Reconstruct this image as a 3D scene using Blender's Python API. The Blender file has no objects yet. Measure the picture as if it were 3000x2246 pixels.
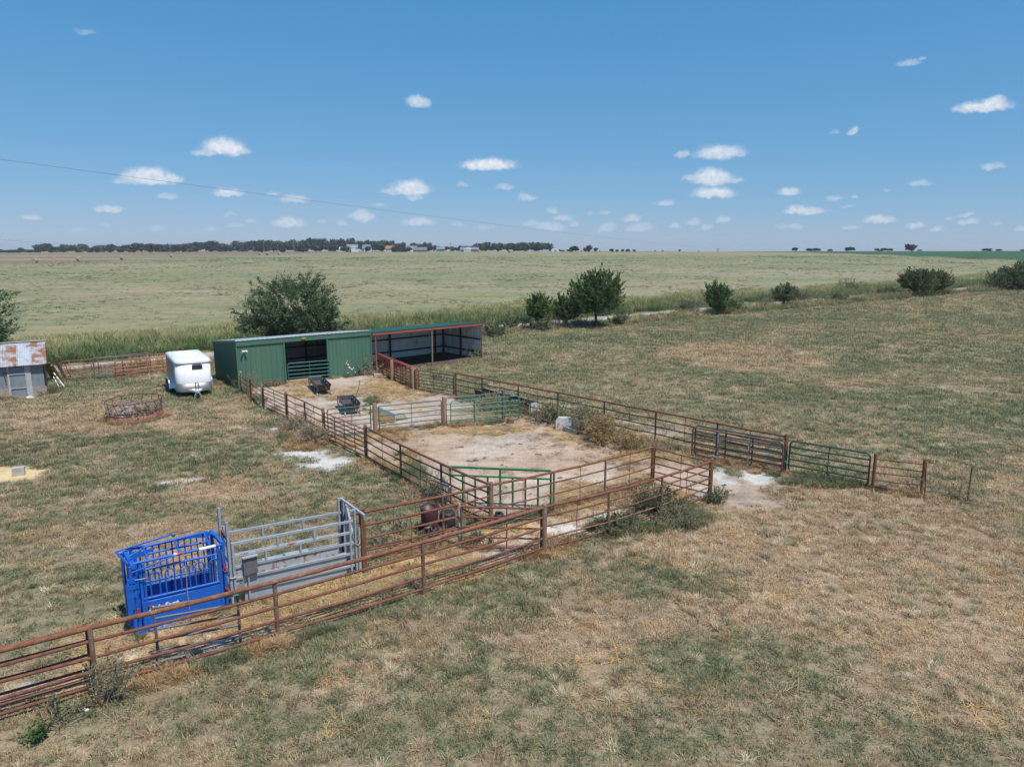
import bpy, math, random
import numpy as np
from mathutils import Vector, Matrix

S = bpy.context.scene
C = S.collection
R = math.radians

# ------------------------------------------------------------------ camera
EYE = 9.0
PITCH = R(10.83)
FPX = 2080.0
cam_d = bpy.data.cameras.new('camera')
cam_d.sensor_width = 36.0
cam_d.lens = FPX / 3000.0 * 36.0
cam_d.clip_end = 20000
cam_d.clip_start = 0.1
cam = bpy.data.objects.new('camera', cam_d)
cam.location = (0, 0, EYE)
cam.rotation_euler = (math.pi / 2 - PITCH, 0, 0)
C.objects.link(cam)
S.camera = cam

# ------------------------------------------------------------------ light and exposure
SUN_TO = Vector((0.50, -0.50, 1.50)).normalized()
SUN_EL = math.asin(SUN_TO.z)
SUN_AZ = math.atan2(SUN_TO.x, SUN_TO.y)
sd = bpy.data.lights.new('sun', 'SUN')
sd.energy = 4.2
sd.angle = R(0.53)
sd.color = (1.0, 0.95, 0.88)
sun = bpy.data.objects.new('sun', sd)
sun.rotation_euler = (-SUN_TO).to_track_quat('-Z', 'Y').to_euler()
sun.location = (30, -30, 90)
C.objects.link(sun)
S.view_settings.view_transform = 'Standard'
S.view_settings.look = 'None'
S.view_settings.exposure = 0.25
S.view_settings.gamma = 1.0
S.view_settings.use_curve_mapping = False
S.cycles.use_denoising = True
S.cycles.denoiser = 'OPENIMAGEDENOISE'
S.cycles.denoising_input_passes = 'RGB_ALBEDO_NORMAL'
S.cycles.max_bounces = 6
S.cycles.diffuse_bounces = 4
S.cycles.transparent_max_bounces = 8
S.cycles.sample_clamp_indirect = 4.0

# px, py, half width, half height (pixels of the 3000 px photograph), opacity
CLOUDS = [
    (250, 92, 34, 9, .30), (1225, 297, 36, 15, .85), (660, 428, 62, 26, 1), (600, 445, 38, 12, .7), (722, 441, 18, 10, .5),
    (440, 512, 76, 25, 1), (375, 529, 50, 10, .6), (500, 520, 40, 14, .9), (668, 562, 42, 12, .9), (490, 574, 34, 10, .5),
    (320, 610, 42, 11, .85), (90, 635, 30, 8, .7), (800, 565, 18, 7, .5), (865, 583, 42, 11, .6), (845, 651, 46, 14, .8),
    (1206, 548, 56, 20, 1), (1150, 560, 34, 10, .6), (1215, 575, 24, 11, .6), (1062, 630, 34, 15, .85), (1110, 600, 20, 6, .45),
    (1225, 648, 46, 12, .75), (1430, 481, 78, 15, 1), (1356, 540, 15, 7, .4), (1478, 546, 26, 8, .55), (1545, 577, 26, 9, .6),
    (2000, 451, 24, 9, .6), (2110, 445, 72, 20, .8), (2170, 452, 20, 10, .5), (2085, 516, 60, 23, 1), (2030, 520, 30, 10, .6),
    (2150, 526, 26, 8, .6), (2090, 562, 58, 17, 1), (2310, 558, 31, 11, .95), (1950, 594, 26, 9, .8), (2880, 309, 88, 20, .95),
    (2910, 298, 44, 16, .9), (2500, 380, 18, 12, .7), (2448, 386, 14, 6, .3), (2665, 180, 34, 10, .45), (2700, 168, 16, 5, .35),
    (2910, 484, 32, 12, .55), (2690, 535, 34, 9, .5), (2450, 580, 24, 7, .5), (2505, 576, 14, 7, .5), (2365, 614, 60, 11, .9),
    (2325, 612, 22, 12, .9), (2575, 640, 44, 13, .9), (2685, 657, 28, 9, .8), (2745, 669, 22, 7, .7), (2835, 626, 24, 7, .6),
    (2838, 648, 28, 10, .7), (2995, 665, 16, 9, .6), (2490, 664, 28, 7, .5), (2330, 663, 26, 8, .5), (2290, 660, 18, 8, .4),
    (1650, 638, 28, 8, .6), (1620, 617, 16, 8, .6), (1610, 662, 44, 12, .6), (1555, 652, 20, 8, .45), (1685, 653, 14, 9, .5),
    (1778, 664, 24, 15, .6), (1850, 638, 28, 10, .75), (1875, 664, 40, 12, .55), (2035, 648, 20, 9, .7), (2120, 640, 24, 9, .7),
    (2070, 664, 16, 8, .5), (1977, 660, 16, 6, .6), (690, 660, 22, 6, .4), (460, 668, 22, 7, .35), (230, 672, 22, 7, .35),
    (735, 646, 18, 7, .45), (675, 628, 20, 6, .4), (620, 668, 18, 6, .4), (1420, 664, 26, 8, .4), (1340, 655, 18, 6, .4),
    (1005, 650, 16, 9, .5), (940, 648, 18, 5, .4), (312, 656, 16, 5, .35), (1730, 625, 14, 5, .4), (1775, 622, 16, 5, .45),
    (2600, 556, 12, 4, .4), (2480, 604, 18, 6, .45), (2920, 655, 18, 7, .4), (2780, 640, 16, 6, .35),
]


def ray_dir(px, py):
    a = (px - 1500.0) / FPX
    b = -(py - 1123.0) / FPX
    return Vector((a, math.cos(PITCH) + b * math.sin(PITCH), -math.sin(PITCH) + b * math.cos(PITCH)))


def build_world():
    w = bpy.data.worlds.new('World')
    S.world = w
    w.use_nodes = True
    nt = w.node_tree
    nt.nodes.clear()
    N, L = nt.nodes.new, nt.links.new
    out = N('ShaderNodeOutputWorld')
    bg = N('ShaderNodeBackground')
    bg.inputs['Strength'].default_value = 0.10
    sky = N('ShaderNodeTexSky')
    sky.sky_type = 'NISHITA'
    sky.sun_disc = False
    sky.sun_elevation = SUN_EL
    sky.sun_rotation = SUN_AZ
    sky.altitude = 0
    sky.air_density = 1.0
    sky.dust_density = 0.0
    sky.ozone_density = 2.0
    tc = N('ShaderNodeTexCoord')
    sep = N('ShaderNodeSeparateXYZ')
    L(tc.outputs['Generated'], sep.inputs[0])

    def M(op, a, b=None, clamp=False):
        n = N('ShaderNodeMath')
        n.operation = op
        n.use_clamp = clamp
        for i, v in enumerate((a, b)):
            if v is None:
                continue
            if isinstance(v, (int, float)):
                n.inputs[i].default_value = v
            else:
                L(v, n.inputs[i])
        return n.outputs[0]

    def madd(a, b, c):
        n = N('ShaderNodeMath')
        n.operation = 'MULTIPLY_ADD'
        L(a, n.inputs[0])
        n.inputs[1].default_value = b
        n.inputs[2].default_value = c
        return n.outputs[0]
    az = M('ARCTAN2', sep.outputs[0], sep.outputs[1])
    el = M('ARCSINE', sep.outputs[2])
    comb = N('ShaderNodeCombineXYZ')
    L(az, comb.inputs[0])
    L(el, comb.inputs[1])
    # bumpy outline: the position is pushed about by noise before it meets the cloud shapes
    nz = N('ShaderNodeTexNoise')
    nz.inputs['Scale'].default_value = 75.0
    nz.inputs['Detail'].default_value = 6.0
    nz.inputs['Roughness'].default_value = 0.62
    L(comb.outputs[0], nz.inputs['Vector'])
    dv = N('ShaderNodeVectorMath')
    dv.operation = 'MULTIPLY_ADD'
    L(nz.outputs['Color'], dv.inputs[0])
    dv.inputs[1].default_value = (0.020, 0.013, 0)
    off = N('ShaderNodeVectorMath')
    off.operation = 'SUBTRACT'
    L(comb.outputs[0], off.inputs[0])
    off.inputs[1].default_value = (0.010, 0.0065, 0)
    L(off.outputs[0], dv.inputs[2])
    acc = None
    top = None
    for (px, py, hw, hh, op) in CLOUDS:
        d = ray_dir(px, py + hh * 0.45).normalized()
        a0, e0 = math.atan2(d.x, d.y), math.asin(d.z)
        k = d.normalized().dot(ray_dir(1500, 1123).normalized()) ** 2 / FPX * 1.16
        sub = N('ShaderNodeVectorMath')
        sub.operation = 'SUBTRACT'
        L(dv.outputs[0], sub.inputs[0])
        sub.inputs[1].default_value = (a0, e0, 0)
        mul = N('ShaderNodeVectorMath')
        mul.operation = 'MULTIPLY'
        L(sub.outputs[0], mul.inputs[0])
        mul.inputs[1].default_value = (1 / (hw * k), .74 / (hh * k), 0)
        neg = N('ShaderNodeVectorMath')     # steeper below: a flat base
        neg.operation = 'MULTIPLY'
        L(mul.outputs[0], neg.inputs[0])
        neg.inputs[1].default_value = (-1, -2.1, 0)
        mxv = N('ShaderNodeVectorMath')
        mxv.operation = 'MAXIMUM'
        L(mul.outputs[0], mxv.inputs[0])
        L(neg.outputs[0], mxv.inputs[1])
        ln = N('ShaderNodeVectorMath')
        ln.operation = 'LENGTH'
        L(mxv.outputs[0], ln.inputs[0])
        op *= .93
        if py > 590:
            op *= .72
        elif py > 500:
            op *= .88
        mr = N('ShaderNodeMapRange')
        mr.interpolation_type = 'SMOOTHSTEP'
        mr.inputs['From Min'].default_value = 1.25
        mr.inputs['From Max'].default_value = 0.42
        mr.inputs['To Min'].default_value = 0.0
        mr.inputs['To Max'].default_value = op
        L(ln.outputs['Value'], mr.inputs['Value'])
        if hw > 40:      # height in the cloud: top light and grey base shade painted in
            sp = N('ShaderNodeSeparateXYZ')
            L(mul.outputs[0], sp.inputs[0])
            hgt = M('MULTIPLY', madd(sp.outputs[1], .55, .25), mr.outputs[0], clamp=True)
            top = hgt if top is None else M('MAXIMUM', top, hgt)
        acc = mr.outputs[0] if acc is None else M('MAXIMUM', acc, mr.outputs[0])
    n2 = N('ShaderNodeTexNoise')
    n2.inputs['Scale'].default_value = 160.0
    n2.inputs['Detail'].default_value = 4.0
    L(comb.outputs[0], n2.inputs['Vector'])
    wisp = madd(n2.outputs['Fac'], 1.3, .3)
    dens = M('MULTIPLY', acc, wisp, clamp=True)
    mix = N('ShaderNodeMix')
    mix.data_type = 'RGBA'
    L(dens, mix.inputs['Factor'])
    # the sky's colours as this camera rendered them: a power curve for each channel
    ss = N('ShaderNodeSeparateColor')
    sc_ = N('ShaderNodeCombineColor')
    L(sky.outputs[0], ss.inputs[0])
    for i, (gm, kk) in enumerate(((.90, .0555), (.50, .1765), (.401, .3171))):
        L(M('MULTIPLY', M('POWER', ss.outputs[i], gm), kk * .841 / .10), sc_.inputs[i])
    L(sc_.outputs[0], mix.inputs[6])
    ramp = N('ShaderNodeMix')
    ramp.data_type = 'RGBA'
    L(M('ADD', M('MULTIPLY', top, 1.1), M('MULTIPLY', nz.outputs['Fac'], .45), clamp=True), ramp.inputs['Factor'])
    ramp.inputs[6].default_value = (5.2, 5.8, 6.6, 1)
    ramp.inputs[7].default_value = (7.9, 8.1, 8.3, 1)
    L(ramp.outputs[2], mix.inputs[7])
    L(mix.outputs[2], bg.inputs['Color'])
    L(bg.outputs[0], out.inputs['Surface'])


build_world()

# ------------------------------------------------------------------ terrain
LOGY = [math.log(v) for v in (95, 150, 250, 400, 830, 1500, 3000, 9000)]
ZTAB = {-0.8: [0, 1.6, 3.5, 3.8, 2.8, 2.0, 1.0, -10],
        -0.35: [0, 1.4, 3.5, 5.0, 4.6, 2.5, -6, -40],
        0.0: [0, 1.2, 3.5, 6.1, 5.2, 1.0, -8, -40],
        0.25: [0, 1.2, 3.5, 6.9, 4.5, 0.0, -12, -50],
        0.8: [0, 1.2, 3.5, 7.2, 5.5, 0.0, -12, -50]}
UK = sorted(ZTAB)


def tz(x, y):
    """height of the land: level round the corral, rising beyond the lane to a low crest"""
    x = np.asarray(x, float)
    y = np.asarray(y, float)
    yy = np.maximum(y, 60.0)
    u = np.clip(x / yy, -0.8, 0.8)
    ly = np.log(yy)
    acc = np.zeros(np.broadcast(x, y).shape)
    for off in (-0.12, 0.0, 0.12):
        cols = np.stack([np.interp(ly + off, LOGY, ZTAB[k]) for k in UK], 0)
        i = np.clip(np.searchsorted(UK, u) - 1, 0, len(UK) - 2)
        uk = np.array(UK)
        t = (u - uk[i]) / (uk[i + 1] - uk[i])
        a = np.take_along_axis(cols, i[None], 0)[0] if cols.ndim > 1 else cols[i]
        b = np.take_along_axis(cols, (i + 1)[None], 0)[0] if cols.ndim > 1 else cols[i + 1]
        acc = acc + a * (1 - t) + b * t
    return acc / 3.0


def tzf(x, y):
    return float(tz(np.array([x]), np.array([y]))[0])


def P(px, py, z=0.0):
    """point at height z on the sight line through a pixel of the photograph"""
    d = ray_dir(px, py)
    t = (z - EYE) / d.z
    return Vector((d.x * t, d.y * t, z))


def PT(px, py):
    """point of the land on that sight line"""
    d = ray_dir(px, py)
    prev = 5.0
    t = 5.0
    while t < 4000:
        if EYE + d.z * t < tzf(d.x * t, d.y * t):
            lo, hi = prev, t
            for _ in range(30):
                m = (lo + hi) / 2
                if EYE + d.z * m < tzf(d.x * m, d.y * m):
                    hi = m
                else:
                    lo = m
            return Vector((d.x * hi, d.y * hi, tzf(d.x * hi, d.y * hi)))
        prev = t
        t *= 1.02
    return Vector((d.x * 900, d.y * 900, tzf(d.x * 900, d.y * 900)))


def proj(v):
    y = v.y * math.cos(PITCH) - (v.z - EYE) * math.sin(PITCH)
    z = v.y * math.sin(PITCH) + (v.z - EYE) * math.cos(PITCH)
    return 1500 + FPX * v.x / y, 1123 - FPX * z / y


def on_line(A, B, px):
    lo, hi = -0.5, 1.5
    for _ in range(40):
        m = (lo + hi) / 2
        if proj(A.lerp(B, m))[0] < px:
            lo = m
        else:
            hi = m
    return A.lerp(B, lo)


# ------------------------------------------------------------------ noise
_rng = np.random.default_rng(11)
_TAB = _rng.random((256, 256))


def vnoise(x, y, scale, seed=0):
    x = np.asarray(x) / scale + seed * 17.37
    y = np.asarray(y) / scale + seed * 7.91
    xi = np.floor(x).astype(int)
    yi = np.floor(y).astype(int)
    fx, fy = x - xi, y - yi
    fx = fx * fx * (3 - 2 * fx)
    fy = fy * fy * (3 - 2 * fy)
    g = lambda i, j: _TAB[(i + seed * 31) & 255, (j + seed * 57) & 255]
    return (g(xi, yi) * (1 - fx) + g(xi + 1, yi) * fx) * (1 - fy) + (g(xi, yi + 1) * (1 - fx) + g(xi + 1, yi + 1) * fx) * fy


def fbm(x, y, scale, seed=0, oct=3):
    s, a, t = 0, 1.0, 0
    for o in range(oct):
        s = s + a * vnoise(x, y, scale / 2 ** o, seed + o * 3)
        t += a
        a *= 0.55
    return s / t


def sstep(a, b, v):
    t = np.clip((v - a) / (b - a), 0, 1)
    return t * t * (3 - 2 * t)


# ------------------------------------------------------------------ builders
def tag(o, label=None, cat=None, group=None, kind=None):
    if label:
        o['label'] = label
    if cat:
        o['category'] = cat
    if group:
        o['group'] = group
    if kind:
        o['kind'] = kind
    return o


def thing(name, label, cat, loc=(0, 0, 0), rz=0.0, group=None):
    o = bpy.data.objects.new(name, None)
    o.empty_display_size = 0.2
    o.location = loc
    o.rotation_euler = (0, 0, rz)
    C.objects.link(o)
    return tag(o, label, cat, group)


class MB:
    """collects shapes; build() links them as one mesh object"""

    def __init__(self):
        self.v, self.f, self.s, self.m = [], [], [], []
        self.mi = 0

    def add(self, verts, faces, smooth=False):
        b = len(self.v)
        self.v += [tuple(p) for p in verts]
        self.f += [tuple(i + b for i in f) for f in faces]
        self.s += [smooth] * len(faces)
        self.m += [self.mi] * len(faces)
        return self

    def box(self, c, s, rz=0.0, ry=0.0, rx=0.0):
        h = Vector(s) / 2
        mt = Matrix.Rotation(rz, 3, 'Z') @ Matrix.Rotation(ry, 3, 'Y') @ Matrix.Rotation(rx, 3, 'X')
        vs = [Vector(c) + mt @ Vector((sx * h.x, sy * h.y, sz * h.z)) for sz in (-1, 1) for sy in (-1, 1) for sx in (-1, 1)]
        return self.add(vs, [(0, 2, 3, 1), (4, 5, 7, 6), (0, 1, 5, 4), (2, 6, 7, 3), (0, 4, 6, 2), (1, 3, 7, 5)])

    def beam(self, a, b, w, h, up=(0, 0, 1)):
        """square bar from a to b"""
        a, b = Vector(a), Vector(b)
        t = (b - a).normalized()
        up = Vector(up)
        if abs(t.dot(up)) > 0.97:
            up = Vector((1, 0.2, 0))
        x = t.cross(up).normalized() * w / 2
        y = x.cross(t).normalized() * h / 2
        vs = [p + sx * x + sy * y for p in (a, b) for sx, sy in ((-1, -1), (1, -1), (1, 1), (-1, 1))]
        return self.add(vs, [(0, 1, 2, 3), (7, 6, 5, 4), (0, 4, 5, 1), (1, 5, 6, 2), (2, 6, 7, 3), (3, 7, 4, 0)])

    def tube(self, pts, r, n=8, cap=True, closed=False):
        pts = [Vector(p) for p in pts]
        k = len(pts)
        rr = r if isinstance(r, (list, tuple)) else [r] * k
        vs, fs = [], []
        ref = None
        for i, p in enumerate(pts):
            if closed:
                t = pts[(i + 1) % k] - pts[i - 1]
            else:
                t = pts[min(i + 1, k - 1)] - pts[max(i - 1, 0)]
            t.normalize()
            if ref is None:
                ref = Vector((0, 0, 1)) if abs(t.z) < 0.9 else Vector((1, 0, 0))
            x = t.cross(ref)
            if x.length < 1e-4:
                x = t.orthogonal()
            x.normalize()
            y = x.cross(t).normalized()
            ref = y
            for j in range(n):
                a = 2 * math.pi * j / n
                vs.append(p + rr[i] * (math.cos(a) * x + math.sin(a) * y))
        segs = k if closed else k - 1
        for i in range(segs):
            for j in range(n):
                a, b = i * n + j, i * n + (j + 1) % n
                c, d = ((i + 1) % k) * n + (j + 1) % n, ((i + 1) % k) * n + j
                fs.append((a, b, c, d))
        self.add(vs, fs, True)
        if cap and not closed:
            self.add([vs[j] for j in range(n)], [tuple(range(n))[::-1]])
            self.add([vs[(k - 1) * n + j] for j in range(n)], [tuple(range(n))])
        return self

    def lathe(self, prof, c=(0, 0, 0), n=20, mat3=None, smooth=True):
        vs, fs = [], []
        k = len(prof)
        for i in range(n):
            a = 2 * math.pi * i / n
            for (r, z) in prof:
                p = Vector((r * math.cos(a), r * math.sin(a), z))
                if mat3:
                    p = mat3 @ p
                vs.append(Vector(c) + p)
        for i in range(n):
            for j in range(k - 1):
                a, b = i * k + j, ((i + 1) % n) * k + j
                fs.append((a, b, b + 1, a + 1))
        return self.add(vs, fs, smooth)

    def prism(self, poly, ax, ay, ex, o=(0, 0, 0)):
        """polygon in the plane (ax, ay) pushed along ex"""
        ax, ay, ex, o = Vector(ax), Vector(ay), Vector(ex), Vector(o)
        n = len(poly)
        a = [o + ax * p[0] + ay * p[1] for p in poly]
        b = [p + ex for p in a]
        fs = [tuple(range(n))[::-1], tuple(range(n, 2 * n))]
        fs += [(i, (i + 1) % n, (i + 1) % n + n, i + n) for i in range(n)]
        return self.add(a + b, fs)

    def mesh(self, name, mats, org=None):
        me = bpy.data.meshes.new(name)
        if org is not None:
            ox, oy, oz = org
            vs = [(p[0] - ox, p[1] - oy, p[2] - oz) for p in self.v]
        else:
            vs = self.v
        me.from_pydata(vs, [], self.f)
        me.polygons.foreach_set('use_smooth', self.s)
        for m in (mats if isinstance(mats, (list, tuple)) else [mats]):
            me.materials.append(m)
        if any(self.m):
            me.polygons.foreach_set('material_index', self.m)
        me.update()
        return me

    def build(self, name, mats, parent=None, world=False):
        """world: the shapes are in world coordinates and the parent is not turned"""
        org = parent.location if (world and parent is not None) else None
        if world and parent is not None and parent.parent is not None:
            org = parent.parent.location + parent.location
        o = bpy.data.objects.new(name, self.mesh(name, mats, org))
        C.objects.link(o)
        if parent is not None:
            o.parent = parent
        return o


def put(name, me, parent=None, loc=(0, 0, 0), rot=(0, 0, 0)):
    o = bpy.data.objects.new(name, me)
    o.location = loc
    o.rotation_euler = rot
    C.objects.link(o)
    if parent is not None:
        o.parent = parent
    return o


# ------------------------------------------------------------------ materials
MATS = {}


def mat(name, col, col2=None, rough=0.6, metal=0.0, scale=6.0, lo=0.4, hi=0.65, detail=5.0, bump=0.0, bscale=None, col3=None, scale3=1.2, lo3=0.55, hi3=0.7, stretch=None):
    """paint, metal, wood, stone: base colour broken up by one or two noises, with fine relief"""
    if name in MATS:
        return MATS[name]
    m = bpy.data.materials.new(name)
    m.use_nodes = True
    nt = m.node_tree
    b = nt.nodes['Principled BSDF']
    b.inputs['Roughness'].default_value = rough
    b.inputs['Metallic'].default_value = metal
    N, L = nt.nodes.new, nt.links.new
    tc = N('ShaderNodeTexCoord')
    src = tc.outputs['Object']
    if stretch:
        mp = N('ShaderNodeMapping')
        mp.inputs['Scale'].default_value = stretch
        L(src, mp.inputs['Vector'])
        src = mp.outputs[0]

    def noise(sc, a, z, dt=detail):
        n = N('ShaderNodeTexNoise')
        n.inputs['Scale'].default_value = sc
        n.inputs['Detail'].default_value = dt
        n.inputs['Roughness'].default_value = 0.65
        L(src, n.inputs['Vector'])
        r = N('ShaderNodeMapRange')
        r.inputs['From Min'].default_value = a
        r.inputs['From Max'].default_value = z
        L(n.outputs['Fac'], r.inputs['Value'])
        return r.outputs[0], n.outputs['Fac']
    c2 = col2 if col2 else tuple(v * 0.8 for v in col)
    f, raw = noise(scale, lo, hi)
    mx = N('ShaderNodeMix')
    mx.data_type = 'RGBA'
    L(f, mx.inputs['Factor'])
    mx.inputs[6].default_value = (*col, 1)
    mx.inputs[7].default_value = (*c2, 1)
    o = mx.outputs[2]
    if col3:
        f3, _ = noise(scale3, lo3, hi3)
        m3 = N('ShaderNodeMix')
        m3.data_type = 'RGBA'
        L(f3, m3.inputs['Factor'])
        L(o, m3.inputs[6])
        m3.inputs[7].default_value = (*col3, 1)
        o = m3.outputs[2]
    L(o, b.inputs['Base Color'])
    if bump:
        bp = N('ShaderNodeBump')
        bp.inputs['Strength'].default_value = bump
        bp.inputs['Distance'].default_value = 0.01
        if bscale:
            _, r2 = noise(bscale, 0, 1)
            L(r2, bp.inputs['Height'])
        else:
            L(raw, bp.inputs['Height'])
        L(bp.outputs[0], b.inputs['Normal'])
    MATS[name] = m
    return m


RUST = mat('rusty_pipe', (.20, .08, .045), (.115, .045, .03), rough=.9, scale=9, col3=(.2, .095, .056), scale3=2.2, bump=.25, bscale=60)
RUSTO = mat('orange_rust', (.2, .075, .038), (.12, .046, .028), rough=.8, scale=9, col3=(.3, .15, .08), scale3=2.0, bump=.25, bscale=60)
POSTR = mat('weathered_post', (.17, .078, .05), (.23, .16, .115), rough=.8, scale=5, col3=(.1, .055, .04), scale3=9, bump=.3, bscale=40)
REDG = mat('red_gate_paint', (.42, .10, .05), (.30, .08, .045), rough=.5, scale=7, col3=(.4, .16, .1), scale3=5, lo3=.6, hi3=.75)
MAROON = mat('maroon_gate_paint', (.2, .06, .05), (.3, .22, .2), rough=.55, scale=4, lo=.5, hi=.75)
TEAL = mat('dark_teal_paint', (.012, .085, .075), (.02, .11, .1), rough=.45, scale=6, col3=(.12, .07, .05), scale3=6, lo3=.66, hi3=.75)
DGREEN = mat('dark_green_paint', (.012, .06, .04), (.02, .085, .06), rough=.45, scale=6)
BGREEN = mat('bright_green_paint', (.01, .235, .14), (.015, .18, .11), rough=.4, scale=6)
GGREEN = mat('grass_green_paint', (.012, .16, .05), (.015, .12, .04), rough=.45, scale=5, col3=(.16, .07, .04), scale3=7, lo3=.63, hi3=.7)
GALV = mat('grey_steel_paint', (.40, .45, .50), (.32, .365, .41), rough=.5, metal=.25, scale=4, col3=(.24, .13, .08), scale3=6, lo3=.68, hi3=.76)
GALVD = mat('dull_grey_steel', (.165, .17, .18), (.115, .12, .13), rough=.55, metal=.2, scale=7)
GALVR = mat('grey_steel_with_rust', (.45, .48, .51), (.36, .39, .42), rough=.5, metal=.15, scale=4, col3=(.32, .13, .05), scale3=3.6, lo3=.53, hi3=.60)
BLUE = mat('blue_paint', (.005, .12, .55), (.006, .10, .45), rough=.5, scale=4, col3=(.05, .12, .34), scale3=5, lo3=.56, hi3=.74)
BLUED = mat('shaded_panel_blue', (.004, .02, .16), (.004, .03, .22), rough=.4, scale=4)  # darker copy of the blue: shade inside the chute put into the colour
WHITE = mat('white_paint', (.78, .79, .80), (.72, .73, .75), rough=.3, scale=3)
REDP = mat('red_grip', (.5, .02, .02), rough=.4)
BLACK = mat('black_rubber', (.018, .018, .02), (.03, .03, .03), rough=.6)
BLKP = mat('black_plastic', (.025, .025, .03), (.05, .05, .055), rough=.38, scale=5)
ALU = mat('aluminium', (.72, .73, .74), (.62, .63, .65), rough=.28, metal=.9, scale=8)
TREAD = mat('diamond_plate', (.26, .25, .245), (.15, .15, .15), rough=.45, metal=.5, scale=26, detail=1, bump=.6)
GLASS = mat('dark_window_glass', (.03, .035, .045), (.05, .05, .06), rough=.08)
WOOD = mat('weathered_wood', (.30, .20, .125), (.2, .13, .085), rough=.85, scale=3, stretch=(9, 9, 1), bump=.4, bscale=20)
WOODR = mat('reddish_wood', (.30, .14, .08), (.2, .1, .06), rough=.85, scale=3, stretch=(9, 9, 1), bump=.4)
WOODG = mat('grey_wood', (.26, .23, .19), (.17, .15, .12), rough=.9, scale=3, stretch=(9, 9, 1), bump=.4)
SHEDG = mat('green_siding', (.072, .165, .112), (.062, .145, .10), rough=.5, scale=1.3, col3=(.09, .185, .135), scale3=.7, stretch=(1, 1, .35))
SHEDG2 = mat('green_siding_dusty', (.083, .172, .12), (.07, .15, .106), rough=.55, scale=1.6, col3=(.11, .185, .135), scale3=.9, stretch=(1, 1, .3))
SHEDG3 = mat('green_siding_faded', (.066, .152, .108), (.075, .165, .115), rough=.5, scale=2.2, stretch=(1, 1, .3))
RUST2 = mat('rusty_pipe_dark', (.155, .062, .04), (.09, .038, .028), rough=.9, scale=7, col3=(.24, .11, .06), scale3=3, bump=.25, bscale=60)
RUST3 = mat('rusty_pipe_bright', (.24, .098, .05), (.14, .055, .034), rough=.9, scale=7, col3=(.29, .16, .10), scale3=3, bump=.25, bscale=60)
SHEDR = mat('green_roof', (.02, .095, .085), (.03, .12, .105), rough=.4, scale=2)
ROOFW = mat('pale_roof_metal', (.62, .66, .68), (.5, .54, .56), rough=.35, metal=.3, scale=2)
SHEDW = mat('white_siding', (.80, .80, .81), (.74, .74, .75), rough=.5, scale=1.5, col3=(.45, .44, .42), scale3=.8)
REDOX = mat('red_oxide_trim', (.33, .10, .062), (.27, .085, .055), rough=.55, scale=5)
DARKST = mat('dark_brown_steel', (.05, .028, .024), (.035, .022, .02), rough=.6, scale=5)
CONC = mat('concrete', (.44, .42, .38), (.35, .33, .30), rough=.9, scale=5, bump=.3, bscale=30)
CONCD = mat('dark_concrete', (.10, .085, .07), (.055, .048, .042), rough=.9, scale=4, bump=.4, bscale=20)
TINROOF = mat('rusting_tin', (.47, .51, .54), (.38, .42, .45), rough=.55, metal=.2, scale=2.5, col3=(.27, .125, .07), scale3=1.1, lo3=.53, hi3=.6, bump=.1)
TINROOF2 = mat('rusty_tin', (.45, .48, .51), (.36, .39, .42), rough=.6, metal=.2, scale=2.5, col3=(.29, .13, .07), scale3=1.4, lo3=.43, hi3=.56, bump=.1)
TINROOF3 = mat('clean_tin', (.5, .54, .58), (.42, .46, .49), rough=.45, metal=.3, scale=2.5, col3=(.36, .2, .12), scale3=2.0, lo3=.62, hi3=.7)
TINWALL = mat('dull_tin', (.22, .245, .275), (.18, .2, .23), rough=.6, scale=2, col3=(.27, .27, .28), scale3=3, stretch=(3, 3, .6))
FRAMEW = mat('peeling_white_wood', (.5, .5, .5), (.3, .29, .28), rough=.85, scale=5, stretch=(5, 5, 1))
STONE = mat('old_foundation', (.38, .31, .26), (.25, .2, .17), rough=.95, scale=4, bump=.5)
MAROONP = mat('maroon_plastic', (.085, .03, .035), (.065, .025, .03), rough=.5)
HAYM = mat('hay', (.44, .32, .19), (.32, .22, .12), rough=.95, scale=9, bump=.5, bscale=40)
HAYE = mat('hay_bale_end', (.46, .33, .22), (.34, .24, .15), rough=.95, scale=7, bump=.4)
BARK = mat('bark', (.11, .085, .065), (.07, .055, .042), rough=.95, scale=5, stretch=(4, 4, 1), bump=.5)
TWIG = mat('grey_twig', (.27, .23, .195), (.18, .15, .125), rough=.95, scale=5)
WIRE = mat('wire', (.10, .12, .13), rough=.5)
WIREG = mat('green_wire', (.12, .25, .25), rough=.5)
TWINE = mat('teal_twine', (.05, .32, .33), rough=.7)
AMBER = mat('amber_lens', (.6, .3, .05), rough=.3)
DUNG = mat('dung', (.17, .115, .08), (.12, .08, .055), rough=.95, scale=9, bump=.5)
ROCKW = mat('pale_rock', (.62, .6, .57), (.45, .43, .4), rough=.95, scale=5, bump=.5)
BRICKR = mat('red_block', (.24, .1, .075), (.17, .07, .055), rough=.95, scale=6)


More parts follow.
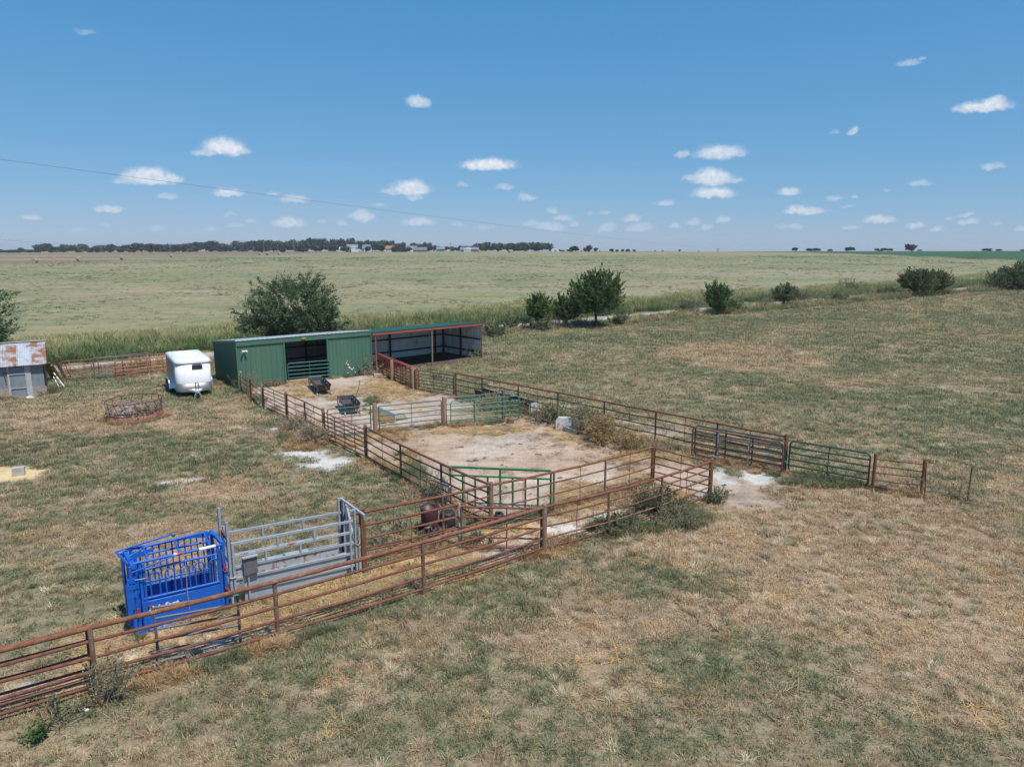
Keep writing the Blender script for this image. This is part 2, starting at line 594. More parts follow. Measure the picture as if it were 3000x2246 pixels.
def leaf_mat(name, col, trans=0.35, var=0.6):
    m = bpy.data.materials.new(name)
    m.use_nodes = True
    nt = m.node_tree
    N, L = nt.nodes.new, nt.links.new
    b = nt.nodes['Principled BSDF']
    b.inputs['Roughness'].default_value = .55
    b.inputs['Specular IOR Level'].default_value = .25
    at = N('ShaderNodeAttribute')
    at.attribute_name = 'shade'
    mr = N('ShaderNodeMapRange')
    mr.inputs['To Min'].default_value = 1 - var
    mr.inputs['To Max'].default_value = 1 + var
    L(at.outputs['Fac'], mr.inputs['Value'])
    mx = N('ShaderNodeMix')
    mx.data_type = 'RGBA'
    mx.blend_type = 'MULTIPLY'
    mx.inputs['Factor'].default_value = 1
    mx.inputs[6].default_value = (*col, 1)
    cb = N('ShaderNodeCombineXYZ')
    for i in range(3):
        L(mr.outputs[0], cb.inputs[i])
    L(cb.outputs[0], mx.inputs[7])
    L(mx.outputs[2], b.inputs['Base Color'])
    tr = N('ShaderNodeBsdfTranslucent')
    L(mx.outputs[2], tr.inputs['Color'])
    ms = N('ShaderNodeMixShader')
    ms.inputs['Fac'].default_value = trans
    L(b.outputs[0], ms.inputs[1])
    L(tr.outputs[0], ms.inputs[2])
    L(ms.outputs[0], nt.nodes['Material Output'].inputs['Surface'])
    return m


def tint_mat(name, trans=0.25):
    """blades: colour comes from the point each tuft stands on, with blade to blade variation"""
    m = bpy.data.materials.new(name)
    m.use_nodes = True
    nt = m.node_tree
    N, L = nt.nodes.new, nt.links.new
    b = nt.nodes['Principled BSDF']
    b.inputs['Roughness'].default_value = .7
    b.inputs['Specular IOR Level'].default_value = .2
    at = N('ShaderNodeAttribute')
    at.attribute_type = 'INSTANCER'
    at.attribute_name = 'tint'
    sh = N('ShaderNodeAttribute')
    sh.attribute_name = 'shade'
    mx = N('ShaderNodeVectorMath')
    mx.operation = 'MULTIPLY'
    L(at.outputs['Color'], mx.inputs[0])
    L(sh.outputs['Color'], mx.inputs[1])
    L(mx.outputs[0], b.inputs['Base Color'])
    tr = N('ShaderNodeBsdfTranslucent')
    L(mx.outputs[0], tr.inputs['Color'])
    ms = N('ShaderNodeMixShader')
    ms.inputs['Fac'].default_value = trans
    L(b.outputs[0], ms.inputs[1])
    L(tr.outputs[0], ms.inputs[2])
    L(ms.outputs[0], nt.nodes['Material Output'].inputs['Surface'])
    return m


BLADE = tint_mat('grass_blade')
LEAF_A = leaf_mat('elm_leaf', (.115, .165, .08))
LEAF_B = leaf_mat('hackberry_leaf', (.12, .18, .06))
LEAF_C = leaf_mat('dry_olive_leaf', (.15, .18, .075))
LEAF_F = leaf_mat('far_leaf', (.062, .092, .060), .25)
LEAF_F2 = leaf_mat('far_leaf_olive', (.085, .105, .062), .25)
WEED_G = leaf_mat('weed_leaf', (.20, .22, .115))
WEED_O = leaf_mat('withered_weed', (.42, .30, .14))
WEED_B = leaf_mat('dead_weed', (.44, .35, .24))
WEED_S = leaf_mat('seedy_weed', (.29, .27, .155))

# ------------------------------------------------------------------ what covers the ground, in metres on the land
def world_poly(pts, f=P):
    return [(f(*p).x, f(*p).y) for p in pts]


def inside(poly, x, y):
    r = np.zeros(x.shape, bool)
    n = len(poly)
    for i in range(n):
        x1, y1 = poly[i]
        x2, y2 = poly[(i + 1) % n]
        c = ((y1 > y) != (y2 > y))
        with np.errstate(divide='ignore', invalid='ignore'):
            xi = (x2 - x1) * (y - y1) / (y2 - y1 + 1e-12) + x1
        r ^= c & (x < xi)
    return r


def seg_dist(pts, x, y):
    """distance to a line of points and the side (positive: beyond it, seen from the corral)"""
    best = np.full(x.shape, 1e9)
    side = np.zeros(x.shape)
    for (x1, y1), (x2, y2) in zip(pts[:-1], pts[1:]):
        dx, dy = x2 - x1, y2 - y1
        t = np.clip(((x - x1) * dx + (y - y1) * dy) / (dx * dx + dy * dy), 0, 1)
        d = np.hypot(x - x1 - t * dx, y - y1 - t * dy)
        sg = np.sign(dx * (y - y1) - dy * (x - x1))
        m = d < best
        best = np.where(m, d, best)
        side = np.where(m, sg, side)
    return best * side


ROAD = [(-160, -70), (-60, 28)] + [(v.x, v.y) for v in (P(210, 1078), P(1475, 957), PT(1991, 913), PT(2690, 857), PT(2992, 834))] + [(330, 330)]
PEN_UP = world_poly([(700, 1146), (948, 1284), (1097, 1266), (1300, 1246), (1474, 1222), (1400, 1170), (1334, 1160), (1209, 1140), (1148, 1112), (1092, 1094), (900, 1112)])
PEN_LOW = world_poly([(948, 1281), (1073, 1352), (1440, 1530), (1640, 1500), (1914, 1424), (2084, 1460), (2250, 1470), (2220, 1410), (2060, 1375), (1900, 1330), (1800, 1300), (1690, 1262), (1560, 1222), (1474, 1222), (1300, 1250), (1097, 1268)])
ALLEY = world_poly([(1440, 1530), (1914, 1424), (2084, 1456), (1939, 1500), (1783, 1552), (1591, 1632), (1240, 1736), (812, 1862), (284, 2046), (120, 2060), (280, 1900), (390, 1850), (690, 1770), (1040, 1680), (1200, 1600)])
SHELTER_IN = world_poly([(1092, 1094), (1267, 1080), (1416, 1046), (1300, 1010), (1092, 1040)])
CROP_A, CROP_B = PT(2250, 738), PT(3000, 764)
BROWN = [(-900, 120)] + [(v.x, v.y) for v in (PT(0, 774), PT(350, 763), PT(750, 749))] + [(-80, 600), (0, 1500)]


def blob(px, py, rx, ry, f=P):
    c = f(px, py)
    a = f(px + rx, py)
    n, s = f(px, py - ry), f(px, py + ry)
    return (c.x, (n.y + s.y) / 2, abs(a.x - c.x), abs(n.y - s.y) / 2, (n.x - s.x) / max(abs(n.y - s.y), 1e-6))


def soft(bl, x, y, edge=.35):
    cx, cy, rx, ry, sh = bl
    dy = (y - cy)
    d = np.hypot((x - cx - dy * sh) / rx, dy / ry)
    return 1 - sstep(1 - edge, 1 + edge, d)


GREEN_ADD = [blob(*b) for b in [(1060, 1440, 150, 60), (940, 1400, 120, 40), (150, 1760, 220, 130), (330, 1720, 60, 200), (60, 1900, 160, 40), (480, 1290, 90, 25), (300, 1330, 260, 40),
    (880, 1290, 60, 18), (760, 1250, 60, 25), (400, 1500, 120, 30), (1850, 1510, 190, 60), (1980, 1500, 130, 45), (950, 1740, 150, 30), (1300, 1660, 110, 30), (620, 1790, 170, 30),
    (1100, 1770, 120, 22), (1780, 2150, 320, 90), (2500, 2180, 420, 80), (1300, 2060, 160, 50), (900, 1960, 180, 30), (2150, 1950, 260, 50), (700, 2150, 150, 50), (340, 2090, 190, 50), (120, 2150, 60, 25),
    (2740, 1330, 150, 40), (2880, 1250, 260, 60), (2650, 1180, 240, 40), (2900, 1050, 300, 30), (1990, 1078, 45, 16), (2160, 1106, 90, 14), (2060, 1080, 60, 12), (2480, 1085, 110, 18), (2560, 1066, 70, 12), (2950, 1018, 120, 12),
    (2250, 1180, 220, 30), (1700, 1000, 240, 12), (2100, 940, 330, 8), (395, 1240, 100, 16), (560, 1150, 110, 16), (240, 1130, 130, 18)]]
DRY_ADD = [blob(*b) for b in [(250, 1220, 260, 40), (480, 1590, 170, 60), (640, 1430, 130, 40), (350, 1250, 260, 30), (2200, 1050, 220, 40), (2120, 1030, 170, 26), (2000, 1600, 420, 60), (2500, 1560, 420, 70), (2700, 1750, 420, 80),
    (2200, 1780, 420, 70), (1500, 1850, 500, 60), (1100, 1930, 300, 40), (2600, 1420, 160, 30), (1250, 1350, 50, 20), (1100, 1360, 60, 16), (2480, 1120, 100, 16), (660, 1180, 70, 40), (700, 1220, 60, 40), (860, 1300, 70, 40)]]
WHITE_ADD = [blob(*b) for b in [(905, 1330, 85, 15), (960, 1352, 80, 12), (830, 1352, 22, 10), (760, 1258, 55, 8), (730, 1252, 34, 6), (850, 1275, 28, 8), (700, 1314, 20, 4), (510, 1412, 40, 6), (560, 1404, 22, 4), (940, 1370, 60, 8),
    (2160, 1398, 95, 30), (2110, 1430, 80, 34), (500, 1945, 150, 16), (700, 1890, 110, 16), (820, 1850, 70, 12), (120, 2005, 90, 16), (30, 2035, 70, 20), (310, 1990, 70, 10), (1490, 1615, 60, 14), (1640, 1560, 90, 14), (1740, 1510, 80, 12), (1540, 1590, 60, 12),
    (520, 1720, 10, 4), (1000, 1640, 40, 8), (1420, 1640, 80, 8)]]
STRAW_ADD = [blob(*b) for b in [(560, 1830, 260, 34), (330, 1890, 120, 34), (860, 1770, 200, 30), (1120, 1700, 130, 34), (1780, 1440, 160, 26), (1850, 1400, 60, 26), (1650, 1490, 110, 20), (1250, 1620, 140, 40), (1150, 1140, 110, 30), (900, 1150, 60, 14), (1010, 1155, 40, 12), (870, 1120, 60, 10), (1420, 1260, 150, 14), (1330, 1262, 60, 10), (1020, 1290, 60, 14),
    (1480, 1205, 100, 26), (1720, 1270, 90, 40), (1850, 1330, 90, 20), (2000, 1340, 100, 24), (1150, 1280, 70, 14), (1010, 1450, 40, 14), (300, 1085, 120, 14), (330, 1075, 160, 10)]]
BARE_ADD = [blob(*b) for b in [(1840, 1243, 130, 16), (1960, 1268, 110, 14), (1600, 1190, 90, 10), (2200, 1460, 110, 40), (2140, 1480, 70, 20), (2060, 1050, 26, 6), (2350, 1035, 40, 5), (2830, 1135, 90, 8), (2540, 1140, 40, 6)]]

PAD = blob(25, 1387, 112, 21)
c_dirt = np.array([.405, .305, .228])
c_white = np.array([.50, .475, .44])
c_dry = np.array([.43, .31, .19])
c_straw = np.array([.56, .37, .165])
c_pale = np.array([.52, .43, .29])
c_green = np.array([.128, .158, .076])
c_olive = np.array([.235, .235, .135])
c_brown = np.array([.29, .2, .13])
c_thatch = np.array([.285, .21, .14])


def mixc(a, b, t):
    return a * (1 - t[:, None]) + b * t[:, None]


def cover(x, y):
    """ground colour, grass density 0..1, tuft colour, tuft height factor at each point"""
    n = x.shape[0]
    jx = x + (fbm(x, y, 1.6, 1) - .5) * 1.5
    jy = y + (fbm(x, y, 1.6, 2) - .5) * 1.5
    n1 = fbm(x, y, 2.2, 3)
    n2 = fbm(x, y, 7.0, 4)
    n3 = fbm(x, y, 26.0, 5)
    n4 = fbm(x, y, .7, 6, 2)
    nn = .38 * n1 + .34 * n2 + .28 * n3
    rd = seg_dist(ROAD, x, y)
    yard = x < -(y - 30) * .75 - 3.5
    # share of living grass
    g = sstep(.45, .60, nn + .30 * (n4 - .5))
    fore = y < 25
    g = np.where(fore & ~yard, g * .50, g)
    g = np.where(yard, g * .65 + .32, g)
    g = np.where((y > 30) & ~yard, g * .40 + .30, g)
    g = g + .14 * sstep(14.5, 11.0, y) * (~yard)
    for b in GREEN_ADD:
        g = g + np.where(fore & ~yard, .20, .80) * soft(b, jx, jy, .8) * np.clip(.15 + .8 * n1 + 1.3 * (n4 - .42), 0, 1.4)
    for b in DRY_ADD:
        g = g - .55 * soft(b, jx, jy)
    g = np.clip(g, 0, 1)
    dry = mixc(np.tile(c_dry, (n, 1)), c_pale, sstep(.42, .66, n4) * .45)
    dry = mixc(dry, np.tile(c_brown, (n, 1)), sstep(.5, .68, fbm(x, y, 4.0, 12)) * .6)
    grn = mixc(np.tile(c_green, (n, 1)), np.tile(c_olive, (n, 1)), sstep(.35, .7, fbm(x, y, 5.0, 9)) * .75)
    tint = mixc(dry, grn, g)
    dens = np.clip(.5 + .9 * (n1 - .35), .25, 1.0)
    hgt = .75 + .7 * n2
    far = sstep(34, 95, y)[:, None]
    gcol = mixc(np.tile(c_thatch, (n, 1)), grn * .8, g * .5)
    gcol = gcol * (1 - far) + tint * .80 * far
    # straw
    s = np.zeros(n)
    for b in STRAW_ADD:
        s = np.maximum(s, soft(b, jx, jy, .5))
    # bare yards
    up = inside(PEN_UP, jx, jy)
    low = inside(PEN_LOW, jx, jy)
    alley = inside(ALLEY, jx, jy)
    pen = up | low
    dirt = mixc(np.tile(c_dirt, (n, 1)), np.tile(c_dirt * np.array([.9, .87, .85]), (n, 1)), sstep(.4, .65, n1))
    dirt = mixc(dirt, np.tile(c_white * .93, (n, 1)), sstep(.52, .70, fbm(x, y, 5, 14)) * .30)
    dirt = mixc(dirt, np.tile(c_brown, (n, 1)), sstep(.62, .75, fbm(x, y, 1.3, 15)) * .3)
    pf = pen.astype(float)
    gcol = mixc(gcol, dirt, pf)
    dens = dens * (1 - pf * .985)
    tint = mixc(tint, np.tile(c_dry, (n, 1)), pf * .7)
    hgt = hgt * (1 - pf * .6)
    af = alley.astype(float)
    gcol = mixc(gcol, mixc(dirt, np.tile(c_straw * .8, (n, 1)), sstep(.35, .6, n1)), af * .9)
    dens = dens * (1 - af * .45)
    tint = mixc(tint, mixc(np.tile(c_straw, (n, 1)), grn, g * .4), af * .9)
    g = g * (1 - .55 * af)
    s2 = np.clip(s * (.5 + 1.2 * n4) * (1 - .5 * g), 0, 1)
    gcol = mixc(gcol, mixc(np.tile(c_straw * .8, (n, 1)), np.tile(c_dry, (n, 1)), n4), s2)
    tint = mixc(tint, np.tile(c_straw, (n, 1)), s2)
    dens = np.where(s2 > .3, np.maximum(dens, .5 * s2), dens)
    w = np.zeros(n)
    for b in WHITE_ADD:
        w = np.maximum(w, soft(b, jx, jy, .25))
    w = w * sstep(.41, .50, n4 * .62 + n1 * .38)
    gcol = mixc(gcol, np.tile(c_white, (n, 1)), w)
    dens = dens * (1 - .97 * w)
    s = s * (1 - w)
    bare = np.zeros(n)
    for b in BARE_ADD:
        bare = np.maximum(bare, soft(b, jx, jy, .4))
    bare = bare * sstep(.3, .5, n4)
    gcol = mixc(gcol, np.tile(np.array([.31, .245, .19]), (n, 1)), bare)
    pad = soft(PAD, x + (n4 - .5) * .5, y + (n4 - .5) * .5, .10)
    gcol = mixc(gcol, np.tile(np.array([.50, .375, .21]), (n, 1)), pad)
    dens = dens * (1 - .98 * pad)
    dens = dens * (1 - .75 * bare)
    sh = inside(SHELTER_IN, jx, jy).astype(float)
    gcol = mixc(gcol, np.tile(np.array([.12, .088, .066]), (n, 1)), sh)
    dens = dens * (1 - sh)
    # lane, verge, hay field, brown field, crop
    fld = sstep(2.5, 6.0, rd)
    st = fbm(x * .35 + y * .1, y, 9.0, 21)
    st2 = fbm(x * .25, y, 38.0, 22)
    fcol = mixc(np.tile(np.array([.245, .215, .125]), (n, 1)), np.tile(np.array([.19, .20, .112]), (n, 1)), sstep(.38, .62, .5 * st + .5 * st2))
    fcol = mixc(fcol, np.tile(np.array([.275, .235, .16]), (n, 1)), sstep(.52, .74, fbm(x * .4, y, 20, 23)) * .6)
    fcol = mixc(fcol, np.tile(np.array([.14, .20, .085]), (n, 1)), sstep(.68, .82, fbm(x * .45, y * 1.2, 24, 24)) * .45)
    fcol = mixc(fcol, np.tile(np.array([.12, .145, .085]), (n, 1)), sstep(.64, .78, fbm(x, y, 9, 25)) * .45)
    gcol = mixc(gcol, fcol, fld)
    verge = sstep(1.6, 2.6, rd) * (1 - sstep(16, 25, rd + (n2 - .5) * 9)) * (y > 20)
    gcol = mixc(gcol, np.tile(np.array([.15, .17, .075]), (n, 1)), verge)
    lane = 1 - sstep(1.1, 1.7, np.abs(rd))
    gcol = mixc(gcol, np.tile(np.array([.40, .365, .32]), (n, 1)), lane)
    dens = dens * (1 - lane)
    bf = inside(BROWN, x, y + (fbm(x, y, 12, 31) - .5) * 10).astype(float)
    bcol = mixc(np.tile(np.array([.19, .15, .11]), (n, 1)), np.tile(np.array([.26, .225, .125]), (n, 1)), sstep(.52, .66, fbm(x * .15, y, 22, 33)))
    gcol = mixc(gcol, bcol, bf)
    dx, dy = CROP_B.x - CROP_A.x, CROP_B.y - CROP_A.y
    side = (dx * (y - CROP_A.y) - dy * (x - CROP_A.x)) / math.hypot(dx, dy)
    cf = sstep(-1, 1.5, side) * (y > 150)
    gcol = mixc(gcol, np.tile(np.array([.045, .10, .05]), (n, 1)), cf)
    return gcol, dens, tint, hgt, g, s2, verge, pf


def bumpz(x, y):
    return (fbm(x, y, 1.1, 40, 2) - .5) * .05 + (fbm(x, y, 5.0, 41, 2) - .5) * .06


def gz(x, y):
    return tz(x, y) + bumpz(x, y) * np.clip((260 - y) / 100, 0, 1)


def build_ground():
    def axis(lo, hi, step, far0, far1, gr):
        a = list(np.arange(lo, hi + step / 2, step))
        d, v = step, a[-1]
        up = []
        while v < far1:
            d *= gr
            v += d
            up.append(v)
        d, v = step, a[0]
        dn = []
        while v > far0:
            d *= gr
            v -= d
            dn.append(v)
        return np.array(dn[::-1] + a + up)
    xs = axis(-36, 36, .34, -2700, 2700, 1.06)
    ys = axis(6, 74, .34, -600, 2900, 1.055)
    X, Y = np.meshgrid(xs, ys)
    x, y = X.ravel(), Y.ravel()
    z = gz(x, y)
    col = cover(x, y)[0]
    nx, ny = len(xs), len(ys)
    idx = np.arange(nx * ny).reshape(ny, nx)
    quads = np.stack([idx[:-1, :-1], idx[:-1, 1:], idx[1:, 1:], idx[1:, :-1]], -1).reshape(-1, 4)
    me = bpy.data.meshes.new('ground')
    me.vertices.add(len(x))
    me.vertices.foreach_set('co', np.stack([x, y, z], 1).astype(np.float32).ravel())
    me.loops.add(quads.size)
    me.loops.foreach_set('vertex_index', quads.ravel().astype(np.int32))
    me.polygons.add(len(quads))
    me.polygons.foreach_set('loop_start', np.arange(0, quads.size, 4, dtype=np.int32))
    me.polygons.foreach_set('use_smooth', np.ones(len(quads), bool))
    me.update()
    at = me.attributes.new('soil', 'FLOAT_COLOR', 'POINT')
    at.data.foreach_set('color', np.concatenate([col, np.ones((len(x), 1))], 1).astype(np.float32).ravel())
    m = bpy.data.materials.new('soil_and_thatch')
    m.use_nodes = True
    nt = m.node_tree
    N, L = nt.nodes.new, nt.links.new
    b = nt.nodes['Principled BSDF']
    b.inputs['Roughness'].default_value = .95
    b.inputs['Specular IOR Level'].default_value = .1
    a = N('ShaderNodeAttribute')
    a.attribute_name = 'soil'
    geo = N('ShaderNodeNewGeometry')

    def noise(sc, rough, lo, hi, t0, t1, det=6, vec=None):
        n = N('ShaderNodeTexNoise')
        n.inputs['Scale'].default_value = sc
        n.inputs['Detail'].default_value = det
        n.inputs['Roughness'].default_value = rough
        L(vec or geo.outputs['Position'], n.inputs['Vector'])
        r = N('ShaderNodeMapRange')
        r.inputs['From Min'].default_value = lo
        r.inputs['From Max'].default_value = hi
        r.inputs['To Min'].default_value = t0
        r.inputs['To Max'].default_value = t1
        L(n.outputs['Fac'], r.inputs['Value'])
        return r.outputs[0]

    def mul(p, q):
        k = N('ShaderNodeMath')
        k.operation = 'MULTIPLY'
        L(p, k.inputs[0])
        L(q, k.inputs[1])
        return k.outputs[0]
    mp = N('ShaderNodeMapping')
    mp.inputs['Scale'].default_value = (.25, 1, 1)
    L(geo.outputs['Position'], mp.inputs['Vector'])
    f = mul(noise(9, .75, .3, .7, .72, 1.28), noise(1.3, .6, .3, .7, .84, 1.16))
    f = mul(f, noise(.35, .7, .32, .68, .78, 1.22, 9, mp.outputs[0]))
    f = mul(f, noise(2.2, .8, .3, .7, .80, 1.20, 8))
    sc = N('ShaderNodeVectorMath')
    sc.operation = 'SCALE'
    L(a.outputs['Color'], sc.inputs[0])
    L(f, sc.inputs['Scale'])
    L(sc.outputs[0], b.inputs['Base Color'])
    bp = N('ShaderNodeBump')
    bp.inputs['Strength'].default_value = .5
    bp.inputs['Distance'].default_value = .03
    L(noise(14, .7, 0, 1, 0, 1, 4), bp.inputs['Height'])
    L(bp.outputs[0], b.inputs['Normal'])
    me.materials.append(m)
    o = bpy.data.objects.new('ground', me)
    C.objects.link(o)
    o['kind'] = 'structure'
    o['label'] = 'dry pasture with bare corral dirt, gravel lane verge and hay field beyond'


build_ground()

def build_haze():
    lo, hi = Vector((-3600, -1500, -45)), Vector((3600, 4000, 26))
    mb = MB()
    mb.box((lo + hi) / 2, hi - lo)
    m = bpy.data.materials.new('thin_air')
    m.use_nodes = True
    nt = m.node_tree
    nt.nodes.clear()
    out = nt.nodes.new('ShaderNodeOutputMaterial')
    v = nt.nodes.new('ShaderNodeVolumePrincipled')
    v.inputs['Color'].default_value = (.90, .95, 1.0, 1)
    v.inputs['Density'].default_value = HAZE
    v.inputs['Anisotropy'].default_value = .2
    nt.links.new(v.outputs[0], out.inputs['Volume'])
    o = mb.build('haze', m)
    tag(o, 'thin blue air over the far fields and trees', None, None, 'stuff')


HAZE = .00017
build_haze()

# gravel lane: its own sheet just above the land
def build_lane():
    pts = []
    for (x1, y1), (x2, y2) in zip(ROAD[:-1], ROAD[1:]):
        k = max(2, int(math.hypot(x2 - x1, y2 - y1) / 3))
        for i in range(k):
            pts.append((x1 + (x2 - x1) * i / k, y1 + (y2 - y1) * i / k))
    pts.append(ROAD[-1])
    pts = np.array(pts)
    for _ in range(4):
        pts[1:-1] = (pts[:-2] + 2 * pts[1:-1] + pts[2:]) / 4
    m = MB()
    vs = []
    offs = (-1.3, -.7, 0, .7, 1.3)
    for i in range(len(pts)):
        t = pts[min(i + 1, len(pts) - 1)] - pts[max(i - 1, 0)]
        t = t / np.hypot(*t)
        for o_ in offs:
            wob = .25 * (vnoise(np.array([i * .7]), np.array([o_]), 1.0, 3)[0] - .5) if abs(o_) > 1 else 0
            q = pts[i] + np.array([-t[1], t[0]]) * (o_ + wob)
            z = float(gz(q[:1], q[1:])[0]) + (.06 if abs(o_) < 1 else -.03)
            vs.append((q[0], q[1], z))
    k = len(offs)
    fs = [(i * k + j, (i + 1) * k + j, (i + 1) * k + j + 1, i * k + j + 1) for i in range(len(pts) - 1) for j in range(k - 1)]
    m.add(vs, fs, True)
    o = m.build('gravel_lane', mat('lane_gravel', (.40, .37, .33), (.31, .275, .235), rough=.95, scale=1.2, bump=.4, bscale=12))
    o['kind'] = 'structure'
    o['label'] = 'pale gravel lane running behind the sheds and the fence-line trees'


build_lane()
# ------------------------------------------------------------------ green shed
FL, FR = P(702, 1141), P(1090, 1094)
ue = (FR - FL).normalized()
un = Vector((-ue.y, ue.x, 0))
FR = FL + ue * (FR - FL).length
ANG = math.atan2(ue.y, ue.x)
SL = (FR - FL).length
SDEP, ZF, ZB = 5.0, 3.12, 2.56


def siding(o, d, w, z0, za, zb, out, m, name, parent, sheet=.92, rib=.305, proud=.022, thick=0.0, z0b=None):
    """wall of metal sheets, each an object: o start, d direction, out outward normal, tops za..zb"""
    k = max(1, round(w / sheet))
    sw = w / k
    res = []
    for i in range(k):
        prof = []
        nr = max(1, round(sw / rib))
        rs = sw / nr
        for j in range(nr):
            a = j * rs
            prof += [(a, 0), (a + rs * .40, 0), (a + rs * .46, proud), (a + rs * .54, proud), (a + rs * .60, 0)]
        prof.append((sw - .002, 0))
        mb = MB()
        org = o + d * (i * sw)
        vs = []
        for (a, p) in prof:
            t = (i * sw + a) / w
            q = org + d * a + out * (p + .002 * (i % 2))
            vs.append((q.x, q.y, z0))
            vs.append((q.x, q.y, za + (zb - za) * t))
        fs = [(2 * j, 2 * j + 2, 2 * j + 3, 2 * j + 1) for j in range(len(prof) - 1)]
        mb.add(vs, fs)
        res.append(mb.build(name, [m, SHEDG2, SHEDG3][(i * 7 + int(w * 10)) % 3] if m is SHEDG else m, parent, world=True))
    return res


t_ = thing('green_shed', 'long low green metal shed with a wide open doorway facing the pen', 'shed', tuple(FL))
dl = on_line(FL, FR, 838)
dr = on_line(FL, FR, 963)
DL, DR = (dl - FL).dot(ue), (dr - FL).dot(ue)
out = -un
siding(FL, ue, DL, -.1, 2.8, 2.8, out, SHEDG, 'wall_sheet', t_)
siding(FL + ue * DR, ue, SL - DR, -.1, 2.8, 2.8, out, SHEDG, 'wall_sheet', t_)
BL = FL + un * SDEP
siding(BL, -un, SDEP, -.1, ZB, ZF - .03, -ue, SHEDG, 'side_wall_sheet', t_, sheet=1.0, rib=.2, proud=.028)
m = MB()   # fascia band over the front
a, b = FL + out * .05 + ue * -.05, FR + out * .05 + ue * .02
m.beam(Vector((a.x, a.y, 2.97)), Vector((b.x, b.y, 2.97)), .06, .30)
m.build('fascia', SHEDG, t_, world=True)
m = MB()
a2, b2 = BL - ue * .06, FL - ue * .06
m.beam(Vector((a2.x, a2.y, ZB + .02)), Vector((b2.x, b2.y, ZF + .02)), .05, .16)
m.build('side_trim', SHEDG, t_, world=True)
# inside: white sheets with shade darkened into their colour, dark posts and girts
inn = .06
SHEDI = mat('shaded_inner_siding', (.28, .29, .32), (.22, .23, .26), rough=.5, scale=1.5)
siding(BL + ue * .1 - un * inn, ue, SL - .2, 0, ZB + .04, ZB + .04, -un, SHEDI, 'inner_wall_sheet', t_, sheet=1.0)
siding(FL + ue * .08, un, SDEP - .1, 0, ZF - .02, ZB + .02, ue, SHEDI, 'inner_wall_sheet', t_, sheet=1.25)
siding(FR - ue * .08 + un * .05, un, SDEP - .1, 0, ZF - .02, ZB + .02, -ue, SHEDI, 'inner_wall_sheet', t_, sheet=1.25)
siding(FR - ue * .0 + un * .05, un, SDEP - .1, 0, ZF - .15, ZB - .1, ue, SHEDW, 'outer_partition_sheet', t_, sheet=1.25)
for z in (.9, 1.75):
    m = MB()
    q0, q1 = BL + ue * .15 - un * .14, BL + ue * (SL - .15) - un * .14
    m.beam((q0.x, q0.y, z), (q1.x, q1.y, z), .06, .11)
    m.build('girt', DARKST, t_, world=True)
for s in (.2, 3.2, 5.0, 6.6, 9.1):
    m = MB()
    q = BL + ue * s - un * .2
    m.box((q.x, q.y, 1.25), (.13, .13, 2.5), rz=ANG)
    m.build('inner_post', DARKST, t_, world=True)
for s, nm in ((DL, 'door_jamb'), (DR, 'door_jamb')):
    m = MB()
    q = FL + ue * s + out * .012
    m.box((q.x, q.y, 1.36), (.10, .12, 2.86), rz=ANG)
    m.build(nm, SHEDG, t_, world=True)
m = MB()
q = FL + ue * -.02 + out * .01
m.box((q.x, q.y, 1.4), (.09, .09, 2.78), rz=ANG)
m.build('corner_trim', SHEDG, t_, world=True)
m = MB()
q = FR + ue * .0 + out * .01
m.box((q.x, q.y, 1.4), (.07, .09, 2.78), rz=ANG)
m.build('corner_trim', SHEDG, t_, world=True)


def roof_sheets(o, d, w, back, dep, zf, zb, m, parent, over=.12, sheet=.92):
    k = round(w / sheet)
    sw = w / k
    for i in range(k):
        prof = []
        for j in range(3):
            a = j * sw / 3
            prof += [(a, 0), (a + sw * .12, 0), (a + sw * .15, .025), (a + sw * .19, .025), (a + sw * .22, 0)]
        prof.append((sw, 0))
        vs = []
        for (a, h) in prof:
            q = o + d * (i * sw + a)
            f = q - back * over
            r = q + back * (dep + over)
            vs += [(f.x, f.y, zf + h), (r.x, r.y, zb + h)]
        n = len(vs)
        vs += [(v[0], v[1], v[2] - .03) for v in vs]
        fs = [(2 * j, 2 * j + 2, 2 * j + 3, 2 * j + 1) for j in range(len(prof) - 1)]
        fs += [(n + 2 * j, n + 2 * j + 1, n + 2 * j + 3, n + 2 * j + 2) for j in range(len(prof) - 1)]
        fs += [(2 * j, n + 2 * j, n + 2 * j + 2, 2 * j + 2) for j in range(len(prof) - 1)]
        mb = MB()
        mb.add(vs, fs)
        mb.build('roof_sheet', m, parent, world=True)


roof_sheets(FL - ue * .1, ue, SL + .1, un, SDEP, ZF + .05, ZB + .07, ROOFW, t_)
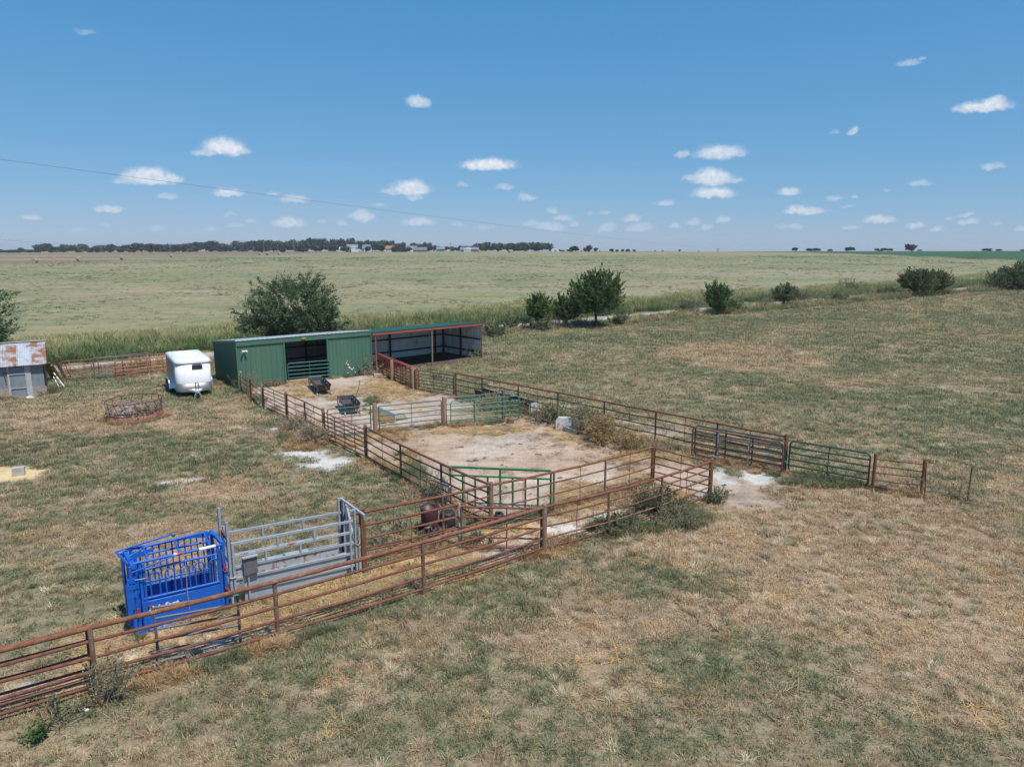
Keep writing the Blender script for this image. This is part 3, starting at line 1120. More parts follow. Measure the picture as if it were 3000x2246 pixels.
# floodlight, amber sign light, hatch patch
q = FL + ue * .42 + out * .08
m = MB()
m.box((q.x, q.y, 2.47), (.10, .09, .10), rz=ANG)
lt = m.build('floodlight', WHITE, t_, world=True)
m = MB()
for sx in (-1, 1):
    p0 = q + ue * sx * .07 + out * .06
    p1 = q + ue * sx * .17 + out * .19
    m.tube([(p0.x, p0.y, 2.50), (p1.x, p1.y, 2.43)], [.04, .075], 10)
m.build('lamp_head', WHITE, lt, world=True)
q = on_line(FL, FR, 894) + out * .12
m = MB()
m.box((q.x, q.y, 2.99), (.30, .07, .09), rz=ANG)
m.build('amber_light', AMBER, t_, world=True)
m = MB()
rng = random.Random(4)
for (px, py, s) in ((1017, 1062, .05), (1021, 1068, .07), (1024, 1076, .08), (1031, 1082, .07), (1036, 1078, .06), (1027, 1079, .05), (1041, 1090, .05), (1020, 1092, .05), (1015, 1066, .04), (1019, 1057, .04)):
    q = on_line(FL, FR, px) + out * .029
    z = EYE - math.tan(PITCH + math.atan((py - 1123) / FPX)) * q.y
    pts = [(s * (.6 + .6 * rng.random()) * math.cos(k * 1.05), s * (.6 + .6 * rng.random()) * math.sin(k * 1.05)) for k in range(6)]
    m.prism(pts, ue, (0, 0, 1), out * .006, (q.x, q.y, z))
pe = m.build('peeled_paint', WHITE, t_, world=True)
pe['kind'] = 'stuff'

DG0, DG1 = P(842, 1066, 1.3), P(964, 1056, 1.3)
DOORGATE = (Vector((DG0.x, DG0.y, 0)), Vector((DG1.x, DG1.y, 0)))

# ------------------------------------------------------------------ open shelter beside it
t_ = thing('open_shelter', 'open fronted livestock shelter with red trim and white walls inside', 'shelter', tuple(FR))
SR = Vector((-2.55, 57.9, 0))
ve = (SR - FR).normalized()
vn = Vector((-ve.y, ve.x, 0))
WL = (SR - FR).length
SA = math.atan2(ve.y, ve.x)
O2 = FR + ue * .1
SH_D = 5.2
ZSF, ZSB = 2.92, 2.42
roof_sheets(O2, ve, WL, vn, SH_D, ZSF + .09, ZSB + .09, SHEDR, t_)
m = MB()
a, b = O2 - vn * .06, O2 + ve * WL - vn * .06
m.beam((a.x, a.y, ZSF - .04), (b.x, b.y, ZSF - .04), .06, .22)
m.build('fascia', REDOX, t_, world=True)
siding(O2 + vn * SH_D, ve, WL, 0, ZSB, ZSB, -vn, SHEDW, 'inner_wall_sheet', t_, sheet=.95)
siding(O2 + vn * (SH_D + .05), ve, WL, -.1, ZSB, ZSB, vn, SHEDG, 'outer_wall_sheet', t_, sheet=1.9)
siding(O2 + ve * WL, vn, SH_D, 0, ZSF - .05, ZSB, -ve, SHEDW, 'inner_wall_sheet', t_, sheet=.95)
siding(O2 + ve * (WL + .05), vn, SH_D, -.1, ZSF - .05, ZSB, ve, SHEDG, 'outer_wall_sheet', t_, sheet=1.7)
for z in (.55, 1.6):
    m = MB()
    q0, q1 = O2 + vn * (SH_D - .09), O2 + ve * WL + vn * (SH_D - .09)
    m.beam((q0.x, q0.y, z), (q1.x, q1.y, z), .07, .12)
    m.build('girt', DARKST, t_, world=True)
    m = MB()
    q0, q1 = O2 + ve * (WL - .09) + vn * .1, O2 + ve * (WL - .09) + vn * (SH_D - .1)
    m.beam((q0.x, q0.y, z), (q1.x, q1.y, z), .07, .12)
    m.build('girt', DARKST, t_, world=True)
for s in (.15, WL * .46, WL * .9):
    q = O2 + ve * s + vn * (SH_D - .17)
    m = MB()
    m.box((q.x, q.y, ZSB / 2), (.11, .11, ZSB), rz=SA)
    m.build('inner_post', DARKST, t_, world=True)
for s in (SH_D * .5, SH_D - .17):
    q = O2 + ve * (WL - .17) + vn * s
    m = MB()
    m.box((q.x, q.y, ZSB / 2 + .1), (.11, .11, ZSB + .1), rz=SA)
    m.build('inner_post', DARKST, t_, world=True)
for q, mm, r in ((O2 + ve * .28, REDOX, .055), (on_line(O2, O2 + ve * WL, 1267), WOOD, .06), (O2 + ve * (WL - .03), REDOX, .06)):
    m = MB()
    m.tube([(q.x, q.y, -.2), (q.x, q.y, ZSF - .12)], r, 8)
    m.build('front_post', mm, t_, world=True)

# ------------------------------------------------------------------ old tin shed
A0 = P(138, 1155)
te = Vector((math.cos(R(32)), math.sin(R(32)), 0))
tn = Vector((-te.y, te.x, 0))
TA = math.atan2(te.y, te.x)
ZE, ZR, RUN = 2.05, 3.12, 2.1
TLEN = 5.2
t_ = thing('tin_shed', 'old low shed with a rust streaked tin roof and grey tin walls', 'shed', tuple(A0))
k = 7
sw = TLEN / k
for i in range(k):
    for sgn, nm in ((1, 'roof_sheet'), (-1, 'roof_sheet')):
        s0 = A0 + te * .18 - te * (i * sw)
        vs = []
        nrib = 18
        for j in range(nrib + 1):
            a = j * (sw + .05) / nrib
            h = .012 * math.cos(j * math.pi) + (.006 if i % 2 else 0)
            q = s0 - te * a
            if sgn > 0:
                e = q - tn * .28
                vs += [(e.x, e.y, ZE - .10 + h), ((q + tn * RUN).x, (q + tn * RUN).y, ZR + h)]
            else:
                e = q + tn * (2 * RUN + .28)
                vs += [((q + tn * RUN).x, (q + tn * RUN).y, ZR + h - .004), (e.x, e.y, ZE - .10 + h)]
        n = len(vs)
        vs += [(v[0], v[1], v[2] - .012) for v in vs]
        fs = [(2 * j + 1, 2 * j + 3, 2 * j + 2, 2 * j) for j in range(nrib)]
        fs += [(n + 2 * j, n + 2 * j + 2, n + 2 * j + 3, n + 2 * j + 1) for j in range(nrib)]
        mb = MB()
        mb.add(vs, fs)
        mm = [TINROOF2, TINROOF, TINROOF2, TINROOF2, TINROOF, TINROOF3, TINROOF][i] if sgn > 0 else TINROOF3
        mb.build(nm, mm, t_, world=True)
m = MB()
q0, q1 = A0 + te * .2 + tn * RUN, A0 - te * TLEN + tn * RUN
m.beam((q0.x, q0.y, ZR + .03), (q1.x, q1.y, ZR + .03), .26, .03)
m.build('ridge_cap', TINROOF3, t_, world=True)


def tin_wall(s0, s1, z0, z1, mm, nm, off=0.0):
    mb = MB()
    a, b = A0 - te * s0 - tn * off, A0 - te * s1 - tn * off
    c = (a + b) / 2 + tn * .02
    mb.box((c.x, c.y, (z0 + z1) / 2), ((a - b).length, .04, z1 - z0), rz=TA)
    return mb.build(nm, mm, t_, world=True)


DS0, DS1 = .98, 1.82
tin_wall(.0, DS0 - .01, .55, ZE, TINWALL, 'wall_sheet')
tin_wall(DS1 + .01, 3.3, .55, ZE, TINWALL, 'wall_sheet', .004)
tin_wall(3.31, TLEN, .55, ZE, TINWALL, 'wall_sheet')
tin_wall(DS0, DS1, 1.88, ZE, TINWALL, 'wall_sheet', .002)
tin_wall(-.02, DS0 - .02, -.2, .55, STONE, 'foundation', .03)
tin_wall(DS1 + .02, TLEN, -.2, .55, STONE, 'foundation', .03)
dr_ = tin_wall(DS0 + .02, DS1 - .02, .02, 1.86, TINWALL, 'door', .02)
dr_.name = 'door'
for s in (DS1 + .03, ):
    o_ = tin_wall(s - .05, s + .05, .1, 1.9, FRAMEW, 'door_frame', .05)
o_ = tin_wall(DS0 - .28, DS0 + .02, -.02, 1.92, FRAMEW, 'door_plank', .055)
for z in (.55, 1.42):
    mb = MB()
    a, b = A0 - te * (DS0 + .02) - tn * .05, A0 - te * (DS1 - .02) - tn * .05
    mb.beam((a.x, a.y, z), (b.x, b.y, z), .03, .05)
    mb.build('door_rail', FRAMEW, t_, world=True)
mb = MB()
a = A0 - te * (DS1 + .22) - tn * .06
mb.beam((a.x, a.y, 1.55), (a.x - te.x * -.1, a.y, 1.0), .03, .03)
mb.beam((a.x + te.x * .2, a.y + te.y * .2, 1.56), (a.x, a.y, 1.56), .04, .04)
mb.build('hinge_bar', RUST, t_, world=True)
mb = MB()   # gable end and back
vs = [A0 + te * -.02, A0 + te * -.02 + tn * (2 * RUN)]
mb.prism([(0, -.1), (2 * RUN, -.1), (2 * RUN, ZE - .02), (RUN, ZR - .04), (0, ZE - .02)], tn, (0, 0, 1), te * -.05, A0)
mb.build('gable_wall', DARKST, t_, world=True)
mb = MB()
mb.prism([(0, -.1), (2 * RUN, -.1), (2 * RUN, ZE - .02), (RUN, ZR - .04), (0, ZE - .02)], tn, (0, 0, 1), te * .05, A0 - te * TLEN)
mb.build('gable_wall', DARKST, t_, world=True)
mb = MB()
c = A0 - te * TLEN / 2 + tn * (2 * RUN - .04)
mb.box((c.x, c.y, ZE / 2), (TLEN - .2, .05, ZE - .1), rz=TA)
mb.build('back_wall', TINWALL, t_, world=True)

# things leaning on the tin shed
def lean(name, label, cat, foot, top, w, h, mm, tubey=False):
    o = thing(name, label, cat, tuple(foot)) if False else None
    mb = MB()
    if tubey:
        mb.tube([foot, top], w, 8)
    else:
        mb.beam(foot, top, w, h, up=(0.3, -1, 0.2))
    o = mb.build(name, mm)
    return tag(o, label, cat)


def LP(fx, fy, tx, ty, zt, back=0.0):
    f = P(fx, fy)
    t = P(tx, ty, zt)
    return f, t


f, t = LP(181, 1116, 145, 1040, 1.9)
lean('leaning_board', 'long grey brown board leaning against the end of the tin shed', 'board', f + Vector((0, .5, 0)), t + Vector((0, .3, 0)), .2, .04, WOODG)
f, t = LP(182, 1128, 151, 1072, 1.45)
lean('leaning_board', 'yellowish board below the grey board leaning by the tin shed', 'board', f + Vector((-.1, .3, 0)), t + Vector((-.1, .2, 0)), .16, .04, mat('yellow_wood', (.33, .27, .13), (.22, .18, .1), rough=.9, scale=4))
f, t = LP(153, 1110, 137, 1064, 1.35)
lean('mossy_sheet', 'mossy green sheet propped under the eave of the tin shed', 'sheet', f + Vector((-.1, .35, 0)), t + Vector((-.2, .2, 0)), .42, .025, mat('mossy', (.2, .19, .06), (.12, .1, .05), rough=.95, scale=6))
f, t = LP(189, 1134, 152, 1094, .85)
lean('white_pipe', 'longer white pipe lying aslant beside the tin shed', 'pipe', f + Vector((0, 0, .03)), t + Vector((0, .2, 0)), .04, .04, WHITE, True)
f, t = LP(172, 1133, 151, 1105, .6)
lean('white_pipe', 'shorter white pipe lying aslant nearest the tin shed wall', 'pipe', f + Vector((0, 0, .03)), t + Vector((0, .2, 0)), .035, .035, WHITE, True)
f, t = LP(189, 1112, 166, 1066, 1.2)
o = thing('orange_gate_end', 'orange red panel end leaning behind the boards by the tin shed', 'panel', tuple(f))
for k in (0, 1):
    mb = MB()
    d = Vector((.16 * k, .55 * k, 0))
    mb.tube([f + d, t + d], .03, 8)
    mb.build('upright', REDG, o, world=True)
for s in (.15, .4, .65, .92):
    mb = MB()
    a = f.lerp(t, s)
    mb.tube([a, a + Vector((.16, .55, 0))], .02, 6)
    mb.build('bar', REDG, o, world=True)
mb = MB()
a, b = P(92, 1160), P(112, 1146)
mb.beam(a + Vector((0, 0, .03)), b + Vector((0, 0, .25)), .06, .04)
tag(mb.build('loose_stick', FRAMEW), 'pale stick lying in the weeds at the tin shed door', 'stick')
mb = MB()
a, b = P(168, 1166), P(184, 1151)
mb.beam(a + Vector((0, 0, .04)), b + Vector((0, 0, .12)), .10, .05)
tag(mb.build('loose_board', WOODG), 'dark short board lying on the grass right of the tin shed', 'board')
mb = MB()
q = P(88, 1168)
mb.lathe([(0, -.05), (.22, 0), (.2, .12), (.09, .17), (0, .18)], tuple(q), 9, Matrix.Diagonal((1.25, .8, 1)))
tag(mb.build('pale_stone', ROCKW), 'flat pale stone in front of the tin shed door', 'stone')

# ------------------------------------------------------------------ fences
TH = 1.45


def rail_pts(ps, z, dz=None):
    return [(p.x, p.y, z + (dz[i] if dz else 0)) for i, p in enumerate(ps)]


def pipe_fence(label, posts, rails, post_r=.045, pm=POSTR, rm=RUST, top_r=.045, rail_r=.028, rods=True, big=(), cat='fence', name='pipe_fence', group=None, top_h=None, rod_r=.011, ext=.0, wood=()):
    """posts: ground points; rails: heights, the first is the top rail; big: posts that stand above it"""
    o = thing(name, label, cat, tuple(posts[0]), group=group)
    th = top_h or rails[0]
    rg = random.Random(len(label) * 7 + len(posts))
    for i, p in enumerate(posts):
        mb = MB()
        if i in wood:
            hh = th + .10 + rg.random() * .06
            mb.tube([(p.x, p.y, -.3), (p.x, p.y, hh - .02), (p.x, p.y, hh)], [.085, .082, .07], 9)
            mb.build('wood_post', WOODR if rg.random() < .4 else WOOD, o, world=True)
        elif i in big:
            hh = th + .06
            mb.tube([(p.x, p.y, -.3), (p.x, p.y, hh), (p.x, p.y, hh + .04), (p.x, p.y, hh + .06)], [.08, .08, .065, .02], 12)
            mb.build('post', RUSTO if i % 2 else POSTR, o, world=True)
        else:
            lean_ = Vector(((rg.random() - .5) * .03, (rg.random() - .5) * .03, 0))
            mb.tube([(p.x, p.y, -.3), (p.x + lean_.x, p.y + lean_.y, rails[0] - .01)], post_r, 10)
            mb.build('post', pm, o, world=True)
    for k, z in enumerate(rails):
        mb = MB()
        pts = []
        for i, p in enumerate(posts):
            sag = (rg.random() - .5) * (.012 if k == 0 else .05)
            pts.append(Vector((p.x, p.y, z + sag)))
            if i < len(posts) - 1:
                q = posts[i].lerp(posts[i + 1], .5)
                pts.append(Vector((q.x + (rg.random() - .5) * .02, q.y + (rg.random() - .5) * .02, z - (.01 if k == 0 else .02) + (rg.random() - .5) * .03)))
        mb.tube(pts, top_r if k == 0 else rail_r, 8)
        mb.build('rail', rg.choice((RUST, RUST, RUST2, RUST3)) if rm is RUST else rm, o, world=True)
    if rods:
        for i in range(len(posts) - 1):
            q = posts[i].lerp(posts[i + 1], .5)
            if (posts[i + 1] - posts[i]).length < 1.7:
                continue
            mb = MB()
            mb.tube([(q.x, q.y, rails[-1] - .1), (q.x + (rg.random() - .5) * .05, q.y + .02, (rails[0] + rails[-1]) / 2), (q.x, q.y, rails[0])], rod_r, 6)
            mb.build('rod', RUST, o, world=True)
    return o


def base(px, py, h=TH):
    """ground point below a post top seen at that pixel"""
    v = P(px, py, h)
    return Vector((v.x, v.y, 0))


def on_u(a, b, t):
    return a.lerp(b, t)


RA = [1.45, 1.15, .82, .47, .17]
RB = [1.45, 1.07, .66, .27]
N3, R1 = base(1595, 1481, 1.5), base(2085, 1348, 1.48)
N4, N5, N6 = base(1238, 1588), base(804, 1704), base(262, 1836, 1.47)
N2, N1 = base(1785, 1441), base(1941, 1397)
NX = N6 + (N6 - N5).normalized() * 3.9
pipe_fence('front rusty pipe fence from the lower left edge to the post by the maroon gate', [NX, N6, N5, N4, N3], RA, top_r=.055, rail_r=.036, post_r=.05, big=(4,), rods=False, group='pipe fences of the corral')
pipe_fence('rusty pipe fence from the post by the maroon gate to the green weeds', [N3, N2, N1, R1], RA, top_r=.045, rail_r=.028, post_r=.042, big=(3,), group='pipe fences of the corral')
L8 = base(1438, 1416, 1.5)
M1, M2, M3 = base(1623, 1382), base(1774, 1346), base(1915, 1307, 1.48)
pipe_fence('rusty pipe fence between the pen and the straw covered alley', [L8, M1, M2, M3], RB, big=(0, 3), post_r=.04, group='pipe fences of the corral')
pipe_fence('short rusty pipe fence closing the right end of the alley', [M3, R1], [1.42, 1.12, .82, .5, .2], top_r=.03, rail_r=.024, post_r=.04, group='pipe fences of the corral')
L5, L6, L7 = base(1070, 1247, 1.5), base(1173, 1302), base(1292, 1357)
pipe_fence('rusty pipe fence along the left side of the lower pen', [L5, L6, L7, L8], RA[:], big=(0,), post_r=.04, group='pipe fences of the corral')
L0, L1, L2 = base(704, 1088, 1.3), base(732, 1103, 1.35), base(767, 1124, 1.4)
L3, L3m, L4 = base(837, 1148, 1.5), base(892, 1175, 1.42), base(946, 1196, 1.5)
pipe_fence('weed grown pipe and wood fence running to the left corner of the green shed', [L0, L1, L2], [1.2, .95, .65, .35], rail_r=.022, top_r=.026, wood=(0, 2), post_r=.05, pm=RUSTO, group='pipe fences of the corral')
pipe_fence('rusty pipe fence with dry weeds before it left of the upper pen', [L3, L3m, L4], [1.4, 1.1, .78, .45], big=(0, 2), post_r=.042, rail_r=.024, top_r=.036, group='pipe fences of the corral')
# inner fences of the alley
AR = P(1040, 1684)
AF = AR + Vector((-.52, .68, 0))
I1 = base(1297, 1453, 1.45)
pipe_fence('rusty pipe fence behind the barrels from the thick corner post to the grey alley', [L8, I1, AF], RB, rail_r=.028, post_r=.042, group='pipe fences of the corral')
J1 = base(1343, 1476, 1.4)
ARp = AR + Vector((.13, .10, 0))
pipe_fence('short rusty pipe fence in front of the barrels ending at a silver post', [J1, ARp], [1.4, 1.0, .7, .38], rail_r=.026, top_r=.04, pm=GALVR, group='pipe fences of the corral')
for q, lb in ((ARp + Vector((.1, .05, 0)), 'rusty square post standing at the near corner of the grey alley'), (AF + Vector((.05, .12, 0)), 'rusty square post standing at the far corner of the grey alley')):
    mb = MB()
    mb.box((q.x, q.y, .85), (.13, .13, 2.1), rz=.65)
    tag(mb.build('square_post', RUSTO), lb, 'post')
# right hand fence
Q0, Q9 = base(1333, 1092, 1.5), base(2305, 1275, 1.55)
rp = [Q0]
for px in (1413, 1518, 1634, 1769, 1919, 2097):
    rp.append(on_line(Q0, Q9, px))
rp.append(Q9)
pipe_fence('long rusty pipe fence along the far right side of the corral', rp, [1.5, 1.13, .78, .42, .1][:4], big=(0, 7), post_r=.04, rail_r=.028, top_r=.046, group='pipe fences of the corral')
Z0, Z1 = base(2566, 1326, 1.45), base(2710, 1346, 1.4)
pipe_fence('short rusty pipe brace of five rails at the right end beyond the dark green gate', [Z0, Z1], [1.22, .96, .7, .42, .14], top_r=.026, rail_r=.024, post_r=.055, pm=RUSTO, rods=False, top_h=1.4, group='pipe fences of the corral')
for o_ in [c for c in C.objects if c.name.startswith('post') and c.parent and 'brace' in c.parent.get('label', '')]:
    o_.scale.z = 1.16


def tube_gate(label, a, b, z0, h, n, mm, r=.022, ups=(.5,), corner=.16, name='tube_gate', um=None, up_r=.014, group='tube gates', flat_end=False, dz=(0, 0), heights=None, fr=None):
    """frame bent from one tube, bars between its ends, uprights; a, b ground points of the two ends"""
    o = thing(name, label, 'gate', tuple(a), group=group)
    a, b = Vector(a), Vector(b)
    W = (b - a).length
    d = (b - a) / W

    def pt(s, z):
        t = s / W
        return Vector((a.x + d.x * s, a.y + d.y * s, z0 + z + dz[0] * (1 - t) + dz[1] * t))
    fr = fr or r * 1.15
    path = []
    cr = corner
    if flat_end:
        path = [pt(0, 0), pt(0, h), pt(W, h), pt(W, 0)]
        for i in range(4):
            mb = MB()
            mb.tube([path[i], path[(i + 1) % 4]], fr, 8)
            mb.build('frame', um or mm, o, world=True)
    else:
        for (cx, cz, a0) in ((cr, cr, 180), (W - cr, cr, 270), (W - cr, h - cr, 0), (cr, h - cr, 90)):
            for k in range(5):
                an = R(a0 + k * 22.5)
                path.append(pt(cx + cr * math.cos(an), cz + cr * math.sin(an)))
        mb = MB()
        mb.tube(path, fr, 8, closed=True)
        mb.build('frame', mm, o, world=True)
    hs = heights or [h * (k + 1) / (n - 1) * 1.0 for k in range(n - 2)]
    for z in hs:
        mb = MB()
        mb.tube([pt(.005, z), pt(W - .005, z)], r, 8)
        mb.build('bar', mm, o, world=True)
    for s in ups:
        mb = MB()
        mb.tube([pt(W * s, .0), pt(W * s, h)], up_r, 8)
        mb.build('upright', um or mm, o, world=True)
    return o


HG = [.22, .42, .62, .86, 1.08]
tube_gate('red gate of seven bars leading from the yard into the lower pen', L4 + (L5 - L4).normalized() * .12, L5 - (L5 - L4).normalized() * .12, .12, 1.2, 7, REDG, ups=(.27, .52, .77), corner=.05, r=.028, up_r=.022)
g0, g1 = L2 + (L3 - L2).normalized() * .15, L3 - (L3 - L2).normalized() * .12
tube_gate('dark green gate in the left fence beside the upper pen', g0, g1, .12, 1.2, 7, TEAL, ups=(.5,), corner=.08, r=.024)
tube_gate('teal gate of six bars hung across the doorway of the green shed', DOORGATE[0], DOORGATE[1], .06, 1.26, 6, mat('light_teal_paint', (.02, .15, .135), (.03, .19, .17), rough=.4, scale=6), ups=(.52,), corner=.14, r=.026, up_r=.02)
# cross fence of gates
W1 = base(1097, 1181, 1.5)
W2 = base(1299, 1162, 1.5)
for q, lb, r in ((W1, 'thick brown wooden post between the two dark green gates', .115), (W2, 'slimmer wooden post right of the two dark green gates', .08)):
    mb = MB()
    mb.tube([(q.x, q.y, -.3), (q.x, q.y, 1.47), (q.x, q.y, 1.5)], [r, r * .96, r * .85], 10)
    tag(mb.build('wooden_post', WOOD if r > .1 else WOODR), lb, 'post', 'wooden gate posts')
d1 = (W1 - L4).normalized()
tube_gate('dark green gate of seven bars left of the thick wooden post', L4 + d1 * .2, W1 - d1 * .22, .10, 1.32, 7, TEAL, ups=(.55,), corner=.05, r=.024)
d2 = (W2 - W1).normalized()
tube_gate('dark green gate of six bars right of the thick wooden post', W1 + d2 * .2, W2 - d2 * .12, .10, 1.22, 6, TEAL, ups=(.51,), corner=.05, r=.024)
W3 = base(1475, 1146, 1.5)
pipe_fence('grey steel panel behind the bright green gate', [W2 + Vector((.12, .04, 0)), W2.lerp(W3, .5), W3], [1.42, 1.1, .8, .5, .2], pm=GALVD, rm=GALVD, top_r=.028, rail_r=.022, post_r=.03, rods=False, name='panel_fence', cat='panel')
mb = MB()
mb.box((W3.x, W3.y, .78), (.16, .16, 1.6), rz=.6)
tag(mb.build('steel_post', GALVD), 'grey square post at the end of the steel panel', 'post')
B0, B1 = base(1320, 1177, 1.3), base(1520, 1160, 1.3)
tube_gate('bright green gate standing open beside the steel panel', B0, B1, .08, 1.24, 6, BGREEN, ups=(.345, .68), corner=.16, r=.026, up_r=.02, fr=.028)
# gates at the right
d3 = (Q9 - Q0).normalized()
E0, E1 = base(2030, 1252, 1.35), base(2296, 1297, 1.35)
tube_gate('faded red gate folded back against the right fence', E0, E1, .10, 1.26, 6, MAROON, ups=(.3, .64), um=GALVR, corner=.14, r=.031, up_r=.036)
nb = Vector((-d3.y, d3.x, 0))
tube_gate('green gate folded between the faded red gate and the fence', E0 + nb * .22, E1 + nb * .15, .10, 1.3, 6, DGREEN, ups=(.36, .66), corner=.14, r=.03, up_r=.034)
K0, K1 = base(2316, 1292, 1.35), base(2551, 1330, 1.35)
tube_gate('closed dark green gate at the right end of the corral', K0, K1, .10, 1.27, 6, DGREEN, ups=(.5,), corner=.16, r=.03, up_r=.02)
mb = MB()
q = Q9
mb.tube([(q.x, q.y, 1.2), (q.x + .15, q.y + .0, 1.18)], .012, 6)
mb.tube([(q.x - .1, q.y - .06, .52), (q.x + .02, q.y - .12, .48), (q.x + .16, q.y - .08, .55), (q.x + .22, q.y, .54)], .014, 6)
mb.tube([(q.x + .0, q.y - .1, .40), (q.x + .1, q.y - .1, .38)], .016, 6)
tag(mb.build('gate_chain', GALV), 'shiny chain tying the gates to the post of the right fence', 'chain')
# red gates by the shelter
V0, V1, V2 = base(1094, 1037, 1.3), base(1147, 1055, 1.45), base(1209, 1078, 1.42)
for q, lb in ((V1, 'wooden post between the two red panels by the shelter'), (V2, 'wooden post at the lower end of the red panels by the shelter')):
    mb = MB()
    mb.tube([(q.x, q.y, -.3), (q.x, q.y, 1.42), (q.x, q.y, 1.45)], [.12, .115, .1], 10)
    tag(mb.build('wooden_post', WOOD), lb, 'post', 'wooden gate posts')
off = Vector((.16, .14, 0))
tube_gate('upper red panel leaning on the posts beside the shelter', V0 + off, V1 + off, .05, 1.32, 7, REDG, ups=(.35, .7), corner=.1, r=.03, fr=.045, up_r=.03, group='red panels by the shelter')
tube_gate('lower red panel leaning on the posts beside the shelter', V1 + off, V2 + off, .05, 1.32, 7, REDG, ups=(.3, .55, .75), corner=.1, r=.03, fr=.045, up_r=.03, group='red panels by the shelter')
tube_gate('third red panel stacked behind the others beside the shelter', V0 + off * 2.2, V2 + off * 2.2, .02, 1.28, 7, REDG, ups=(.2, .47, .62, .8), corner=.1, r=.03, up_r=.03, group='red panels by the shelter')
H0 = V2 + (Q0 - V2).normalized() * .15
H1 = Q0 - (Q0 - V2).normalized() * .15
tube_gate('green gate between the red panels and the long right fence', H0, H1, .10, 1.22, 7, DGREEN, ups=(.5,), corner=.05, r=.022)
# green panel across the pen corner
G0, G1 = base(1319, 1367, 1.42), base(1614, 1382, 1.38)
o = thing('barred_gate', 'grass green barred panel set across the near corner of the pen', 'panel', tuple(G0))
dg = (G1 - G0)
for z in (1.42, 1.12):
    mb = MB()
    mb.tube([G0 + Vector((0, 0, z)), G1 + Vector((0, 0, z))], .042 if z > 1.3 else .034, 10)
    mb.build('rail', GGREEN, o, world=True)
for k in range(9):
    q = G0 + dg * (k / 8)
    mb = MB()
    mb.tube([q + Vector((0, 0, .02)), q + Vector((0, 0, 1.42 if k in (0, 4, 8) else 1.12))], .036, 10)
    mb.build('upright', RUST if k == 0 else GGREEN, o, world=True)
# maroon gate inside the alley
T0, T1 = base(1351, 1484, 1.38), base(1586, 1490, 1.38)
tube_gate('maroon gate standing across the alley between the silver post and the thick post', T0, T1, .12, 1.26, 5, RUST, ups=(.57,), corner=.03, r=.028, up_r=.02, heights=[.31, .63, .94], flat_end=True)
# grey gate tied behind the front fence
Y0, Y1 = P(466, 1940), P(706, 1893)
tube_gate('blue grey gate of six bars tied behind the front fence', Y0, Y1, .04, 1.27, 6, GALVD, ups=(), corner=.02, r=.026, fr=.032, flat_end=True, heights=[.25, .5, .76, 1.02])
# rusty panel behind the front fence at the left edge
X0, X1 = N7 if False else base(20, 1915, 1.42), None
nd = (N5 - N6).normalized()
nbk = Vector((-nd.y, nd.x, 0))
e0, e1, e2 = N6 + nbk * .16 - nd * 5.0, N6 + nbk * .16 - nd * 2.05, N6 + nbk * .16 - nd * .05
pipe_fence('rusty panel of five rails wired behind the front fence at the left edge', [e0, e1, e2], [1.42, 1.12, .78, .48, .26], rm=RUSTO, pm=RUSTO, top_r=.034, rail_r=.03, rods=False, name='panel_fence', cat='panel')

# panels in the back left
a, b = base(178, 1060, 1.3), base(487, 1037, 1.3)
d = (b - a)
tube_gate('maroon gate at the left of the row of panels beyond the yard', a, a + d * .29, .12, 1.2, 5, MAROON, ups=(), corner=.12, r=.03, group='panels beyond the yard')
tube_gate('maroon panel behind the orange panel beyond the yard', a + d * .31 + Vector((0, .3, 0)), b + Vector((.3, .5, 0)), .1, 1.22, 6, MAROON, ups=(.5,), corner=.08, r=.026, group='panels beyond the yard')
a2, b2 = base(271, 1049, 1.55), base(438, 1036, 1.5)
tube_gate('dark grey panel standing tallest in the row beyond the yard', a2, b2, .05, 1.5, 6, GALVD, ups=(.5,), corner=.02, r=.026, up_r=.035, group='panels beyond the yard', flat_end=True)
a3, b3 = base(336, 1059, 1.2), base(500, 1043, 1.2)
tube_gate('orange red panel nearest the trailer in the row beyond the yard', a3, b3, .08, 1.12, 6, REDG, ups=(.28, .56, .85), corner=.08, r=.028, up_r=.025, group='panels beyond the yard')
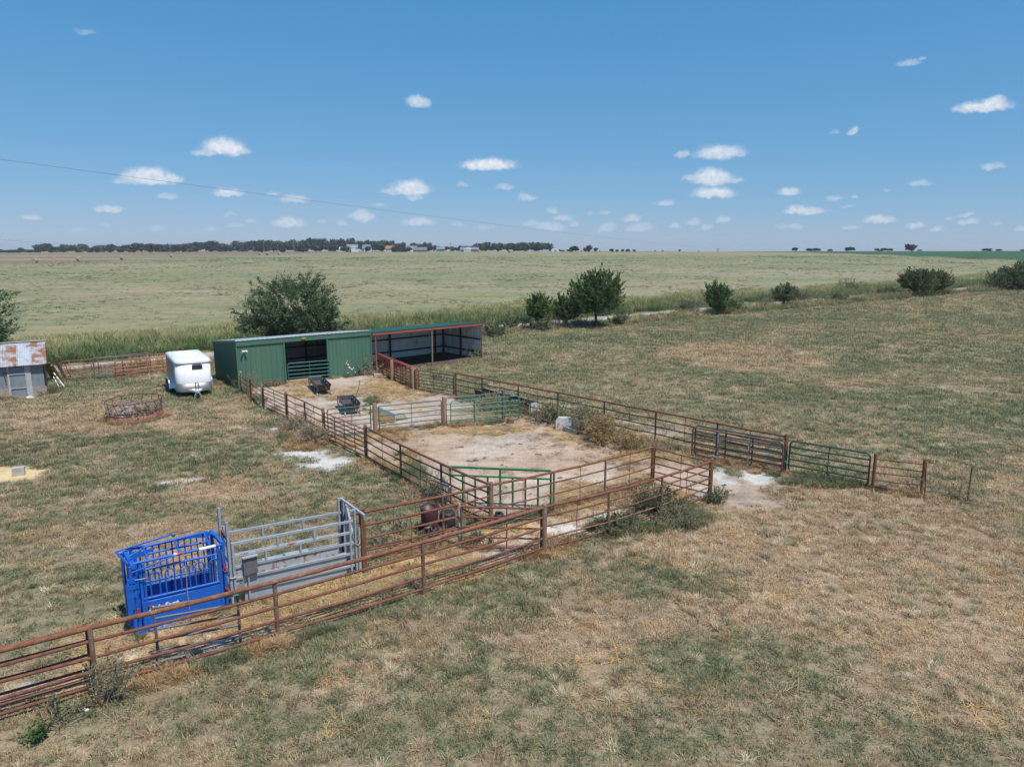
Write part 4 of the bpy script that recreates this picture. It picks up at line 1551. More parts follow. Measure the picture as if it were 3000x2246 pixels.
# ------------------------------------------------------------------ stock trailer
def trailer():
    nose = Vector((-19.35, 42.6, 0))
    rear = Vector((-.53, .848, 0))
    rz = math.atan2(rear.y, rear.x)
    t = thing('stock_trailer', 'white livestock trailer with a rounded nose and silver stone guard parked by the green shed', 'trailer', tuple(nose), rz)
    # local: x runs back from the nose, y to the right hand side seen from the rear, z up
    Lh, Wd, Rn = 4.5, 2.02, .72
    hw = Wd / 2

    def plan(grow=0.0, n=14):
        pts = []
        for i in range(n + 1):
            a = -math.pi / 2 + math.pi * i / n
            # super-ellipse nose
            c, s = math.cos(a), math.sin(a)
            x = Rn - (Rn + grow) * abs(c) ** .55
            y = (hw + grow) * math.copysign(abs(s) ** .55, s)
            pts.append((x, y))
        return pts      # from -y side round the nose to +y

    def skin(z0, z1, grow, mm, name, back=.55):
        pl = [(back, -(hw + grow))] + plan(grow) + [(back, hw + grow)]
        mb = MB()
        vs = []
        for (x, y) in pl:
            vs += [(x, y, z0), (x, y, z1)]
        n = len(vs)
        vs += [(v[0] + .03, v[1] * .97, v[2]) for v in vs]
        fs = [(2 * i, 2 * i + 1, 2 * i + 3, 2 * i + 2) for i in range(len(pl) - 1)]
        fs += [(n + 2 * i, n + 2 * i + 2, n + 2 * i + 3, n + 2 * i + 1) for i in range(len(pl) - 1)]
        fs += [(2 * i + 1, n + 2 * i + 1, n + 2 * i + 3, 2 * i + 3) for i in range(len(pl) - 1)]
        mb.add(vs, fs, True)
        return mb.build(name, mm, t)
    skin(.86, 2.08, .0, WHITE, 'nose_panel', .75)
    skin(.36, .88, .012, TREAD, 'stone_guard', .75)
    skin(2.06, 2.10, .012, DARKST, 'trim_line', .75)
    # roof: stacked plans shrinking to a soft edge
    mb = MB()
    levels = [(2.09, .035), (2.17, .045), (2.25, .02), (2.31, -.06), (2.345, -.18), (2.36, -.42)]
    rings = []
    for z, g in levels:
        pl = plan(g, 18)
        ring = [(x, y, z) for x, y in pl] + [(Lh + g, hw + g, z), (Lh + g, -(hw + g), z)]
        rings.append(ring)
    n = len(rings[0])
    vs = [p for r_ in rings for p in r_]
    fs = []
    for k in range(len(rings) - 1):
        for i in range(n):
            j = (i + 1) % n
            fs.append((k * n + i, k * n + j, (k + 1) * n + j, (k + 1) * n + i)[::-1])
    fs.append(tuple((len(rings) - 1) * n + i for i in range(n))[::-1])
    mb.add(vs, fs, True)
    roof = mb.build('roof', WHITE, t)
    for k in range(5):
        mb = MB()
        mb.tube([(1.2 + k * .68, -.62, 2.352), (1.2 + k * .68, .62, 2.352)], .02, 6)
        mb.build('roof_bow', WHITE, roof)
    # floor, sides with slats
    mb = MB()
    mb.box((Lh / 2 + .2, 0, .48), (Lh - .4, Wd - .06, .1))
    mb.build('floor', DARKST, t)
    for sy in (-1, 1):
        y = sy * hw
        mb = MB()
        mb.box((Lh / 2 + .35, y, .62), (Lh - .72, .04, .36))
        mb.build('lower_side', ALU, t)
        for k in range(9):
            x = .85 + k * (Lh - .95) / 8
            mb = MB()
            mb.box((x, y * 1.012, 1.45), (.075, .05, 1.3))
            mb.build('side_post', ALU, t)
        for z, h in ((.93, .16), (1.21, .16), (1.49, .16), (1.83, .12), (2.05, .10)):
            mb = MB()
            mb.box((Lh / 2 + .38, y * .99, z), (Lh - .78, .03, h))
            mb.build('side_slat', ALU if z < 2 else WHITE, t)
        mb = MB()
        mb.box((Lh / 2 + .35, y * 1.01, .47), (Lh - .7, .06, .09))
        mb.build('side_sill', ALU, t)
        # fender over two wheels
        prof = [(-.98, .36), (-.90, .70), (-.72, .86), (-.5, .90), (.5, .90), (.72, .86), (.90, .70), (.98, .36), (.95, .36), (.87, .68), (.7, .82), (.5, .865), (-.5, .865), (-.7, .82), (-.87, .68), (-.95, .36)]
        mb = MB()
        mb.prism(prof, (1, 0, 0), (0, 0, 1), (0, sy * .26, 0), (2.75, y, 0))
        mb.build('fender', ALU, t)
        for wx in (2.34, 3.16):
            w = wheel(t, (wx, y + sy * .13, .35), .35, .2, sy)
    mb = MB()
    for k in range(2):
        mb.box((Lh, (k - .5) * .98, 1.25), (.05, .95, 1.55))
    mb.build('rear_gate', ALU, t)
    # spare on the left hand side seen from the front
    sp = wheel(t, (3.35, -hw - .16, 1.22), .36, .2, -1, 'spare_wheel')
    # window with frame, lettering above it
    mb = MB()
    pl = plan(0, 28)

    def nose_pt(y, z, g):
        best = min(range(len(pl)), key=lambda i: abs(pl[i][1] - y))
        i0 = max(1, min(len(pl) - 2, best))
        cand = sorted(pl[i0 - 1:i0 + 2], key=lambda p: p[1])
        x = np.interp(y, [c[0 + 1] for c in cand], [c[0] for c in cand])
        return (float(x) - g, y, z)
    yc, w2, h2 = -.18, .28, .14

    def patch(y0, y1, z0, z1, g, mm, name, par):
        ys = np.linspace(y0, y1, 7)
        m_ = MB()
        vs = []
        for yy in ys:
            vs += [nose_pt(yy, z0, g), nose_pt(yy, z1, g)]
        k_ = len(vs)
        vs += [(v[0] + .02, v[1], v[2]) for v in vs]
        fs = [(2 * i, 2 * i + 1, 2 * i + 3, 2 * i + 2)[::-1] for i in range(6)]
        fs += [(2 * i + 1, 2 * i + 3, k_ + 2 * i + 3, k_ + 2 * i + 1) for i in range(6)]
        fs += [(2 * i, k_ + 2 * i, k_ + 2 * i + 2, 2 * i + 2) for i in range(6)]
        fs += [(0, k_, k_ + 1, 1), (12, 13, k_ + 13, k_ + 12)]
        m_.add(vs, fs)
        return m_.build(name, mm, par)
    fr = patch(yc - w2 - .03, yc + w2 + .03, 1.70, 2.0, .012, ALU, 'window', t)
    patch(yc - w2, yc + w2, 1.73, 1.97, .020, GLASS, 'pane', fr)
    # flowing script, one stroke of loops
    mb = MB()
    pts = []
    for i in range(70):
        s = i / 69
        y = yc + .24 - .48 * s
        amp = .035 + (.03 if s < .15 else 0)
        z = 2.035 + amp * math.sin(s * 44) * (.6 + .4 * math.sin(s * 9)) * .75
        y += .012 * math.cos(s * 44)
        p = nose_pt(y, z, .014)
        pts.append(p)
    mb.tube(pts, .009, 5)
    mb.build('script_lettering', DARKST, t)
    # tongue, jack, coupler, chains
    mb = MB()
    for sy in (-1, 1):
        mb.beam((.5, sy * .55, .46), (-.72, sy * .05, .46), .07, .12)
    mb.box((-.25, 0, .525), (.75, .42, .02))
    mb.build('tongue', WHITE, t)
    mb = MB()
    mb.box((-.85, 0, .47), (.3, .10, .12))
    mb.build('coupler', GALV, t)
    mb = MB()
    mb.tube([(-.52, .06, .12), (-.52, .06, 1.0)], .032, 8)
    mb.tube([(-.52, .06, .98), (-.52, -.10, 1.02)], .014, 6)
    mb.box((-.52, .06, .1), (.16, .16, .03))
    mb.build('jack', GALVD, t)
    mb = MB()
    mb.tube([(-.3, -.12, .53), (-.3, -.12, .93)], .03, 8)
    mb.build('jack_handle_tube', BLACK, t)
    for sy in (-1, 1):
        mb = MB()
        mb.tube([(-.6, sy * .08, .42), (-.72, sy * .17, .25), (-.8, sy * .19, .07), (-.86, sy * .12, .2), (-.9, sy * .06, .38)], .014, 6)
        mb.build('safety_chain', GALV, t)
    mb = MB()
    for k in range(2):
        mb.box((4.2, -.08 + .16 * k, 2.372), (.06, .07, .03))
    mb.build('roof_marker', REDP, t)


def wheel(parent, c, r, w, sy, name='wheel'):
    m3 = Matrix.Rotation(math.pi / 2, 3, 'X')
    o = thing(name, None, None, c)
    o.parent = parent
    mb = MB()
    mb.lathe([(r * .62, -w / 2), (r * .9, -w / 2), (r, -w * .36), (r, w * .36), (r * .9, w / 2), (r * .62, w / 2), (r * .6, 0)], (0, 0, 0), 22, m3)
    mb.build('tyre', BLACK, o)
    mb = MB()
    s = 1 if sy > 0 else -1
    mb.lathe([(0, s * -w * .30), (r * .2, s * -w * .34), (r * .25, s * -w * .2), (r * .5, s * -w * .15), (r * .63, s * -w * .42), (r * .63, s * w * .3)], (0, 0, 0), 18, m3)
    mb.build('rim', WHITE, o)
    return o


trailer()


# ------------------------------------------------------------------ ring feeder
def hay_ring():
    c = P(398, 1222)
    c = Vector((c.x, c.y, 0))
    t = thing('hay_ring', 'rusty round hay feeder filled with dead branches standing in the yard', 'hay feeder', tuple(c))
    t.rotation_euler = (R(1.5), R(-1), 0)
    r, H = 1.36, 1.0
    N_ = 44
    ring = lambda rr, z: [(rr * math.cos(2 * math.pi * i / N_), rr * math.sin(2 * math.pi * i / N_), z) for i in range(N_)]
    mb = MB()
    mb.tube(ring(r, H), .027, 8, closed=True)
    mb.build('top_ring', RUST, t)
    mb = MB()
    mb.tube(ring(r * .99, .5), .022, 8, closed=True)
    mb.build('middle_ring', RUST, t)
    for k in range(16):
        a = 2 * math.pi * (k + .3) / 16
        mb = MB()
        mb.tube([(r * math.cos(a), r * math.sin(a), H), (r * .99 * math.cos(a + .14), r * .99 * math.sin(a + .14), .45)], .017, 6)
        mb.build('bar', RUST, t)
    mb = MB()
    a0 = R(0)
    prof = [(r * 1.0, 0), (r * 1.0, .12), (r * 1.015, .14), (r * 1.0, .16), (r * 1.0, .3), (r * .98, .3), (r * .98, 0)]
    mb.lathe(prof, (0, 0, 0), N_)
    mb.build('skirt', mat('faded_red_sheet', (.24, .065, .05), (.20, .09, .065), rough=.6, scale=4, col3=(.3, .2, .15), scale3=5), t)
    # tangle of branches and old hay inside, its own thing
    rg = random.Random(8)
    b = thing('branch_pile', 'tangle of dead branches and old hay heaped in the ring feeder', 'brush pile', (c.x, c.y, 0))
    mb = MB()
    for k in range(260):
        a = rg.uniform(0, 2 * math.pi)
        rr = 1.28 * rg.random() ** .35
        p = Vector((rr * math.cos(a), rr * math.sin(a), rg.uniform(.2, .78 if math.sin(a) < .3 else .7)))
        d = Vector((rg.gauss(0, 1), rg.gauss(0, 1), rg.gauss(0, .3))).normalized()
        ln = rg.uniform(.3, .8)
        pts = []
        q = p - d * ln / 2
        for s in range(4):
            pts.append(Vector((q.x, q.y, max(.03, q.z))))
            d = (d + Vector((rg.gauss(0, .25), rg.gauss(0, .25), rg.gauss(0, .2)))).normalized()
            q = q + d * ln / 3
            if math.hypot(q.x, q.y) > 1.3:
                q = Vector((q.x * 1.3 / math.hypot(q.x, q.y), q.y * 1.3 / math.hypot(q.x, q.y), q.z))
        r0 = rg.uniform(.012, .035)
        mb.tube(pts, [r0, r0 * .9, r0 * .7, r0 * .4], 5)
    bo = mb.build('branches', TWIG, b)
    bo['kind'] = 'stuff'
    mb = MB()
    vs, fs = [(0, 0, .60)], []
    rows, cols = 9, 36
    for i in range(1, rows + 1):
        for j in range(cols):
            a = 2 * math.pi * j / cols
            rr = 1.25 * i / rows
            x, y = rr * math.cos(a), rr * math.sin(a)
            z = .60 + .10 * (vnoise(np.array([x + 5]), np.array([y + 9]), .35, 3)[0] - .5) - .30 * max(0, (i / rows - .82) / .18)
            if y < -.2:
                z -= .03
            vs.append((x, y, max(.04, z)))
    for j in range(cols):
        fs.append((0, 1 + j, 1 + (j + 1) % cols))
    for i in range(rows - 1):
        for j in range(cols):
            p0, p1 = 1 + i * cols + j, 1 + i * cols + (j + 1) % cols
            fs.append((p0, p0 + cols, p1 + cols, p1))
    mb.add(vs, fs, True)
    mb.build('old_hay', mat('matted_hay', (.33, .27, .22), (.24, .19, .15), rough=.95, scale=9, bump=.8, bscale=40), b)
    mb = MB()
    for k in range(260):
        a = rg.gauss(-.55, .42)
        rr = rg.uniform(1.0, 1.34)
        p = Vector((rr * math.cos(a), rr * math.sin(a), rg.uniform(.12, .78)))
        d = Vector((rg.gauss(0, .6), rg.gauss(0, .6), rg.gauss(-.4, .6))).normalized() * rg.uniform(.1, .22)
        mb.tube([p - d, p + d * .2 + Vector((0, 0, .02)), p + d], .009, 3, cap=False)
    so = mb.build('straw', HAYM, b)
    so['kind'] = 'stuff'


hay_ring()


# ------------------------------------------------------------------ blue squeeze chute
def text_mesh(body, size, depth, shear=0.0, bold=.0):
    cu = bpy.data.curves.new('lettering', 'FONT')
    cu.body = body
    cu.size = size
    cu.extrude = depth
    cu.offset = bold
    cu.shear = shear
    cu.resolution_u = 3
    ob = bpy.data.objects.new('lettering', cu)
    C.objects.link(ob)
    bpy.context.view_layer.update()
    me = bpy.data.meshes.new_from_object(ob.evaluated_get(bpy.context.evaluated_depsgraph_get()))
    bpy.data.objects.remove(ob)
    bpy.data.curves.remove(cu)
    return me


def chute():
    a, b = P(398, 1862), P(664, 1783)
    d = (b - a).normalized()
    rz = math.atan2(d.y, d.x)
    t = thing('squeeze_chute', 'bright blue cattle squeeze chute behind the front fence', 'cattle chute', tuple(a), rz)
    Ln, W = (b - a).length + .02, .95
    ZT = 1.74
    j0, j1 = .30, Ln - .12       # between the head gate and the tail gate

    def bar(name, p, q, r, mm=BLUE, n=8, par=t):
        mb = MB()
        mb.tube([p, q], r, n)
        return mb.build(name, mm, par)

    def sq(name, p, q, w, h=None, mm=BLUE, par=t):
        mb = MB()
        mb.beam(p, q, w, h or w)
        return mb.build(name, mm, par)
    # end frames
    for x in (0.02, .22):
        for y in (0, W):
            sq('head_post', (x, y, 0), (x, y, 1.74), .075, .06)
    for y in (0.0, W):
        sq('head_cheek', (.12, y + .08 * (1 if y == 0 else -1), .12), (.12, y + .08 * (1 if y == 0 else -1), 1.6), .05, .08)
    for y in (-.07, ):
        sq('side_wing', (-.07, y, .5), (-.07, y, 1.35), .03, .09)
    sq('head_beam', (.1, -.05, 1.72), (.1, W + .05, 1.72), .10, .09)
    sq('head_base', (.1, -.05, .06), (.1, W + .05, .06), .22, .08)
    for y in (.3, .64):
        sq('neck_bar', (.10, y, .10), (.10, y, 1.55), .05)
    mb = MB()
    for z in (1.05, 1.25, 1.4):
        mb.box((.02, -.03, z), (.16, .1, .1))
    mb.tube([(.0, -.05, .7), (.02, -.03, 1.5)], .04, 8)
    mb.build('latch_box', BLUE, t)
    for x in (Ln - .1, Ln):
        for y in (0, W):
            sq('tail_post', (x, y, 0), (x, y, ZT + (.02 if x == Ln else -.1)), .08, .06)
    sq('tail_beam', (Ln, -.03, ZT + .03), (Ln, W + .03, ZT + .03), .08, .07)
    sq('tail_base', (Ln - .05, -.03, .06), (Ln - .05, W + .03, .06), .16, .08)
    # top rails: slightly rising to the tail
    for y in (0, W):
        bar('top_rail', (.1, y, 1.79), (Ln, y, ZT), .036)
        bar('middle_rail', (j0, y, 1.58), (j1, y, 1.52), .028)
        bar('lower_rail', (j0 - .05, y, .86), (j1, y, .78), .032)
        bar('lower_rail', (j0 - .05, y, .77), (j1, y, .69), .02)
    for x in (j0, j1):
        for y in (0, W):
            sq('side_post', (x, y, .08), (x, y, 1.7), .055)
    # hoops on the near side, plain bars on the far side
    nh = 5
    for k in range(nh):
        xc = j0 + .22 + k * (j1 - j0 - .34) / (nh - 1)
        hw = .10
        zt = 1.47 - .07 * k / nh
        path = [(xc - hw, -.005, .82)]
        for i in range(9):
            an = math.pi - math.pi * i / 8
            path.append((xc + hw * math.cos(an), -.005, zt - hw + hw * math.sin(an)))
        path.append((xc + hw, -.005, .82))
        mb = MB()
        mb.tube(path, .019, 8)
        mb.build('hoop_bar', BLUE, t)
        bar('hoop_stub', (xc, -.005, zt), (xc, -.005, 1.55), .02)
    nv = 11
    for k in range(nv):
        x = j0 + .1 + k * (j1 - j0 - .2) / (nv - 1)
        bar('far_bar', (x, W, .80), (x, W, 1.76), .018)
    # sheet panels
    sq('near_panel', (j0 - .06, -.01, .42), (j1 + .03, -.01, .38), .03, .68)
    sq('far_panel', (j0 - .06, W, .42), (j1 + .03, W, .38), .03, .68, BLUED)
    sq('floor_panel', (0, W / 2, .05), (Ln, W / 2, .05), W - .1, .05, BLUED)
    bar('panel_hinge', (j0, -.03, .06), (j1, -.03, .08), .025)
    # roof work: cross frames, raised ridge bar with plates
    for x, z in ((.42, 1.79), (1.12, 1.77), (1.82, 1.76)):
        pts = [(x, 0, z - .03), (x, W * .55, z + .17), (x, W, z - .03)]
        mb = MB()
        mb.tube(pts, .022, 8)
        mb.build('roof_bow', BLUE, t)
    mb = MB()
    mb.tube([(.12, W * .55, 1.78), (.5, W * .55, 1.94), (1.9, W * .55, 1.95), (Ln, W * .55, 1.78)], .03, 8)
    mb.build('ridge_bar', BLUE, t)
    mb = MB()
    mb.prism([(0, 0), (.5, .12), (.56, .2), (.2, .16), (-.05, .04)], (1, 0, 0), (0, 0, 1), (0, .02, 0), (.10, W * .30, 1.76))
    mb.build('gusset_plate', BLUE, t)
    mb = MB()
    mb.prism([(0, 0), (-.55, .14), (-.62, .05), (-.2, -.02)], (1, 0, 0), (0, 0, 1), (0, .02, 0), (Ln - .02, W * .7, 1.78))
    mb.build('gusset_plate', BLUE, t)
    bar('crank_bar', (-.1, W + .02, 1.80), (1.1, W * .8, 2.0), .022)
    bar('crank_arm', (-.1, W + .02, 1.80), (.05, .25, 1.70), .028)
    mb = MB()
    mb.lathe([(0, -.05), (.045, -.05), (.045, .05), (0, .05)], (1.15, W * .78, 2.0), 12, Matrix.Rotation(math.pi / 2, 3, 'X'))
    mb.tube([(1.15, W * .78, 2.0), (1.6, W * .72, 2.03)], .014, 6)
    mb.build('spring', GALVD, t)
    # levers with red grips
    lv = bar('lever', (.05, -.08, 1.62), (1.0, -.12, 1.80), .016, BLUE)
    mb = MB()
    mb.tube([(1.0, -.12, 1.80), (1.14, -.126, 1.826)], .024, 8)
    mb.build('grip', REDP, lv)
    lv = bar('short_lever', (.0, -.06, 1.42), (.34, -.1, 1.40), .010, GALV)
    mb = MB()
    mb.tube([(.3, -.095, 1.402), (.36, -.102, 1.399)], .014, 6)
    mb.build('grip', REDP, lv)
    for (x, z) in ((-.05, 1.3), (.1, .62), (Ln + .02, .42)):
        mb = MB()
        mb.box((x, -.055, z), (.05, .03, .13))
        mb.build('red_reflector', REDP, t)
    mb = MB()
    mb.tube([(j0 + .02, -.06, .69), (j0 + .10, -.07, .66)], .022, 6)
    mb.build('red_knob', mat('dark_red_grip', (.25, .03, .03), rough=.5), t)
    mb = MB()
    mb.tube([(Ln - .03, -.06, .60), (Ln + .05, -.07, .53)], .025, 6)
    mb.build('red_knob', REDP, t)
    mb = MB()
    mb.beam((Ln - .05, -.06, 1.62), (Ln - .03, -.06, 1.22), .05, .02)
    mb.build('latch_strap', GALVD, t)
    mb = MB()
    mb.tube([(Ln - .0 + .05 * math.cos(2 * math.pi * i / 12), -.075, 1.10 + .05 * math.sin(2 * math.pi * i / 12)) for i in range(12)], .012, 6, closed=True)
    mb.tube([(Ln - .02, -.075, 1.16), (Ln - .03, -.075, 1.26)], .018, 6)
    mb.build('snap_ring', REDP, t)
    for (x0, x1, z) in ((1.55, 1.66, 1.715), (Ln - .45, Ln - .17, 1.77), (.98, 1.05, 1.67)):
        mb = MB()
        zz = 1.79 + (ZT - 1.79) * ((x0 + x1) / 2 - .1) / (Ln - .1)
        mb.tube([(x0, -.002, zz + .0005), (x1, -.002, zz - .002)], .0395, 8)
        mb.build('white_sticker', WHITE, t)
    mb = MB()
    mb.tube([(1.2, -.06, 1.72), (1.21, -.06, 1.3), (1.19, -.05, .8), (1.2, -.05, .3)], .008, 5)
    mb.tube([(1.17, -.05, 1.76), (1.2, -.07, 1.70), (1.26, -.05, 1.74), (1.2, -.06, 1.72)], .012, 5)
    tr = mb.build('rope', mat('pale_rope', (.5, .38, .36), rough=.9), t)
    me = text_mesh('Priefert', .185, .004, .12, .006)
    me.materials.append(WHITE)
    tx = put('lettering', me, t, (j0 + .02, -.034, .52), (math.pi / 2, R(1.4), 0))
    tx.scale = (1.16, 1, 1)
    mb = MB()
    mb.lathe([(0, .006), (.017, .006), (.017, 0)], (j0 + .215, -.037, .648), 10, Matrix.Rotation(math.pi / 2, 3, 'X'))
    mb.build('red_dot', REDP, t)


chute()


# ------------------------------------------------------------------ grey steel alley
def alley():
    a = P(690, 1778)
    b = AR
    d = (b - a).normalized()
    rz = math.atan2(d.y, d.x)
    t = thing('steel_alley', 'grey steel cattle alley with rust patched side sheets next to the blue chute', 'cattle alley', tuple(a), rz)
    Ln, W = (b - a).length, .82

    def sq(name, p, q, w, h=None, mm=GALV, par=t):
        mb = MB()
        mb.beam(p, q, w, h or w)
        return mb.build(name, mm, par)
    rails = (1.70, 1.38, 1.07, .76, .40)
    for y in (0, W):
        for k, z in enumerate(rails):
            z1 = z - .10
            if y > 0 and k > 3:
                continue
            sq('rail', (0, y, z), (Ln, y, z1), .05, .06, GALVR if (k == 1 and y == 0) else GALV)
        for (s, k) in ((.31, 0), (.65, 0), (.43, 1), (.20, 2), (.75, 1)) if y else ((.36, 0), (.66, 0), (.26, 1), (.54, 1)):
            x = Ln * s
            sq('spacer', (x, y, rails[k] - .1 * s), (x, y, rails[k + 1] - .1 * s), .055, .05)
    # sheets: upper rust patched band, lower plain
    for (x0, x1, mm) in ((.06, 1.08, GALVR), (1.09, 2.25, GALVR), (2.26, Ln * .86, GALVR)):
        sq('upper_sheet', (x0, .02, .93 - .03 * x0), (x1, .02, .93 - .03 * x1), .02, .28, mm)
    sq('lower_sheet', (.26, .03, .40), (Ln * .93, .03, .34), .02, .78, mat('grey_sheet', (.40, .455, .51), (.33, .385, .44), rough=.45, metal=.2, scale=1.2, stretch=(2, 2, .4)))
    sq('corner_sheet', (.05, .02, .68), (.24, .02, .68), .015, .2, GALVR)
    sq('far_sheet', (.1, W - .02, .42), (Ln * .72, W - .02, .38), .02, .76)
    for x0, x1 in ((.9, 1.45), (1.5, 2.15)):
        sq('tilted_sheet', (x0, W - .24, .80), (x1, W - .24, .77), .36, .02)
    # left end frame: tall posts
    for (x, y, z) in ((-.06, 0, 2.30), (.03, 0, 1.74), (-.06, W, 2.42), (.03, W, 1.9)):
        sq('end_post', (x, y, 0), (x, y, z), .07, .06)
    sq('cross_head', (-.02, 0, 1.78), (-.02, W, 1.78), .06, .1, RUSTO)
    for z in (1.6, 1.2, .8, .45):
        sq('cross_bar', (-.05, -.0, z), (-.05, W, z), .045)
    # right end frame, braced, with an overhead arm
    for (x, y, z) in ((Ln - .09, 0, 1.62), (Ln + .06, 0, 1.92), (Ln - .09, W, 1.98), (Ln + .04, W, 2.0), (Ln - .02, W * .45, 1.95)):
        sq('end_post', (x, y, 0), (x, y, z), .065, .055)
    sq('brace', (Ln, .05, 1.3), (Ln, W * .45, 1.9), .05, .03)
    sq('brace', (Ln, W * .95, 1.3), (Ln, W * .45, 1.9), .05, .03, GALVD)
    sq('brace', (Ln, W * .95, 1.35), (Ln, .05, .95), .05, .03, GALVD)
    sq('overhead_arm', (Ln, W + .05, 2.0), (Ln + .18, -.40, 1.86), .06, .05)
    sq('overhead_tie', (Ln - .1, W, 2.0), (Ln + .05, W, 2.0), .05)
    sq('arm_tie', (Ln - .09, 0, 1.9), (Ln + .07, 0, 1.92), .05)
    mb = MB()
    mb.tube([(Ln + .18, -.40, 1.85), (Ln + .19, -.40, 1.7)], .018, 6)
    mb.tube([(Ln + .02, -.04, .95), (Ln + .12, -.06, .88), (Ln + .22, .0, 1.0)], .014, 6)
    mb.tube([(-.1, -.06, .84), (.0, -.06, .82), (.07, -.05, .84)], .016, 6)
    mb.build('chain', GALV, t)
    # feed box hooked to the near side
    bx = thing('box', None, None, (.42, -.02, .78))
    bx.parent = t
    mb = MB()
    mb.box((0, 0, .28), (.34, .16, .46), rz=0)
    mb.build('box_body', GALVD, bx)
    mb = MB()
    mb.box((0, -.02, .525), (.38, .22, .03))
    mb.build('box_lid', GALV, bx)
    sq('box_leg', (.36, -.04, 0), (.36, -.04, 1.1), .04, .04)


alley()
mb = MB()
q = Y1 + Vector((-.02, -.03, 1.24))
mb.tube([q + Vector((-.07, 0, .02)), q + Vector((0, -.03, .07)), q + Vector((.07, .02, .03)), q + Vector((.02, .03, -.03))], .022, 6)
mb.tube([q + Vector((0, 0, 0)), q + Vector((.02, 0, -.3))], .008, 5)
tag(mb.build('twine_knot', TWINE), 'teal twine knotted round the post of the blue grey gate', 'twine')
pts = []
a, b = base(1240, 1586, 1.5), base(1600, 1482, 1.5)
p0 = on_line(N4, N3, 1090) + Vector((0, .05, 1.49))
p1 = T1.lerp(M1, .25) + Vector((0, 0, 1.05))
for i in range(14):
    s = i / 13
    q = p0.lerp(p1, s)
    pts.append((q.x, q.y + .10 * math.sin(s * 7), q.z - .10 * math.sin(math.pi * s)))
mb = MB()
mb.tube(pts, .006, 5)
tag(mb.build('twine', TWINE), 'long teal twine slung over the front fence towards the pen', 'twine')


# ------------------------------------------------------------------ feed bunks
def feed_bunk(label, fl, bl, wd):
    d = (bl - fl)
    Ln = d.length
    rz = math.atan2(d.y, d.x)
    t = thing('feed_bunk', label, 'feed bunk', tuple(fl), rz, 'black feed bunks in the upper pen')
    # x runs to the back, y to the left (so the bunk lies at y < 0)
    y0, y1 = 0.0, -wd

    def tb(name, pts, r=.022, mm=GALV):
        mb = MB()
        mb.tube(pts, r, 8)
        return mb.build(name, mm, t)
    for y in (y0, y1):
        tb('skid', [(-.06, y, .10), (.02, y, .03), (Ln * .82, y, .03), (Ln * .95, y, .16), (Ln + .02, y, .42), (Ln + .0, y, .56)], .026)
        for s in (.05, .33, .6, .84):
            yi = y * .86 + (y0 + y1) / 2 * .14
            tb('leg', [(Ln * s, y, .05), (Ln * s, yi, .58)], .02)
    for s in (.05, .92):
        tb('cross_bar', [(Ln * s, y0, .26), (Ln * s, y1, .26)], .018)
    # tub: flared, with a rolled rim
    mb = MB()
    yc = (y0 + y1) / 2
    hx0, hx1 = -.06, Ln * .98
    levels = [(.24, .62, .22), (.30, .80, .10), (.62, 1.03, 0.0), (.645, 1.08, -.03), (.645, 1.02, 0.005), (.33, .76, .12), (.28, .58, .24)]
    rings = []
    for z, ws, ins in levels:
        h = wd / 2 * ws
        rings.append([(hx0 + ins, yc - h, z), (hx1 - ins, yc - h, z), (hx1 - ins, yc + h, z), (hx0 + ins, yc + h, z)])
    vs = [p for r_ in rings for p in r_]
    fs = []
    for k in range(len(rings) - 1):
        for i in range(4):
            j = (i + 1) % 4
            fs.append((k * 4 + i, k * 4 + j, (k + 1) * 4 + j, (k + 1) * 4 + i))
    fs.append((3, 2, 1, 0))
    e = (len(rings) - 1) * 4
    fs.append((e, e + 1, e + 2, e + 3))
    mb.add(vs, fs)
    o = mb.build('tub', BLKP, t)
    bv = o.modifiers.new('edge', 'BEVEL')
    bv.width = .02
    bv.segments = 2
    tb('tow_bar', [(.0, yc - .05, .62), (-.28, yc - .18, .30), (-.62, yc - .30, .02)], .016, RUSTO)


fb1, bb1 = P(930, 1158), P(905, 1131)
feed_bunk('black feed bunk on a grey skid frame just outside the shed doorway', fb1, bb1, .85)
fb2, bb2 = P(1011, 1216), P(989, 1190)
feed_bunk('black feed bunk on a grey skid frame behind the dark green cross gate', fb2, bb2, .85)

# tipped concrete trough
def tipped_trough():
    a, b = P(1103, 1206), P(1176, 1232)
    a = a + Vector((.15, .1, 0))
    d = (b - a)
    t = thing('tipped_trough', 'pale trough tipped on its side, open face left, behind the cross gate', 'trough', tuple(a), math.atan2(d.y, d.x))
    Ln = d.length + .2
    t.scale = (.9, .85, .85)
    # outer and inner outline across; the open side looks down left
    outp = [(-.42, .03), (-.30, .42), (-.10, .52), (.28, .40), (.52, .02), (.46, .0), (.24, .33), (-.09, .44), (-.24, .37), (-.36, .0)]
    mb = MB()
    mb.prism(outp, (0, 1, 0), (0, 0, 1), (Ln, 0, 0))
    mb.build('shell', CONC, t)
    for x in (.0, Ln - .07):
        mb = MB()
        mb.prism([(-.30, .1), (-.22, .36), (-.09, .43), (.23, .32), (.42, .03)], (0, 1, 0), (0, 0, 1), (.07, 0, 0), (x + .004 if x == 0 else x - .004, 0, 0))
        mb.build('end_wall', CONC, t)


tipped_trough()


